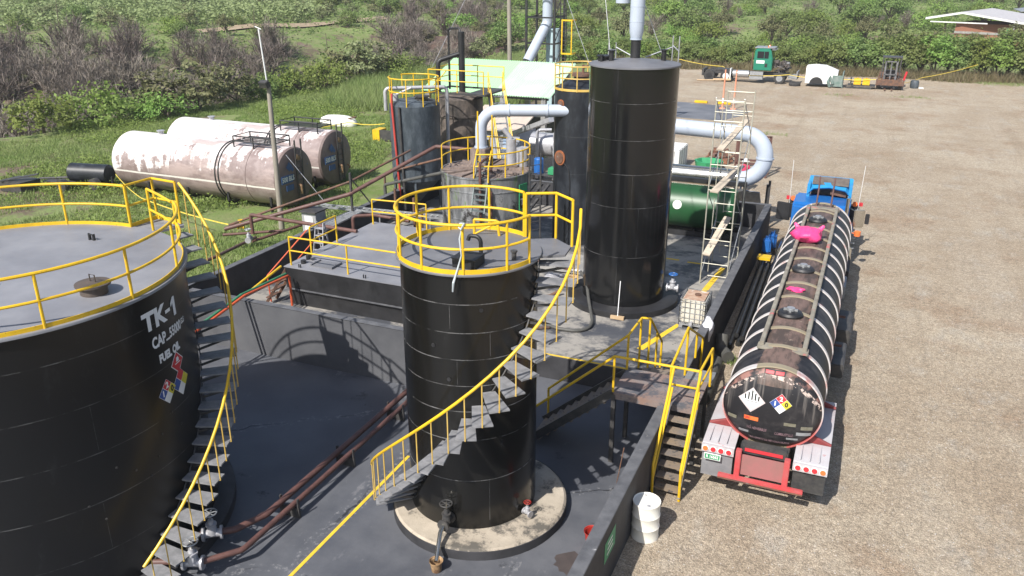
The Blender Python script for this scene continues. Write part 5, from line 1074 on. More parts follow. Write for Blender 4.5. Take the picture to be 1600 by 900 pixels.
bp = MB().box(-1.62,-1.50,16.12,16.26,.62,1.34).box(-.60,-.48,16.12,16.26,.62,1.34).box(-1.95,-.15,16.06,16.16,.58,.70)
M['bumper'] = mat('scraped_red_bumper', (.48,.045,.05), (.40,.10,.10), .5, scale=2.5, wear=(.25,.2,.19), wamt=.63, wscale=3); bp.build('bumper', M['bumper'], tt_, smooth=0, bev=.012)
MB().box(-1.50,-.60,16.2,16.23,.72,1.22).build('bumper_plate', mat('dull_red_plate', (.33,.12,.12), (.25,.12,.11), .7, scale=2, wear=(.08,.06,.05), wamt=.62), tt_, smooth=0)
MB().box(-1.55,-.55,16.30,16.55,1.18,1.42).build('rear_box', M['steel_dark'], tt_, smooth=0, bev=.03); MB().box(-1.45,-.65,16.27,16.297,1.28,1.35).build('red_strip_lamp', M['sign_red'], tt_, smooth=0)
MB().box(-1.95,-.15,16.045,16.058,.60,.63).build('scrape', M['rust_steel'], tt_, smooth=0)
pt = MB().box(-2.30,-1.94,16.19,16.21,.93,1.08).build('licence_plate', M['text'], tt_, smooth=0); MB().add([(-2.285,16.187,.945),(-1.955,16.187,.945),(-1.955,16.187,1.065),(-2.285,16.187,1.065)],[(0,1,2,3)]).build('plate_field', M['sign_green'], pt, smooth=0)
tx = MB(); text_plane(tx, 'R 16562', .10, (-2.12,16.184,1.005), (1,0,0), (0,0,1), .8, .003); tx.build('plate_text', M['text'], pt, smooth=0)
# things on the rear head, mapped to the dished surface
def hd(x, z, e=.012):
    r2 = min(1, ((x-AX)/EX)**2+((z-CZ)/EZ)**2); return (x, 17.0-.295*sqrt(max(0, 1-r2))-e-.005, z)
def hquad(mb, poly, e):
    n = len(poly); c = [sum(p[i] for p in poly)/n for i in (0, 1)]; K = 5; vs = []; fs = []
    for i in range(n):
        a, b = poly[i], poly[(i+1) % n]; base_ = len(vs)
        for u in range(K+1):
            for v in range(u+1):
                s, t = u/K, (v/u if u else 0); px = c[0]+s*((a[0]*(1-t)+b[0]*t)-c[0]); pz = c[1]+s*((a[1]*(1-t)+b[1]*t)-c[1]); vs.append(hd(px, pz, e))
        idx = lambda u, v: base_+u*(u+1)//2+v
        for u in range(K):
            for v in range(u+1):
                fs.append((idx(u,v), idx(u+1,v), idx(u+1,v+1)))
                if v < u: fs.append((idx(u,v), idx(u+1,v+1), idx(u,v+1)))
    mb.add(vs, fs); return mb
def htext(mb, s, size, x, z, sx=1, bold=.004, e=.022):
    vs, fs = text_geo(s, size, bold); mb.add([hd(x+p[0]*sx, z+p[1], e) for p in vs], fs); return mb
def rect(x, z, w_, h_, sl=0): return [(x-w_/2,z-h_/2+sl),(x+w_/2,z-h_/2-sl),(x+w_/2,z+h_/2-sl),(x-w_/2,z+h_/2+sl)]
p9 = hquad(MB(), [(x-1.47, z+2.31) for x, z in dia(.295)], .010).build('striped_placard', mat('grubby_placard_edge',(.55,.50,.50),(.45,.38,.38),.6), tt_, smooth=0)
hquad(MB(), [(x-1.47, z+2.31) for x, z in dia(.245)], .014).build('placard_field', M['text'], p9, smooth=0)
ib_ = MB()
for k in range(-2, 3): h0 = .20-.055*abs(k); hquad(ib_, rect(-1.47+.072*k, 2.35+h0/2-.02, .032, h0+.02), .020)
hquad(ib_, rect(-1.47,2.285,.24,.012), .020); htext(ib_, '9', .07, -1.47, 2.14, 1, 0); ib_.build('placard_bars', M['ink'], p9, smooth=0)
pn_ = hquad(MB(), [(x-.86, z+2.35) for x, z in dia(.235)], .010).build('hazard_placard', M['text'], tt_, smooth=0)
for nm, mt, cx_, cz_ in (('red_field','sign_red',0,.5),('blue_field','sign_blue',-.5,0),('yellow_field','sign_yellow',.5,0)):
    hquad(MB(), [(x-.86+cx_*.235, z+2.35+cz_*.235) for x, z in dia(.113)], .014).build(nm, M[mt], pn_, smooth=0)
htext(htext(MB(), '2', .14, -.86, 2.467, 1, .006), '1', .14, -.977, 2.35, 1, .006).build('placard_digits', M['text'], pn_, smooth=0); htext(MB(), '0', .14, -.743, 2.35, 1, .006).build('placard_zero', M['ink'], pn_, smooth=0)
os_ = hquad(MB(), rect(-1.44,1.87,.31,.10), .012).build('orange_sticker', M['orange'], tt_, smooth=0); htext(MB(), 'UN', .075, -1.53, 1.875).build('sticker_text', M['sign_red'], os_, smooth=0)
M['faded'] = mat('faded_reflective_strip', (.14,.13,.09), (.20,.19,.15), .6, scale=12); M['faded_pink'] = mat('faded_pink_lettering', (.24,.15,.17), (.09,.06,.07), .7, scale=14); M['grey_strip'] = mat('grey_strip', (.30,.31,.32), (.22,.22,.23), .5, scale=12)
for i, (x, z, w_, h_, m_) in enumerate(((-1.86,1.79,.2,.09,'faded'),(-.62,1.88,.25,.08,'faded'),(-.27,1.82,.24,.09,'faded'),(-.32,1.66,.30,.09,'grey_strip'),(-.54,1.50,.24,.055,'grey_strip'),(-1.58,1.49,.22,.065,'grey_strip'))):
    hquad(MB(), rect(x,z,w_,h_,.0), .012).build('reflective_strip', M[m_], tt_, smooth=0)
for a_ in (('NO ADHERIRSE', .10, -1.30, 1.63, .62),('COMBUSTIBLE', .10, -.72, 1.60, .6),('TRANSPORTE DE HIDROCARBUROS', .075, -1.02, 1.36, .72)): htext(MB(), *a_).build('faded_lettering', M['faded_pink'], tt_, smooth=0)
tl = hquad(MB(), rect(-1.07,3.0,.44,.10), .012).build('marker_lamp_base', M['ink'], tt_, smooth=0)
for x in (-1.175,-.965): hquad(MB(), rect(x,3.0,.175,.065), .03).build('marker_lamp', M['sign_red'], tl, smooth=0)
# running gear
cf = MB().box(-1.55,-1.40,16.4,30.5,.98,1.18).box(-.70,-.55,16.4,30.5,.98,1.18)
for y in (17.2,18.4,22,26,29): cf.box(-1.4,-.7,y,y+.1,1.0,1.12)
for x in (-1.9,-.2): cf.box(x-.06,x+.06,25.8,25.95,.12,1.1).box(x-.16,x+.16,25.75,26.0,.05,.12)
cf.build('chassis', M['steel_dark'], tt_, smooth=0)
def wheel(parent, x, y, r=.5, w_=.28, hub='steel_dark', axis='x', name='wheel', z=None):
    z = r if z is None else z; mb = MB()
    pr = [(-w_/2,r*.55),(-w_/2,r*.93),(-w_/2+.04,r),(w_/2-.04,r),(w_/2,r*.93),(w_/2,r*.55)]
    f_ = (lambda t, rr, a: (x+t, y+rr*cos(a), z+rr*sin(a))) if axis == 'x' else (lambda t, rr, a: (x+rr*cos(a), y+t, z+rr*sin(a)))
    mb.loft([[f_(t, rr, 2*pi*k/28) for k in range(28)] for t, rr in pr])
    o = mb.build(name, M['rubber'], parent); h_ = MB()
    for t0, t1 in ((-w_/2-.012,-w_/2+.02),(w_/2-.02,w_/2+.012)):
        h_.loft([[f_(t, rr, 2*pi*k/20) for k in range(20)] for t, rr in ((t0,r*.56),(t1,r*.56))])
        tt2 = t0-.05 if t0 < 0 else t1; h_.loft([[f_(t, rr, 2*pi*k/12) for k in range(12)] for t, rr in ((tt2,r*.2),(tt2+.05,r*.2))])
    h_.build('hub', M[hub], o); return o
for y in (17.35,18.65):
    for x in (-2.15,-1.82,-.28,.05): wheel(tt_, x, y)
    cfb = MB().cyl((-2.1,y,.5),(0,y,.5),.07,10).build('axle', M['steel_dark'], tt_)
[MB().box(*q_).build('side_box', M['steel_dark'], tt_, smooth=0, bev=.03) for q_ in ((.02,.42,24.5,26.2,.55,1.05),(.02,.35,21.8,23.4,.75,1.15))]
[MB().box(x,x+.05,19.8,30.2,.95,1.25).build('side_rail', M['brown_pipe'], tt_, smooth=0) for x in (-.05,-2.10)]
for y in (22.9,25.1): MB().box(-.02,.22,y,y+.06,1.2,1.27).build('bracket', M['brown_pipe'], tt_, smooth=0)
# bag and rag on top
def blob(c, r, seed, amp=.18, n=26, m=14):
    q = random.Random(seed); ph = [q.uniform(0, 6.3) for _ in range(6)]; mb = MB(); rings = []
    for i in range(1, m):
        th = pi*i/m; rings.append([])
        for k in range(n):
            a = 2*pi*k/n; d = 1+amp*(sin(3*a+ph[0]+2*th)*.5+sin(5*a+ph[1]-3*th)*.35+sin(2*a+ph[2])*.4*sin(4*th+ph[3])+.3*sin(9*a+ph[4]+5*th))
            rings[-1].append((c[0]+r[0]*d*sin(th)*cos(a), c[1]+r[1]*d*sin(th)*sin(a), c[2]-r[2]*cos(th)*(1+.2*amp*sin(4*a+ph[5]))))
    return mb.loft(rings)
pg = blob((-1.25,26.5,3.28), (.46,.42,.25), 3, .2)
for s in (-1, 1): pg.loft([[(-1.25+s*(.3+.12*t)+.10*(1-.5*t)*cos(2*pi*k/10), 26.78+.10*t, 3.36+.12*t+.07*(1-.3*t)*sin(2*pi*k/10)*(1+.3*sin(3*k))) for k in range(10)] for t in (0, .5, 1)])
top('pink_bag', pg, M['pink'], 'bright pink plastic bag lying on top of the tanker trailer', 'bag', smooth=80)
top('pink_rag', blob((-1.13,21.9,3.10), (.2,.15,.05), 9, .5), M['pink'], 'small pink rag left on the tanker walkway between two manholes', 'rag', smooth=80)
# ------------------------------------------------------------ blue tractor unit
M['blue'] = mat('bright_blue_truck_paint', (.012,.115,.36), (.014,.12,.38), .22, scale=1); M['blue_l'] = mat('light_blue_deflector', (.03,.27,.55), (.03,.24,.5), .3)
tk = thing('tractor_unit', 'bright blue truck tractor with roof deflector coupled to the tanker trailer', 'truck', (-1.2, 33.5, 0)); TX = -1.22
cb_ = MB(); cb_.loft([[(TX-1.05,y0,z),(TX+1.05,y0,z),(TX+1.05,y1,z),(TX-1.05,y1,z)] for z, y0, y1 in ((1.05,33.0,35.3),(1.9,33.0,35.3),(2.46,33.06,34.95),(2.56,33.25,34.7))]); cb_.build('cab', M['blue'], tk, smooth=0, bev=.07)
MB().box(TX-.75,TX+.75,32.98,33.02,1.9,2.35).build('rear_window', M['glass'], tk, smooth=0); MB().add([(TX-.95,35.33,1.95),(TX+.95,35.33,1.95),(TX+.9,35.04,2.45),(TX-.9,35.04,2.45)],[(0,1,2,3)]).build('windscreen', M['glass'], tk, smooth=0)
for s in (-1, 1): MB().box(TX+s*1.055-.01,TX+s*1.055+.01,33.9,35.0,1.9,2.42).build('side_window', M['glass'], tk, smooth=0)
hd_ = MB(); hd_.loft([[(TX-.85*k,y,.9),(TX+.85*k,y,.9),(TX+.80*k,y,z),(TX+.45*k,y,z+.1),(TX-.45*k,y,z+.1),(TX-.80*k,y,z)] for y, z, k in ((35.32,1.80,1),(36.6,1.72,.95),(37.9,1.58,.88))]); hd_.build('hood', M['blue'], tk, smooth=0, bev=.04)
MB().box(TX-.7,TX+.7,37.92,37.98,.85,1.6).build('grille', M['chrome'], tk, smooth=0); MB().box(TX-1.2,TX+1.2,38.2,38.45,.45,.8).build('front_bumper', M['chrome'], tk, smooth=0, bev=.04)
for s in (-1, 1):
    fb = MB(); xa = TX+s*.8; xb = TX+s*1.28
    fb.loft([[(xa,37.1+.72*cos(a),.55+.72*sin(a)),(xb,37.1+.72*cos(a),.55+.72*sin(a)),(xb,37.1+.66*cos(a),.55+.66*sin(a)),(xa,37.1+.66*cos(a),.55+.66*sin(a))] for a in [pi*k/12 for k in range(13)]])
    fb.build('front_fender', M['blue'], tk, smooth=0)
    MB().lathe([(0,1.3),(.17,1.3),(.19,1.4),(.19,1.95),(.15,2.05),(0,2.06)],TX+s*1.2,35.55,20).build('air_cleaner', M['black'], tk)
    MB().disc((TX+s*1.2,35.3,2.15),.10,(0,1,0),14,.08).build('amber_lamp', M['orange'], tk); MB().cbox((TX+s*1.42,35.75,2.05),(.16,.12,.14)).build('red_lamp', M['sign_red'], tk, smooth=0)
    MB().cyl((TX+s*1.33,35.4,1.6),(TX+s*1.38,35.5,3.7),.009,6).build('whip_antenna', M['pole_white'], tk)
    MB().cbox((TX+s*1.42,33.9,1.95),(.56 if s < 0 else .4,.10,.72),Matrix.Rotation(s*.25,3,'Z')).build('mirror', M['black'] if s < 0 else M['chrome'], tk, smooth=0, bev=.03); MB().cyl((TX+s*1.06,34.3,2.2),(TX+s*1.3,33.95,2.2),.02,6).build('mirror_arm', M['chrome'], tk)
MB().cbox((TX+1.72,33.95,1.95),(.16,.06,.42)).build('mirror_glass', M['black'], tk, smooth=0, bev=.02)
MB().cyl((TX+1.1,33.4,1.5),(TX+1.45,33.3,1.5),.02,6).lathe([(0,1.4),(.12,1.42),(.12,1.6),(0,1.62)],TX+1.45,33.3,16).build('convex_mirror', M['orange'], tk)
DX = -1.03; df = MB()   # arched roof deflector, open towards the rear
for s in (-1, 1): df.loft([[(DX+s*.78+dx,y,z) for dx, y, z in ((-.06,34.2,z0),(.06,34.2,z0),(.06,35.0,z0),(-.06,35.0,z0))] for z0 in (2.5,2.8,3.08)])
df.loft([[(DX+x,34.15,2.5+zz),(DX+x,34.3,2.5+zz-.08),(DX+x,35.2,3.14),(DX+x,35.2,3.22)] for x, zz in ((-.83,.15),(-.6,.42),(0,.50),(.6,.42),(.83,.15))])
df.build('roof_deflector', M['blue_l'], tk, smooth=0, bev=.02)
MB().add([(DX-.68,34.4,3.045),(DX+.68,34.4,3.045),(DX+.68,35.1,3.215),(DX-.68,35.1,3.215)],[(0,1,2,3)]).build('deflector_mesh', mat('faded_dark_panel',(.09,.075,.065),(.16,.13,.11),.8,scale=4), tk, smooth=0)
MB().box(DX-.7,DX+.7,34.75,34.8,2.5,2.9).build('dark_opening', M['black'], tk, smooth=0); MB().cbox((DX+.35,34.4,2.75),(.6,.06,.2),Matrix.Rotation(.12,3,'Y')).build('loose_panel', M['rust_steel'], tk, smooth=0)
MB().cyl((TX+.95,32.75,1.2),(TX+.95,32.75,3.0),.07,14).cyl((TX+.95,32.75,1.2),(TX+.95,32.75,2.0),.11,14).build('exhaust_stack', M['chrome'], tk)
fr = MB().box(TX-.45,TX-.35,28.9,38.2,.72,.98).box(TX+.35,TX+.45,28.9,38.2,.72,.98).build('frame_rails', M['steel_dark'], tk, smooth=0)
for x in (TX-1.0, TX+1.0): wheel(tk, x, 37.1, .52, .3, 'chrome')
for y in (30.1,31.45):
    for x in (TX-1.08,TX-.76,TX+.76,TX+1.08): wheel(tk, x, y, .5, .28, 'chrome')
MB().cyl((TX+1.05,32.1,.75),(TX+1.05,33.3,.75),.3,24).build('fuel_tank', M['chrome'], tk); MB().cyl((TX-1.05,32.1,.75),(TX-1.05,33.3,.75),.3,24).build('fuel_tank', M['chrome'], tk)
MB().box(TX+1.0,TX+1.35,30.2,31.6,.55,.98).build('battery_box', M['black'], tk, smooth=0, bev=.03)
MB().box(TX+.95,TX+1.32,28.6,29.8,.5,.95).build('tool_box', M['galv'], tk, smooth=0, bev=.03)
for k in range(4): MB().box(TX+1.1,TX+1.4,33.5+.3*k,33.55+.3*k,.6+.12*k,.64+.12*k).build('cab_step', M['galv'], tk, smooth=0)
# ------------------------------------------------------------ far yard: dismantled truck, hood, forklift
M['green_cab'] = mat('green_truck_paint', (.012,.16,.10), (.015,.18,.115), .35)
gt_ = thing('dismantled_truck', 'green dismantled truck tractor without its hood parked by the hedge', 'truck', (-12,89.8,0)); GY = 89.9
MB().loft([[(x0,GY-1.15,z),(x1,GY-1.15,z),(x1,GY+1.15,z),(x0,GY+1.15,z)] for z, x0, x1 in ((1.25,-11.55,-9.75),(2.45,-11.55,-9.75),(3.25,-11.5,-9.95),(3.4,-11.35,-10.1))]).build('cab', M['green_cab'], gt_, smooth=0, bev=.06)
MB().box(-11.25,-10.15,GY-1.17,GY-1.152,2.45,3.12).build('side_window', M['glass'], gt_, smooth=0); MB().box(-10.6,-10.56,GY-1.172,GY-1.151,2.45,3.12).build('window_bar', M['green_cab'], gt_, smooth=0)
MB().add([(-9.73,GY-1.0,2.48),(-9.73,GY+1.0,2.48),(-9.93,GY+.95,3.2),(-9.93,GY-.95,3.2)],[(0,1,2,3)]).build('windscreen', M['glass'], gt_, smooth=0)
MB().box(-11.3,-10.5,GY-1.172,GY-1.151,1.95,2.25).build('door_sticker', M['text'], gt_, smooth=0); MB().box(-10.45,-10.2,GY-1.172,GY-1.151,1.6,1.95).build('vent', M['black'], gt_, smooth=0)
MB().box(-11.6,-9.6,GY-1.0,GY+1.0,3.41,3.5).box(-9.9,-9.5,GY-1.0,GY+1.0,3.25,3.33).build('roof_visor', M['galv'], gt_, smooth=0, bev=.03)
for y in (-.6,0,.6): MB().lathe([(.08,3.5),(.07,3.62),(0,3.66)],-10.3,GY+y,10).build('roof_lamp', M['orange'] if y else M['white'], gt_)
MB().box(-16.6,-8.1,GY-.45,GY-.33,.72,1.0).box(-16.6,-8.1,GY+.33,GY+.45,.72,1.0).box(-16.7,-16.5,GY-1.1,GY+1.1,.5,1.15).box(-15.4,-13.9,GY-.5,GY+.5,1.0,1.2).build('chassis', M['steel_dark'], gt_, smooth=0)
en = MB()
q = random.Random(5)
for k in range(26): c = (q.uniform(-9.6,-8.1), GY+q.uniform(-.5,.5), q.uniform(1.0,2.1)); en.cbox(c, (q.uniform(.1,.5),q.uniform(.1,.5),q.uniform(.1,.4)), Matrix.Rotation(q.uniform(0,3),3,'Z'))
for k in range(6): en.tube([(q.uniform(-9.6,-8.2),GY-.5,q.uniform(1,2)),(q.uniform(-9.4,-8.0),GY-.6,q.uniform(1.4,2.4)),(q.uniform(-9,-7.9),GY-.3,q.uniform(1,2))],.05,6,fil=.1)
en.build('engine', mat('greasy_engine', (.03,.03,.03), (.12,.10,.09), .6, scale=3, wear=(.5,.5,.5), wamt=.62), gt_, smooth=0)
MB().lathe([(0,1.6),(.22,1.6),(.22,2.1),(0,2.1)],-8.3,GY-.3,14).build('radiator_tank', M['galv'], gt_)
MB().box(-8.05,-7.2,GY-1.0,GY+1.0,.55,.8).box(-7.3,-7.2,GY-1.05,GY+1.05,.5,1.25).build('front_bumper', M['galv'], gt_, smooth=0)
for x in (-15.9,-14.2):
    for y in (GY-1.0,GY+1.0): wheel(gt_, x, y, .56, .5, 'black' if x < -15 else 'white', 'y')
for y in (GY-1.0,GY+1.0): wheel(gt_, -8.9, y, .56, .34, 'galv', 'y')
MB().cyl((-13.5,GY-1.05,.85),(-11.9,GY-1.05,.85),.36,20).build('fuel_tank', M['galv'], gt_); MB().box(-11.8,-10.5,GY-1.35,GY-.9,.8,1.15).box(-11.8,-10.5,GY-1.45,GY-.9,.4,.7).build('steps', M['galv'], gt_, smooth=0)
MB().box(-13.78,-13.68,GY-1.45,GY-.6,.15,1.35).build('white_flap', M['white'], gt_, smooth=0); MB().cyl((-11.75,GY-.9,1.2),(-11.75,GY-.9,3.0),.06,10).build('exhaust_stack', M['rust_steel'], gt_)
top('loose_silencer', MB().tube([(-15.4,88.4,.2),(-13.9,88.4,.25),(-13.6,88.4,.25)],[.1,.12,.1],10).tube([(-17,88.1,.1),(-15.3,88.3,.15)],.06,8), M['beige'], 'pinkish pipe and white flap pieces lying by the green truck wheels', 'scrap')
wt = thing('discarded_tyre', 'loose tyre lying flat on the gravel before the green truck', 'tyre', (-7.3,88.1,0)); MB().lathe([(.3,.02),(.52,.02),(.56,.08),(.56,.28),(.52,.34),(.3,.34),(.3,.02)],-7.3,88.1,32).build('tyre', M['rubber'], wt)
hd2 = thing('truck_hood', 'white tilted truck hood standing on the gravel near the hedge', 'truck hood', (-4.6,88.9,0))
hh = MB(); 
hh.loft([[(x,88.0,.35),(x,88.0,zt*.8),(x,88.25,zt),(x,89.6,zt),(x,89.85,zt*.8),(x,89.85,.35),(x,89.75,.35),(x,89.75,zt*.78),(x,89.55,zt-.1),(x,88.3,zt-.1),(x,88.1,zt*.78),(x,88.1,.35)] for x, zt in ((-6.35,1.95),(-5.6,2.05),(-4.6,2.0),(-3.9,1.75),(-3.4,1.55))]); hh.build('hood_shell', M['white'], hd2, smooth=25)
MB().box(-6.36,-6.3,88.1,89.75,.35,1.9).build('front_face', M['white'], hd2, smooth=0)
MB().lathe([(.0,0)]+[(.62,-.14),(.62,.14),(.0,.14)],0,0,24,0,pi).xf(Matrix.Translation((-5.3,87.97,.35)) @ Matrix.Rotation(pi/2,4,'X')).build('wheel_arch', M['ink'], hd2)
MB().box(-3.85,-2.9,87.95,88.0,.15,1.2).box(-3.7,-2.75,88.2,89.8,.05,.12).tube([(-4.0,87.9,.1),(-4.2,87.85,.6),(-4.1,87.9,1.1),(-3.75,87.9,.4)],.14,8).box(-2.95,-2.85,88.0,89.8,.05,1.5).build('inner_frame', mat('grey_green_scrap',(.10,.16,.14),(.20,.24,.22),.6,scale=3), hd2, smooth=0)
fk = thing('forklift', 'rusty brown forklift with raised cage and forks near the hedge', 'forklift', (1.2,89.2,0)); 
MB().box(.2,2.4,88.9,90.6,.45,1.1).box(.3,2.3,90.0,90.9,1.1,1.5).build('body', M['rust_steel'], fk, smooth=0, bev=.05)
cgm = MB()
for x in (.5,2.05):
    for y in (88.9,90.3): cgm.box(x-.05,x+.05,y-.05,y+.05,1.1,3.0)
cgm.box(.4,2.15,88.8,90.4,2.95,3.05); cgm.build('overhead_guard', M['steel_dark'], fk, smooth=0)
ms = MB()
for x in (.75,1.75): ms.box(x-.08,x+.08,88.5,88.65,.2,2.7)
for z in (.6,1.4,2.6): ms.box(.75,1.75,88.5,88.62,z,z+.1)
ms.box(1.2,1.32,88.55,88.62,.3,2.6); ms.build('mast', mat('greasy_grey_mast',(.16,.16,.17),(.08,.08,.08),.5,scale=3), fk, smooth=0); MB().box(.1,2.6,88.3,88.45,.45,1.0).box(.9,1.05,87.4,88.4,.1,.16).box(1.5,1.65,87.4,88.4,.1,.16).build('fork_carriage', M['rust_steel'], fk, smooth=0)
for x in (.35,2.3): wheel(fk, x, 88.95, .42, .3, 'steel_dark'); wheel(fk, x, 90.4, .35, .25, 'steel_dark')
MB().box(.85,1.7,89.5,90.0,1.1,1.75).build('seat', M['black'], fk, smooth=0, bev=.05); MB().cyl((2.55,89.3,.9),(2.7,89.3,1.7),.1,10).build('red_cylinder', M['sign_red'], fk)
pt_ = thing('flatbed_trolley', 'dark low trolley carrying yellow cans left of the forklift', 'trolley', (-.9,89,0)); MB().box(-2.4,.1,88.3,89.6,.25,.35).box(-2.2,-2.1,88.3,89.6,.35,1.0).box(-2.6,-.2,88.25,88.3,.05,.2).build('bed', M['steel_dark'], pt_, smooth=0)
for i, x in enumerate((-1.55,-.75)): top('yellow_can', MB().box(x-.33,x+.33,88.45,89.0,.352,.95).cyl((x,88.7,.95),(x,88.7,1.02),.1,10), M['yellow'], ['yellow can on the dark trolley, the one farther from the forklift','yellow can on the dark trolley, the one next to the forklift'][i], 'can', smooth=0, bev=.07)
top('grey_keg', MB().lathe([(0,0),(.35,0),(.4,.15),(.4,.6),(.33,.75),(0,.77)],3.6,90.9,20), M['blue_tank'], 'dark grey keg alone on the gravel right of the forklift', 'keg')
top('white_offcut', MB().box(4.0,4.45,90.5,90.7,.015,.15), M['white'], 'white offcut beside the dark grey keg', 'scrap', smooth=0, bev=.03)
top('pale_board', MB().box(-2.6,-.8,93.6,94.2,.2,.32).box(-2.5,-2.3,93.7,94.1,0,.2), M['concrete_grey'], 'pale board lying behind the yellow cans near the hedge', 'board', smooth=0)
# ------------------------------------------------------------ yard behind the plant
struct('dark_slab', MB().add([(x, y, .02) for x, y in wavy([(-17.3,66,.4),(-10.2,65,1),(-8.8,70,1),(-11.5,72.6,.5),(-17.5,73.5,.3)], .4, .8)], []), M['tarp'])
o = bpy.data.objects['dark_slab']; bmx = bmesh.new(); vv = [bmx.verts.new(v.co) for v in o.data.vertices]; f_ = bmx.faces.new(vv); bmesh.ops.triangulate(bmx, faces=[f_]); [f__.normal_flip() for f__ in bmx.faces if f__.normal.z < 0]; bmx.to_mesh(o.data); bmx.free()
for i, x in enumerate((-14.2,-12.2)): top('curb_stop', MB().box(x,x+1.1,73.2,73.5,.02,.22), M['yellow'], ['yellow curb stop at the far edge of the dark slab, nearer the tall tank','yellow curb stop at the far edge of the dark slab, nearer the orange posts'][i], 'curb stop', smooth=0, bev=.03)
for i, x in enumerate((-11.4,-10.5)):
    d_ = thing('delineator', ['orange delineator post, left of the pair on the gravel','orange delineator post, right of the pair on the gravel'][i], 'traffic post', (x,71.0,0))
    MB().lathe([(.0,.02),(.28,.02),(.26,.08),(.1,.12),(.08,.5),(.06,3.2),(0,3.2)],x,71,16).build('post', mat('faded_orange_plastic',(.62,.22,.12),(.55,.3,.2),.6), d_); MB().lathe([(.083,.5),(.083,.9),(.08,.9)],x,71,16).build('white_band', M['white'], d_)
fg = thing('flag_sign', 'green sign on a dark post behind the tallest tank', 'sign', (-14.5,64.5,0)); MB().box(-14.55,-14.45,64.45,64.55,0,3.4).build('post', M['steel_dark'], fg, smooth=0); MB().add([(-15.8,64.4,2.5),(-14.5,64.4,3.2),(-14.5,64.4,4.0),(-15.8,64.4,3.5),(-15.8,64.43,2.5),(-14.5,64.43,3.2),(-14.5,64.43,4.0),(-15.8,64.43,3.5)],[(0,1,2,3),(7,6,5,4)]).build('panel', M['green_pipe'], fg, smooth=0)
bl = thing('white_block', 'white ribbed block standing on the gravel right of the tallest tank', 'crate', (-10.3,48.2,0)); MB().box(-10.9,-9.75,47.0,49.4,.0,1.25).build('body', M['white'], bl, smooth=0, bev=.04)
rb = MB()
for k in range(4): rb.box(-10.92,-9.73,47.2+.6*k,47.24+.6*k,.1,1.27)
for k in range(2): rb.box(-10.5+.45*k,-10.46+.45*k,46.985,46.998,.1,1.2)
rb.build('grooves', M['galv'], bl, smooth=0)
jk = MB(); q = random.Random(11)
for k in range(16): jk.cbox((q.uniform(-8.7,-7.3),q.uniform(50.2,51.6),q.uniform(.1,.6)),(q.uniform(.1,.5),q.uniform(.1,.5),q.uniform(.08,.3)),Matrix.Rotation(q.uniform(0,3),3,'Z'))
for k in range(8): jk.tube([(q.uniform(-9,-7),q.uniform(50,51.8),.1),(q.uniform(-9,-7),q.uniform(50,51.8),q.uniform(.5,.9)),(q.uniform(-9,-7),q.uniform(50,51.8),.1)],.05,6,fil=.2)
top('machinery_scrap', jk, mat('mixed_scrap',(.06,.06,.06),(.30,.12,.06),.6,scale=2.5,wear=(.5,.5,.5),wamt=.6), 'heap of machine scrap on the gravel beside the white block', 'scrap', smooth=0)
top('green_tub', MB().lathe([(0,.05),(.75,.05),(.85,.5),(.75,.5),(.6,.15),(0,.15)],-8.3,48.6,8), M['sign_green'], 'green tub in front of the machine scrap', 'tub', smooth=0)
bs = MB()
for x in (-6.6,-4.9):
    for y in (47.5,48.4): bs.box(x-.06,x+.06,y-.06,y+.06,0,2.2)
for z in (.7,2.1): bs.box(-6.6,-4.9,47.44,47.56,z,z+.1).box(-6.6,-4.9,48.34,48.46,z,z+.1)
top('brown_stand', bs, M['brown_pipe'], 'brown steel stand seen through the scaffold tower', 'stand', smooth=0)
for i, (x, y, m_, l) in enumerate(((-7.6,38.6,'yellow','yellow box seen under the stainless duct'),(-6.6,38.7,'steel_dark','dark box seen under the stainless duct'),(-5.4,38.9,'blue_can','blue tub seen under the stainless duct'))): top('box', MB().box(x,x+.9,y,y+.7,.0,.9), M[m_], l, 'box', smooth=0, bev=.05)
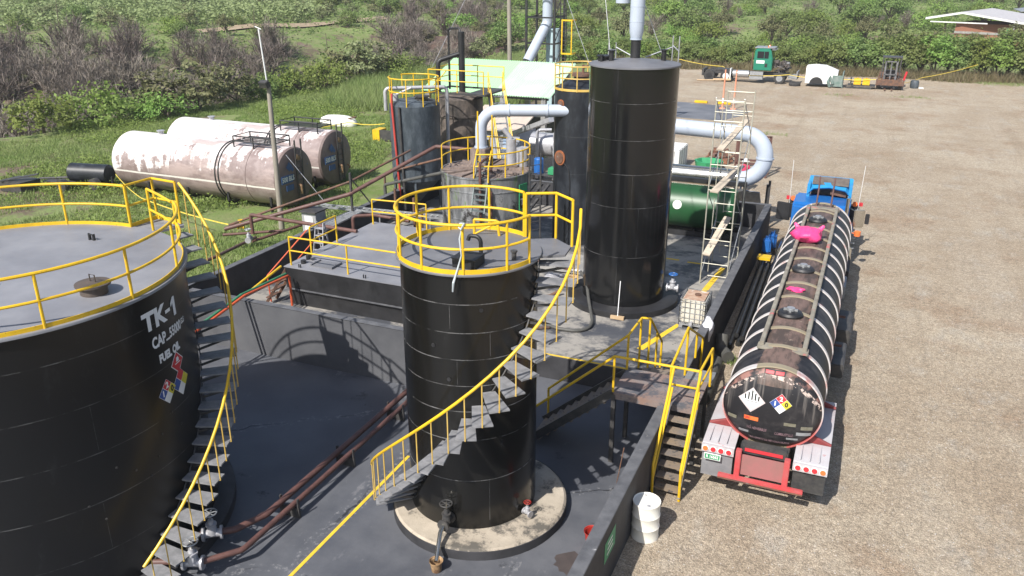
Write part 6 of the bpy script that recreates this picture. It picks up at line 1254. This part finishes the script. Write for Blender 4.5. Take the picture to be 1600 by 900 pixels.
# person
def person(loc, rz, label, shirt, trousers):
    t = thing('person', label, 'person', loc)
    J = [(0,0,.92,.15),(0,0,1.15,.145),(0,0,1.33,.16),(0,.01,1.47,.06),(0,.03,1.56,.088),(0,.03,1.64,.08),
         (-.18,0,1.38,.068),(-.25,.02,1.11,.047),(-.22,.16,.92,.036),(-.21,.20,.84,.04),(.18,0,1.38,.068),(.25,.02,1.11,.047),(.22,.16,.92,.036),(.21,.20,.84,.04),
         (-.10,0,.85,.098),(-.11,.03,.48,.068),(-.11,0,.09,.05),(-.11,.13,.05,.045),(.10,0,.85,.098),(.11,.05,.48,.068),(.12,0,.09,.05),(.12,.13,.05,.045)]
    E = [(0,1),(1,2),(2,3),(3,4),(4,5),(2,6),(6,7),(7,8),(8,9),(2,10),(10,11),(11,12),(12,13),(0,14),(14,15),(15,16),(16,17),(0,18),(18,19),(19,20),(20,21)]
    me = bpy.data.meshes.new('body'); me.from_pydata([j[:3] for j in J], E, []); o = bpy.data.objects.new('body', me); col.objects.link(o)
    o.modifiers.new('skin', 'SKIN'); o.modifiers.new('sub', 'SUBSURF').levels = 2; o.modifiers['sub'].render_levels = 2
    for i, d in enumerate(me.skin_vertices[0].data): d.radius = (J[i][3], J[i][3]); d.use_root = i == 0
    dg = bpy.context.evaluated_depsgraph_get(); dg.update(); m2 = bpy.data.meshes.new_from_object(o.evaluated_get(dg)); bpy.data.objects.remove(o)
    for mm in (M['skin'], shirt, trousers): m2.materials.append(mm)
    for p in m2.polygons:
        c = p.center; p.use_smooth = True; p.material_index = 0 if (c.z > 1.47 or (abs(c.x) > .17 and c.z < 1.12 and c.y > .05)) else (1 if c.z > .93 else 2)
    b = bpy.data.objects.new('body', m2); col.objects.link(b); b.parent = t
    MB().lathe([(.20,1.63),(.12,1.66),(.11,1.72),(.06,1.78),(0,1.79)],0,.03,20).xf(Matrix.Identity(4)).build('hard_hat', M['white'], t, local=True)
    t.rotation_euler = (0, 0, rz); return t
person((-5.62,44.06,0), radians(200), 'person in a pinkish red shirt and white brimmed hard hat behind the steel duct', M['pink_cloth'], M['denim'])
# ------------------------------------------------------------ house beyond the hedge
hz0 = hgt(17,140)-.2; hs = thing('house', 'brick house with pale gabled roof and white posts beyond the right hedge', 'house', (12,138,hz0))
MB().box(9.5,18.5,137.5,146,hz0,hz0+3.6).build('wall', M['brick'], hs, smooth=0)
MB().box(9.45,18.55,137.45,137.498,hz0+2.2,hz0+2.5).box(18.45,18.56,137.44,137.6,hz0,hz0+3.6).build('concrete_band', M['concrete_grey'], hs, smooth=0)
rf = MB(); xr, zr = 10.6, hz0+5.1
rf.loft([[(5.8,y,hz0+4.2),(xr,y,zr),(xr,y,zr+.12),(5.8,y,hz0+4.32)] for y in (135.8,150)]); rf.loft([[(xr,y,zr),(27,y,hz0+2.8),(27,y,hz0+2.92),(xr,y,zr+.12)] for y in (135.8,150)]); rf.build('roof', M['house_roof'], hs, smooth=0)
tr_ = MB().beam((5.8,135.78,hz0+4.12),(xr,135.78,zr-.06),.06,.22).beam((xr,135.78,zr-.06),(27,135.78,hz0+2.7),.06,.22).beam((6.5,135.8,hz0+3.75),(14,135.8,hz0+3.75),.06,.15); tr_.build('white_fascia', M['white'], hs, smooth=0)
for x in (17.3,24.5): MB().box(x-.07,x+.07,135.9,136.05,hz0-.5,hz0+3.6).build('post', M['white'], hs, smooth=0)
MB().box(16.4,16.8,136.2,136.5,hz0+2.6,hz0+3.2).build('hanging_pot', M['sign_green'], hs, smooth=0); hs.rotation_euler = (0,0,radians(-20))
h2 = thing('shed', 'pale metal roof of a second building at the far right edge', 'shed', (27,172,hgt(27,172))); q = hgt(27,172); MB().box(22,38,170,178,q,q+3.2).build('wall', M['concrete_grey'], h2, smooth=0); MB().loft([[(21,y,q+3.2),(30,y,q+4.6),(39,y,q+3.2),(39,y,q+3.3),(30,y,q+4.7),(21,y,q+3.3)] for y in (169,179)]).build('roof', M['galv'], h2, smooth=0)
# ------------------------------------------------------------ vegetation
import numpy as np
R_ = np.random.default_rng(11)
def mesh_np(name, V, F, m):
    me = bpy.data.meshes.new(name); nv, nf, k = len(V), len(F), F.shape[1]
    me.vertices.add(nv); me.vertices.foreach_set('co', V.astype(np.float32).ravel())
    me.loops.add(nf*k); me.loops.foreach_set('vertex_index', F.astype(np.int32).ravel())
    me.polygons.add(nf); me.polygons.foreach_set('loop_start', np.arange(0, nf*k, k, dtype=np.int32))
    me.update(calc_edges=True); me.validate(); me.materials.append(m); return me
def leaf_mat(name, c1, c2, c3, tr=.25, vary=.5, sc=.8):
    m = bpy.data.materials.new(name); m.use_nodes = True; n, L = m.node_tree.nodes, m.node_tree.links; b = n['Principled BSDF']; out = n['Material Output']
    b.inputs['Roughness'].default_value = .6; b.inputs['Specular IOR Level'].default_value = .3
    oi = n.new('ShaderNodeObjectInfo'); gm = n.new('ShaderNodeNewGeometry'); tc = n.new('ShaderNodeTexCoord')
    c = mixc(n, L, ramp(n, L, noise(n, L, tc.outputs['Object'], sc, 4, .7), .38, .62), c1, c2)
    c = mixc(n, L, math_(n, L, 'MULTIPLY', gm.outputs['Random Per Island'], .55), c, c3)
    hs_ = n.new('ShaderNodeHueSaturation'); L.new(c, hs_.inputs['Color'])
    L.new(math_(n, L, 'MULTIPLY_ADD', oi.outputs['Random'], vary, 1-vary*.5), hs_.inputs['Value']); L.new(math_(n, L, 'MULTIPLY_ADD', oi.outputs['Random'], .05, .475), hs_.inputs['Hue']); c = hs_.outputs[0]
    L.new(c, b.inputs['Base Color'])
    t = n.new('ShaderNodeBsdfTranslucent'); L.new(c, t.inputs[0]); mx = n.new('ShaderNodeMixShader'); mx.inputs[0].default_value = tr
    L.new(b.outputs[0], mx.inputs[1]); L.new(t.outputs[0], mx.inputs[2]); L.new(mx.outputs[0], out.inputs[0]); return m
M['leaf'] = leaf_mat('shrub_leaves', (.165,.235,.06), (.105,.165,.045), (.25,.30,.11), .4)
M['leaf_b'] = leaf_mat('bright_shrub_leaves', (.215,.31,.06), (.15,.24,.05), (.30,.37,.12), .4)
M['leaf_o'] = leaf_mat('olive_shrub_leaves', (.19,.205,.09), (.135,.155,.07), (.26,.26,.13))
M['leaf_h'] = leaf_mat('hedge_leaves', (.19,.265,.065), (.125,.185,.05), (.31,.34,.15), .42, .35, .5)
M['twig'] = leaf_mat('dry_grey_twigs', (.20,.165,.145), (.15,.125,.115), (.29,.25,.20), .0, .4)
M['bark'] = mat('grey_brown_bark', (.14,.11,.085), (.09,.07,.055), .9, scale=5)
M['blade'] = leaf_mat('grass_blades', (.21,.305,.075), (.27,.33,.11), (.36,.37,.18), .45, .0, .08)
M['blade_dry'] = leaf_mat('dry_grass', (.24,.19,.11), (.17,.14,.08), (.10,.13,.04), .2, .0, .15)
M['crop'] = leaf_mat('crop_leaves', (.18,.265,.095), (.21,.29,.115), (.27,.33,.17), .25, .0, .05)
def leaf_quads(C, N, size, asp=.55):
    n = len(C); N = N/np.linalg.norm(N, axis=1, keepdims=True)
    a = np.cross(N, R_.normal(size=(n,3))); a /= np.linalg.norm(a, axis=1, keepdims=True)+1e-9; b = np.cross(N, a)
    s = size.reshape(-1,1)/2
    V = np.stack([C-a*s, C-b*s*asp, C+a*s, C+b*s*asp], 1).reshape(-1,3); return V, np.arange(4*n).reshape(n,4)
def crown(rx, rz, z0, K, per, leaf, gap=.35, flat=.0):
    d = R_.normal(size=(K,3)); d /= np.linalg.norm(d, axis=1, keepdims=True); d[:,2] = np.abs(d[:,2])*1.0-.25*R_.random(K)
    rr = (.45+.6*R_.random(K)**.7); P = d*rr[:,None]*np.array([rx,rx*R_.uniform(.8,1.05),rz])
    P[:,2] += z0; cr = R_.uniform(.16,.34,K)*rx
    idx = np.repeat(np.arange(K), per); C = P[idx]+R_.normal(size=(K*per,3))*(cr[idx]*.55)[:,None]*np.array([1,1,.75])
    out = C-np.array([0,0,z0*.6]); out /= np.linalg.norm(out, axis=1, keepdims=True)+1e-9
    N = out*.6+np.array([0,0,.55])+R_.normal(size=C.shape)*.55
    C[:,2] = np.maximum(C[:,2], .05); return leaf_quads(C, N, leaf*R_.uniform(.6,1.35,len(C))), P
def branches(P, h, n, r0, zj=0):
    mb = MB(); q = random.Random(int(P[0,0]*1000) % 9999)
    mb.tube([(0,0,-.3),(q.uniform(-.1,.1),q.uniform(-.1,.1),h*.35),(q.uniform(-.2,.2),q.uniform(-.2,.2),h*.75)],[r0,r0*.8,r0*.45],7)
    for k in range(min(n, len(P))):
        p = Vector(P[k]); b0 = Vector((0,0,h*q.uniform(.05,.5))); m_ = b0.lerp(p,.5)+Vector((q.uniform(-.2,.2),q.uniform(-.2,.2),.15)); mb.tube([b0, m_, p],[r0*.45,r0*.3,r0*.12],5,caps=False)
    return mb
protos = {}
def proto(key, name, rx, rz, z0, K, per, leaf, lm, h, nb=9, r0=.09):
    t = thing(name, None, None); (V, F), P = crown(rx, rz, z0, K, per, leaf)
    c = bpy.data.objects.new('crown', mesh_np('crown', V, F, M[lm])); col.objects.link(c); c.parent = t
    branches(P, h, nb, r0).build('trunk', M['bark'], t, local=True, smooth=60); protos[key] = [t, False]
def dead(key, rx, rz, n=520):
    t = thing('dry_shrub', None, None); mb_V = []; mb_F = []; q = random.Random(hash(key) % 1000 if False else len(protos)*17+3); st = MB()
    def strip(pts, w0):
        base_ = len(mb_V)
        for i, p in enumerate(pts):
            wdt = w0*(1-.8*i/(len(pts)-1)); sd_ = Vector((q.uniform(-1,1),q.uniform(-1,1),q.uniform(-.3,.3))).normalized()*wdt; mb_V.append(tuple(p-sd_)); mb_V.append(tuple(p+sd_))
        for i in range(len(pts)-1): mb_F.append((base_+2*i,base_+2*i+1,base_+2*i+3,base_+2*i+2))
    for k in range(26):
        a = q.uniform(0,2*pi); e = q.uniform(.35,1.4); L0 = q.uniform(.7,1.0); d = Vector((rx*cos(a)*cos(e),rx*sin(a)*cos(e),rz*sin(e)))*L0
        b0 = Vector((q.uniform(-.3,.3),q.uniform(-.3,.3),0)); m1 = b0.lerp(b0+d,.5)+Vector((q.uniform(-.2,.2),q.uniform(-.2,.2),.25)); tip = b0+d; st.tube([b0,m1,tip],[.05,.03,.01],4,caps=False)
        for j in range(n//26):
            u = q.uniform(.25,1); p = b0.lerp(m1,u*2) if u < .5 else m1.lerp(tip,(u-.5)*2); l = q.uniform(.35,.9)
            dd = (d.normalized()*.7+Vector((q.gauss(0,.6),q.gauss(0,.6),q.gauss(.15,.5)))).normalized()*l; strip([p,p+dd*.5+Vector((0,0,q.uniform(-.05,.08))),p+dd],q.uniform(.012,.028))
    c = bpy.data.objects.new('twigs', mesh_np('twigs', np.array(mb_V), np.array(mb_F), M['twig'])); col.objects.link(c); c.parent = t
    st.build('stems', M['bark'], t, local=True); protos[key] = [t, False]
proto('s1','green_shrub',1.6,1.5,.8,34,34,.26,'leaf',1.6); proto('s2','green_shrub',1.9,1.3,.7,38,32,.24,'leaf',1.5); proto('s3','green_shrub',1.3,1.9,.9,34,32,.25,'leaf_o',1.8)
proto('b1','bright_shrub',1.7,1.5,.8,40,36,.24,'leaf_b',1.6); proto('b2','bright_shrub',2.1,1.3,.7,44,34,.24,'leaf_b',1.5)
proto('t1','broad_tree',2.3,1.9,2.5,52,40,.32,'leaf',3.0,14,.13); proto('t2','broad_tree',1.9,2.2,2.6,48,40,.30,'leaf_o',3.2,14,.12); proto('t3','broad_tree',2.5,1.7,2.2,54,38,.33,'leaf_b',2.8,14,.13)
proto('h1','hedge_shrub',1.9,2.3,1.9,70,48,.30,'leaf_h',3.2,12,.1); proto('h2','hedge_shrub',1.7,2.5,1.8,66,48,.28,'leaf_h',3.4,12,.1); proto('h3','hedge_shrub',2.1,2.1,1.7,74,46,.32,'leaf_h',3.0,12,.1); proto('h4','hedge_shrub',1.8,2.4,1.8,66,46,.28,'leaf_b',3.2,12,.1)
dead('d1',2.4,2.8,780); dead('d2',2.9,2.3,780); dead('d3',2.1,3.0,700)
def plant(key, x, y, s, label, cat, group, dz=0, sq=1.0):
    z = hgt(x, y)-.08+dz; p = protos[key]; rz = R_.uniform(0, 6.28)
    if not p[1]:
        p[1] = True; t = p[0]; t.location = (x, y, z); t.rotation_euler = (0,0,rz); t.scale = (s,s,s*sq); return tag(t, label, cat, group)
    return dup(p[0], (x, y, z), rz, (s, s, s*sq), label, group, cat)
ch = lambda *k: k[int(R_.integers(len(k)))]
# hedge
HL = 'tall leafy shrub in the dense hedge at the far edge of the gravel yard'
for row in range(2):
    for k in range(33):
        x = -37+1.95*k+R_.uniform(-.4,.4)+row*.9; big = sm(-12, 6, x)
        y = 101.2+1.9*row+R_.uniform(-.4,.4)+1.2*sm(-20,-36,x); s = (.70+.34*big)*R_.uniform(.93,1.07)*(1 if row == 0 else 1.08)
        plant(ch('h1','h2','h3','h1','h4') if x < 30 else 'h1', x, y, s, HL, 'hedge shrub', 'hedge shrubs')
# vegetation behind the hedge on the right
GL = 'leafy green shrub or small tree in the thicket behind the hedge'; n_ = 0
while n_ < 190:
    yc = 108+R_.random()**1.3*130; xc = R_.uniform(-8, .66*yc); x, y = W(xc, yc)
    if y < 105.5 or (4 < x < 27 and 131 < y < 151) or (18 < x < 40 and 166 < y < 180): continue
    if 15 < x < 30 and 118 < y < 133 and R_.random() < .7: continue
    k = ch('s1','s2','s3','b1','b2','t1','t2','t3','b1','b2'); s = R_.uniform(.8,1.5)*(1 if k[0] != 't' else .8)*(.8 if (4 < x < 30 and 112 < y < 131) else 1)
    plant(k, x, y, s, GL, 'shrub', 'thicket behind the hedge'); n_ += 1
for _ in range(26):
    yc = R_.uniform(135,215); xc = R_.uniform(0,.5*yc); x, y = W(xc, yc)
    if 4 < x < 40 and 125 < y < 182: continue
    plant(ch('d1','d2','d3'), x, y, R_.uniform(.7,1.2), 'bare greyish shrub among the green thicket behind the hedge', 'dry shrub', 'bare shrubs behind the hedge')
# left: ravine and hillside
n_ = 0
while n_ < 150:
    if n_ < 104: xc = R_.uniform(-62,-27); d = R_.uniform(10,46)
    else: xc = R_.uniform(-19,-5); d = R_.uniform(10,62)
    yc = edge(xc)+d
    if abs(xc) > .68*yc: continue
    x, y = W(xc, yc); plant(ch('d1','d2','d3'), x, y, R_.uniform(1.0,1.7), 'leafless grey-purple thorn shrub in the ravine beyond the grass', 'dry shrub', 'leafless thorn shrubs in the ravine'); n_ += 1
n_ = 0
while n_ < 115:
    xc = R_.uniform(-120, 0); d = R_.uniform(6,150); yc = edge(xc)+d
    if abs(xc) > .68*yc: continue
    if -36 < xc < -14 and 10 < d < 58 and R_.random() < .8: continue
    if -62 < xc < -27 and d < 44 and R_.random() < .6: continue
    if xc < -37 and d < 14: continue
    if xc < -24 and d < 26 and R_.random() < .85: continue
    if xc < -.25*yc and d > 74 and R_.random() < .75: continue
    x, y = W(xc, yc); k = ch('s1','s2','s3','s3','b1','t2','t1'); plant(k, x, y, R_.uniform(.7,1.25)*(.8 if k[0] == 't' else 1), 'green shrub scattered over the hillside beyond the ravine', 'shrub', 'green hillside shrubs'); n_ += 1
for _ in range(34):
    xc = R_.uniform(-26, 2); yc = R_.uniform(118, 200); x, y = W(xc, yc); plant(ch('d1','d2','s3','d3'), x, y, R_.uniform(.8,1.4), 'scrubby grey shrub on the slope behind the lattice tower', 'dry shrub', 'scrub behind the tower')
# rows of near-edge bushes
for (xc, dd, s, k) in ((-33.5,-1.5,1.3,'b1'),(-31.5,-1,1.4,'b2'),(-28,-2,1.5,'s3'),(-25.8,-3,1.6,'s3'),(-24,-1.5,1.5,'s3'),(-27,-5,1.0,'b2'),(-22.8,0,1.2,'s1'),(-29.8,1,1.2,'s1')):
    x, y = W(xc, edge(xc)+dd); plant(k, x, y, s, 'bushy shrub along the grass edge behind the rusty tanks', 'shrub', 'shrubs along the grass edge')
for (xc, dd, s, k) in ((-21.5,1,1.2,'b1'),(-20,-1,1.2,'b2'),(-18.2,-.5,1.3,'b1'),(-16.8,1.5,1.6,'s3'),(-15.6,0,1.7,'s3'),(-14,1,1.6,'s3'),(-12.7,0,1.2,'b2'),(-19,4,1.5,'s3'),(-22.5,-1,1.0,'s2'),(-11.4,2,1.3,'s2'),(-23.5,3,1.3,'s3')):
    x, y = W(xc, edge(xc)+dd); plant(k, x, y, s, 'leafy shrub at the ravine edge above the white shell', 'shrub', 'shrubs at the ravine edge')
for (x, y, s, k) in ((-31.5,75,.9,'b1'),(-29.5,76.5,.8,'b2'),(-25.8,80,.8,'s2'),(-33,79,1.0,'s1'),(-35.5,98,1.0,'b1'),(-34.0,99.5,1.1,'b2')):
    plant(k, x, y, s, 'green bush in the tall grass behind the green roof', 'shrub', 'bushes behind the green roof')
# agave with flower stalk and bare stems
ag = thing('agave', 'agave rosette with one tall thin flower stalk on the ravine bank', 'agave'); ax_, ay_ = W(-18.6, 86); az_ = hgt(ax_, ay_); ag.location = (ax_, ay_, az_)
V, F = [], []
for k in range(26):
    a = k*2.4; l = R_.uniform(.8,1.3); e = R_.uniform(.2,1.0); d = np.array([cos(a)*cos(e),sin(a)*cos(e),sin(e)])*l; s_v = np.array([-sin(a),cos(a),0])*.09; b_ = len(V); V += [s_v,-s_v,d]; F.append((b_,b_+1,b_+2))
o = bpy.data.objects.new('leaves', mesh_np('leaves', np.array(V)+np.array([0,0,1.3]), np.array(F), M['leaf_o'])); col.objects.link(o); o.parent = ag
MB().tube([(0,0,-.2),(.05,0,3),(-.05,0,6.4)],[.06,.05,.03],6).build('stalk', M['bark'], ag, local=True)
for i, (xc, yc, h_) in enumerate(((-51,100,4),(-33,110,4.5),(-62,118,4))):
    x, y = W(xc, yc); z = hgt(x, y); top('bare_stem', MB().tube([(x,y,z-.2),(x+.15,y,z+h_*.5),(x+.4,y,z+h_)],[.07,.05,.03],6), M['bark'], ['thin bare stem rising out of the scrub at the far left','thin bare stem at the edge of the dirt track','thin bare stem in the crop field'][i], 'stem')
# dirt track on the hillside
tk_ = MB(); pts = []
for k in range(30):
    t = k/29; xc = -47+26*t; yc = 114.5+30*t**1.25+.8*sin(t*7); pts.append((xc, yc))
rows = []
for (xc, yc), (xd, yd) in zip(pts, pts[1:]+[(pts[-1][0]+1, pts[-1][1]+1)]):
    l = hypot(xd-xc, yd-yc); nx_, ny_ = -(yd-yc)/l, (xd-xc)/l; r_ = []
    for o_ in (-1.2,-.4,.4,1.2): x, y = W(xc+nx_*o_, yc+ny_*o_); r_.append((x, y, hgt(x, y)+.22))
    rows.append(r_)
tk_.loft(rows, caps=False, closed=False); M['dirt'] = mat('dry_dirt', (.33,.255,.175), (.25,.19,.125), .95, scale=1.2); struct('dirt_track', tk_, M['dirt'], smooth=180)
# soil heap behind the tower
hp_ = MB(); cx_, cy_ = W(-5.5, 127); rings = []
for i in range(7):
    f_ = i/6; rings.append([(cx_+(11*(1-f_*.9))*cos(2*pi*k/40)*(1+.25*wob(k*3,i*5,1)), cy_+(6*(1-f_*.85))*sin(2*pi*k/40)*(1+.25*wob(k*2,i*4,1)), hgt(cx_,cy_)-.5+2.6*f_**.7+.35*wob(k*4,i*9,1)) for k in range(40)])
hp_.loft(rings); top('soil_heap', hp_, mat('dark_reddish_soil', (.12,.075,.055), (.06,.045,.04), .95, scale=.6, wear=(.2,.15,.12), wamt=.6, bmp=1, bscale=3, bd=.2), 'heap of dark reddish soil behind the green roof and utility pole', 'soil heap', smooth=180)
# grass blades, weeds and crop as uncountable stuff
def zs(X, Y): return np.array([hgt(a, b) for a, b in zip(X, Y)])
def blades(name, X, Y, hmin, hmax, per, m, spread=.14, wid=.022, label=None, cat='grass'):
    n = len(X); Z = zs(X, Y); idx = np.repeat(np.arange(n), per); k = len(idx)
    B = np.stack([X[idx]+R_.normal(size=k)*spread, Y[idx]+R_.normal(size=k)*spread, Z[idx]-.03], 1); H_ = R_.uniform(hmin,hmax,k); a = R_.uniform(0,6.28,k)
    s_ = np.stack([np.cos(a),np.sin(a),np.zeros(k)],1)*wid; ln = R_.normal(size=(k,2))*.45
    T = B+np.stack([ln[:,0]*H_,ln[:,1]*H_,H_],1); V = np.stack([B-s_,B+s_,T],1).reshape(-1,3)
    o = bpy.data.objects.new(name, mesh_np(name, V, np.arange(3*k).reshape(k,3), M[m])); col.objects.link(o); return tag(o, label, cat, None, 'stuff')
def scatter(n, f, xr, yr):
    out = []
    while len(out) < n:
        xc = R_.uniform(*xr); yc = yr[0]+(yr[1]-yr[0])*R_.random()
        if abs(xc) > .69*yc+3: continue
        x, y = W(xc, yc)
        if f(x, y, xc, yc): out.append((x, y))
    A_ = np.array(out); return A_[:,0], A_[:,1]
def in_grass(x, y, xc, yc):
    if x > -19.9 and y < 36.6: return False
    if x > -18.3 and y < 60: return False
    if x > -24+.0*y and y > 44: return False
    if wob(x*1.3+5, y*1.3, 1.7) < -.42: return False
    return yc < edge(xc)+3 and R_.random() < .55+.45*(wob(x, y, 2.2)+.3 > 0)
X, Y = scatter(30000, in_grass, (-62,-8), (24,92)); blades('lawn_grass', X, Y, .10, .30, 6, 'blade', .16, .03, 'short green grass around the rusty horizontal tanks')
def weeds(x, y, xc, yc): return in_grass(x, y, xc, yc) and wob(x+9, y-4, 1.9) > .12
X, Y = scatter(1500, weeds, (-62,-8), (24,92)); Z = zs(X, Y); n = len(X); idx = np.repeat(np.arange(n), 26)
C = np.stack([X[idx]+R_.normal(size=len(idx))*.3, Y[idx]+R_.normal(size=len(idx))*.3, Z[idx]+np.abs(R_.normal(size=len(idx)))*.22+.03],1); V, F = leaf_quads(C, R_.normal(size=C.shape)*.6+np.array([0,0,1]), R_.uniform(.08,.2,len(idx)))
o = bpy.data.objects.new('weeds', mesh_np('weeds', V, F, M['leaf_b'])); col.objects.link(o); tag(o, 'leafy weeds growing through the grass', 'weeds', None, 'stuff')
def tall(x, y, xc, yc): return (y > 58 and -60 < x < -27.8 and yc > 66 and xc > -16 and yc < 112)
X, Y = scatter(7000, tall, (-16,2), (62,112)); blades('tall_grass', X, Y, .6, 1.5, 7, 'blade', .3, .035, 'tall bright grass behind the green roof')
def hill(x, y, xc, yc):
    d = yc-edge(xc); 
    if xc > 4 and y < 106: return False
    if xc <= 4 and d < 2: return False
    if -36 < xc < -12 and 12 < d < 58: return R_.random() < .6
    return True
X, Y = scatter(11000, hill, (-140,140), (56,225)); Z = zs(X, Y); n = len(X); idx = np.repeat(np.arange(n), 10)
C = np.stack([X[idx]+R_.normal(size=len(idx))*.6, Y[idx]+R_.normal(size=len(idx))*.6, Z[idx]+np.abs(R_.normal(size=len(idx)))*.30+.05],1); V, F = leaf_quads(C, R_.normal(size=C.shape)*.6+np.array([0,0,1]), R_.uniform(.22,.6,len(idx)))
o = bpy.data.objects.new('undergrowth', mesh_np('undergrowth', V, F, M['leaf'])); col.objects.link(o); tag(o, 'low undergrowth covering the hillside', 'undergrowth', None, 'stuff')
def cropf(x, y, xc, yc): d = yc-edge(xc); return d > 70 and xc < -.20*yc-2 and (sin(d*1.9+.2*wob(x,y,1)) > -.35)
X, Y = scatter(7000, cropf, (-160,-20), (108,235)); Z = zs(X, Y); n = len(X); idx = np.repeat(np.arange(n), 12)
C = np.stack([X[idx]+R_.normal(size=len(idx))*.45, Y[idx]+R_.normal(size=len(idx))*.45, Z[idx]+R_.uniform(.5,1.9,len(idx))],1); V, F = leaf_quads(C, R_.normal(size=C.shape)*.45+np.array([0,0,1]), R_.uniform(.35,.75,len(idx)))
o = bpy.data.objects.new('crop_field', mesh_np('crop_field', V, F, M['crop'])); col.objects.link(o); tag(o, 'pale green leafy crop rows on the upper left hillside', 'crops', None, 'stuff')
def hedge_foot(x, y, xc, yc): return 97.6+1.5*wob(x,y,1.5) < y < 102 and -30 < x < 28
X, Y = scatter(2600, hedge_foot, (-5,95), (84,118)); blades('dry_grass', X, Y, .25, 1.3, 7, 'blade_dry', .3, .03, 'dry brown stems and grass at the foot of the hedge')
for nm, pts in (('yard_weeds', [(-2.95,23.2,14,.3),(-6.6,61,10,.8),(-9.2,46.3,14,.6),(-11.5,46.0,12,.5),(11,97.8,60,2.2),(15,97.5,60,2.5),(-3,83,8,1.0),(3.5,84,10,.9)]),):
    X = np.concatenate([R_.normal(p[0],p[3],p[2]*6) for p in pts]); Y = np.concatenate([R_.normal(p[1],p[3]*.4,p[2]*6) for p in pts]); blades(nm, X, Y, .05, .25, 5, 'blade', .08, .02, 'small tufts of weeds growing in the gravel yard', 'weeds')
for k, p in protos.items():
    if not p[1]:
        for c in list(p[0].children): bpy.data.objects.remove(c)
        bpy.data.objects.remove(p[0])

n_s = 2600; V = []; F = []
for k in range(n_s):
    x = R_.uniform(-2.4, 13) if k % 3 else R_.uniform(-3.2, 4); y = 9+24*R_.random()**1.6; s_ = .010+.022*R_.random()**3
    if -2.5 < x < .5 and 15.5 < y < 39: continue
    b_ = len(V); rz_ = R_.uniform(0,6.3); q_ = R_.uniform(.6,1.3,4)*s_
    for j in range(4): V.append((x+q_[j]*cos(rz_+j*pi/2), y+q_[j]*sin(rz_+j*pi/2), .012))
    V.append((x+.2*s_, y, .012+s_*.8))
    for j in range(4): F.append((b_+j, b_+(j+1)%4, b_+4))
M['pebble'] = leaf_mat('pebbles', (.36,.31,.25), (.22,.18,.14), (.55,.52,.47), .0, .0, 3); o = bpy.data.objects.new('loose_stones', mesh_np('loose_stones', np.array(V), np.array(F), M['pebble'])); col.objects.link(o); tag(o, 'loose stones scattered on the gravel', 'stones', None, 'stuff')
# thin midday haze over the whole valley
hv = bpy.data.materials.new('valley_haze'); hv.use_nodes = True; hn = hv.node_tree; hn.nodes.remove(hn.nodes['Principled BSDF']); pv = hn.nodes.new('ShaderNodeVolumePrincipled')
pv.inputs['Density'].default_value = .0003; pv.inputs['Color'].default_value = (.93,.96,1,1); pv.inputs['Anisotropy'].default_value = 0; hn.links.new(pv.outputs[0], hn.nodes['Material Output'].inputs['Volume'])
hb = MB().box(-460,370,-160,720,-8,75).build('haze', hv, smooth=0); tag(hb, 'thin pale haze over the valley', 'haze', None, 'stuff')
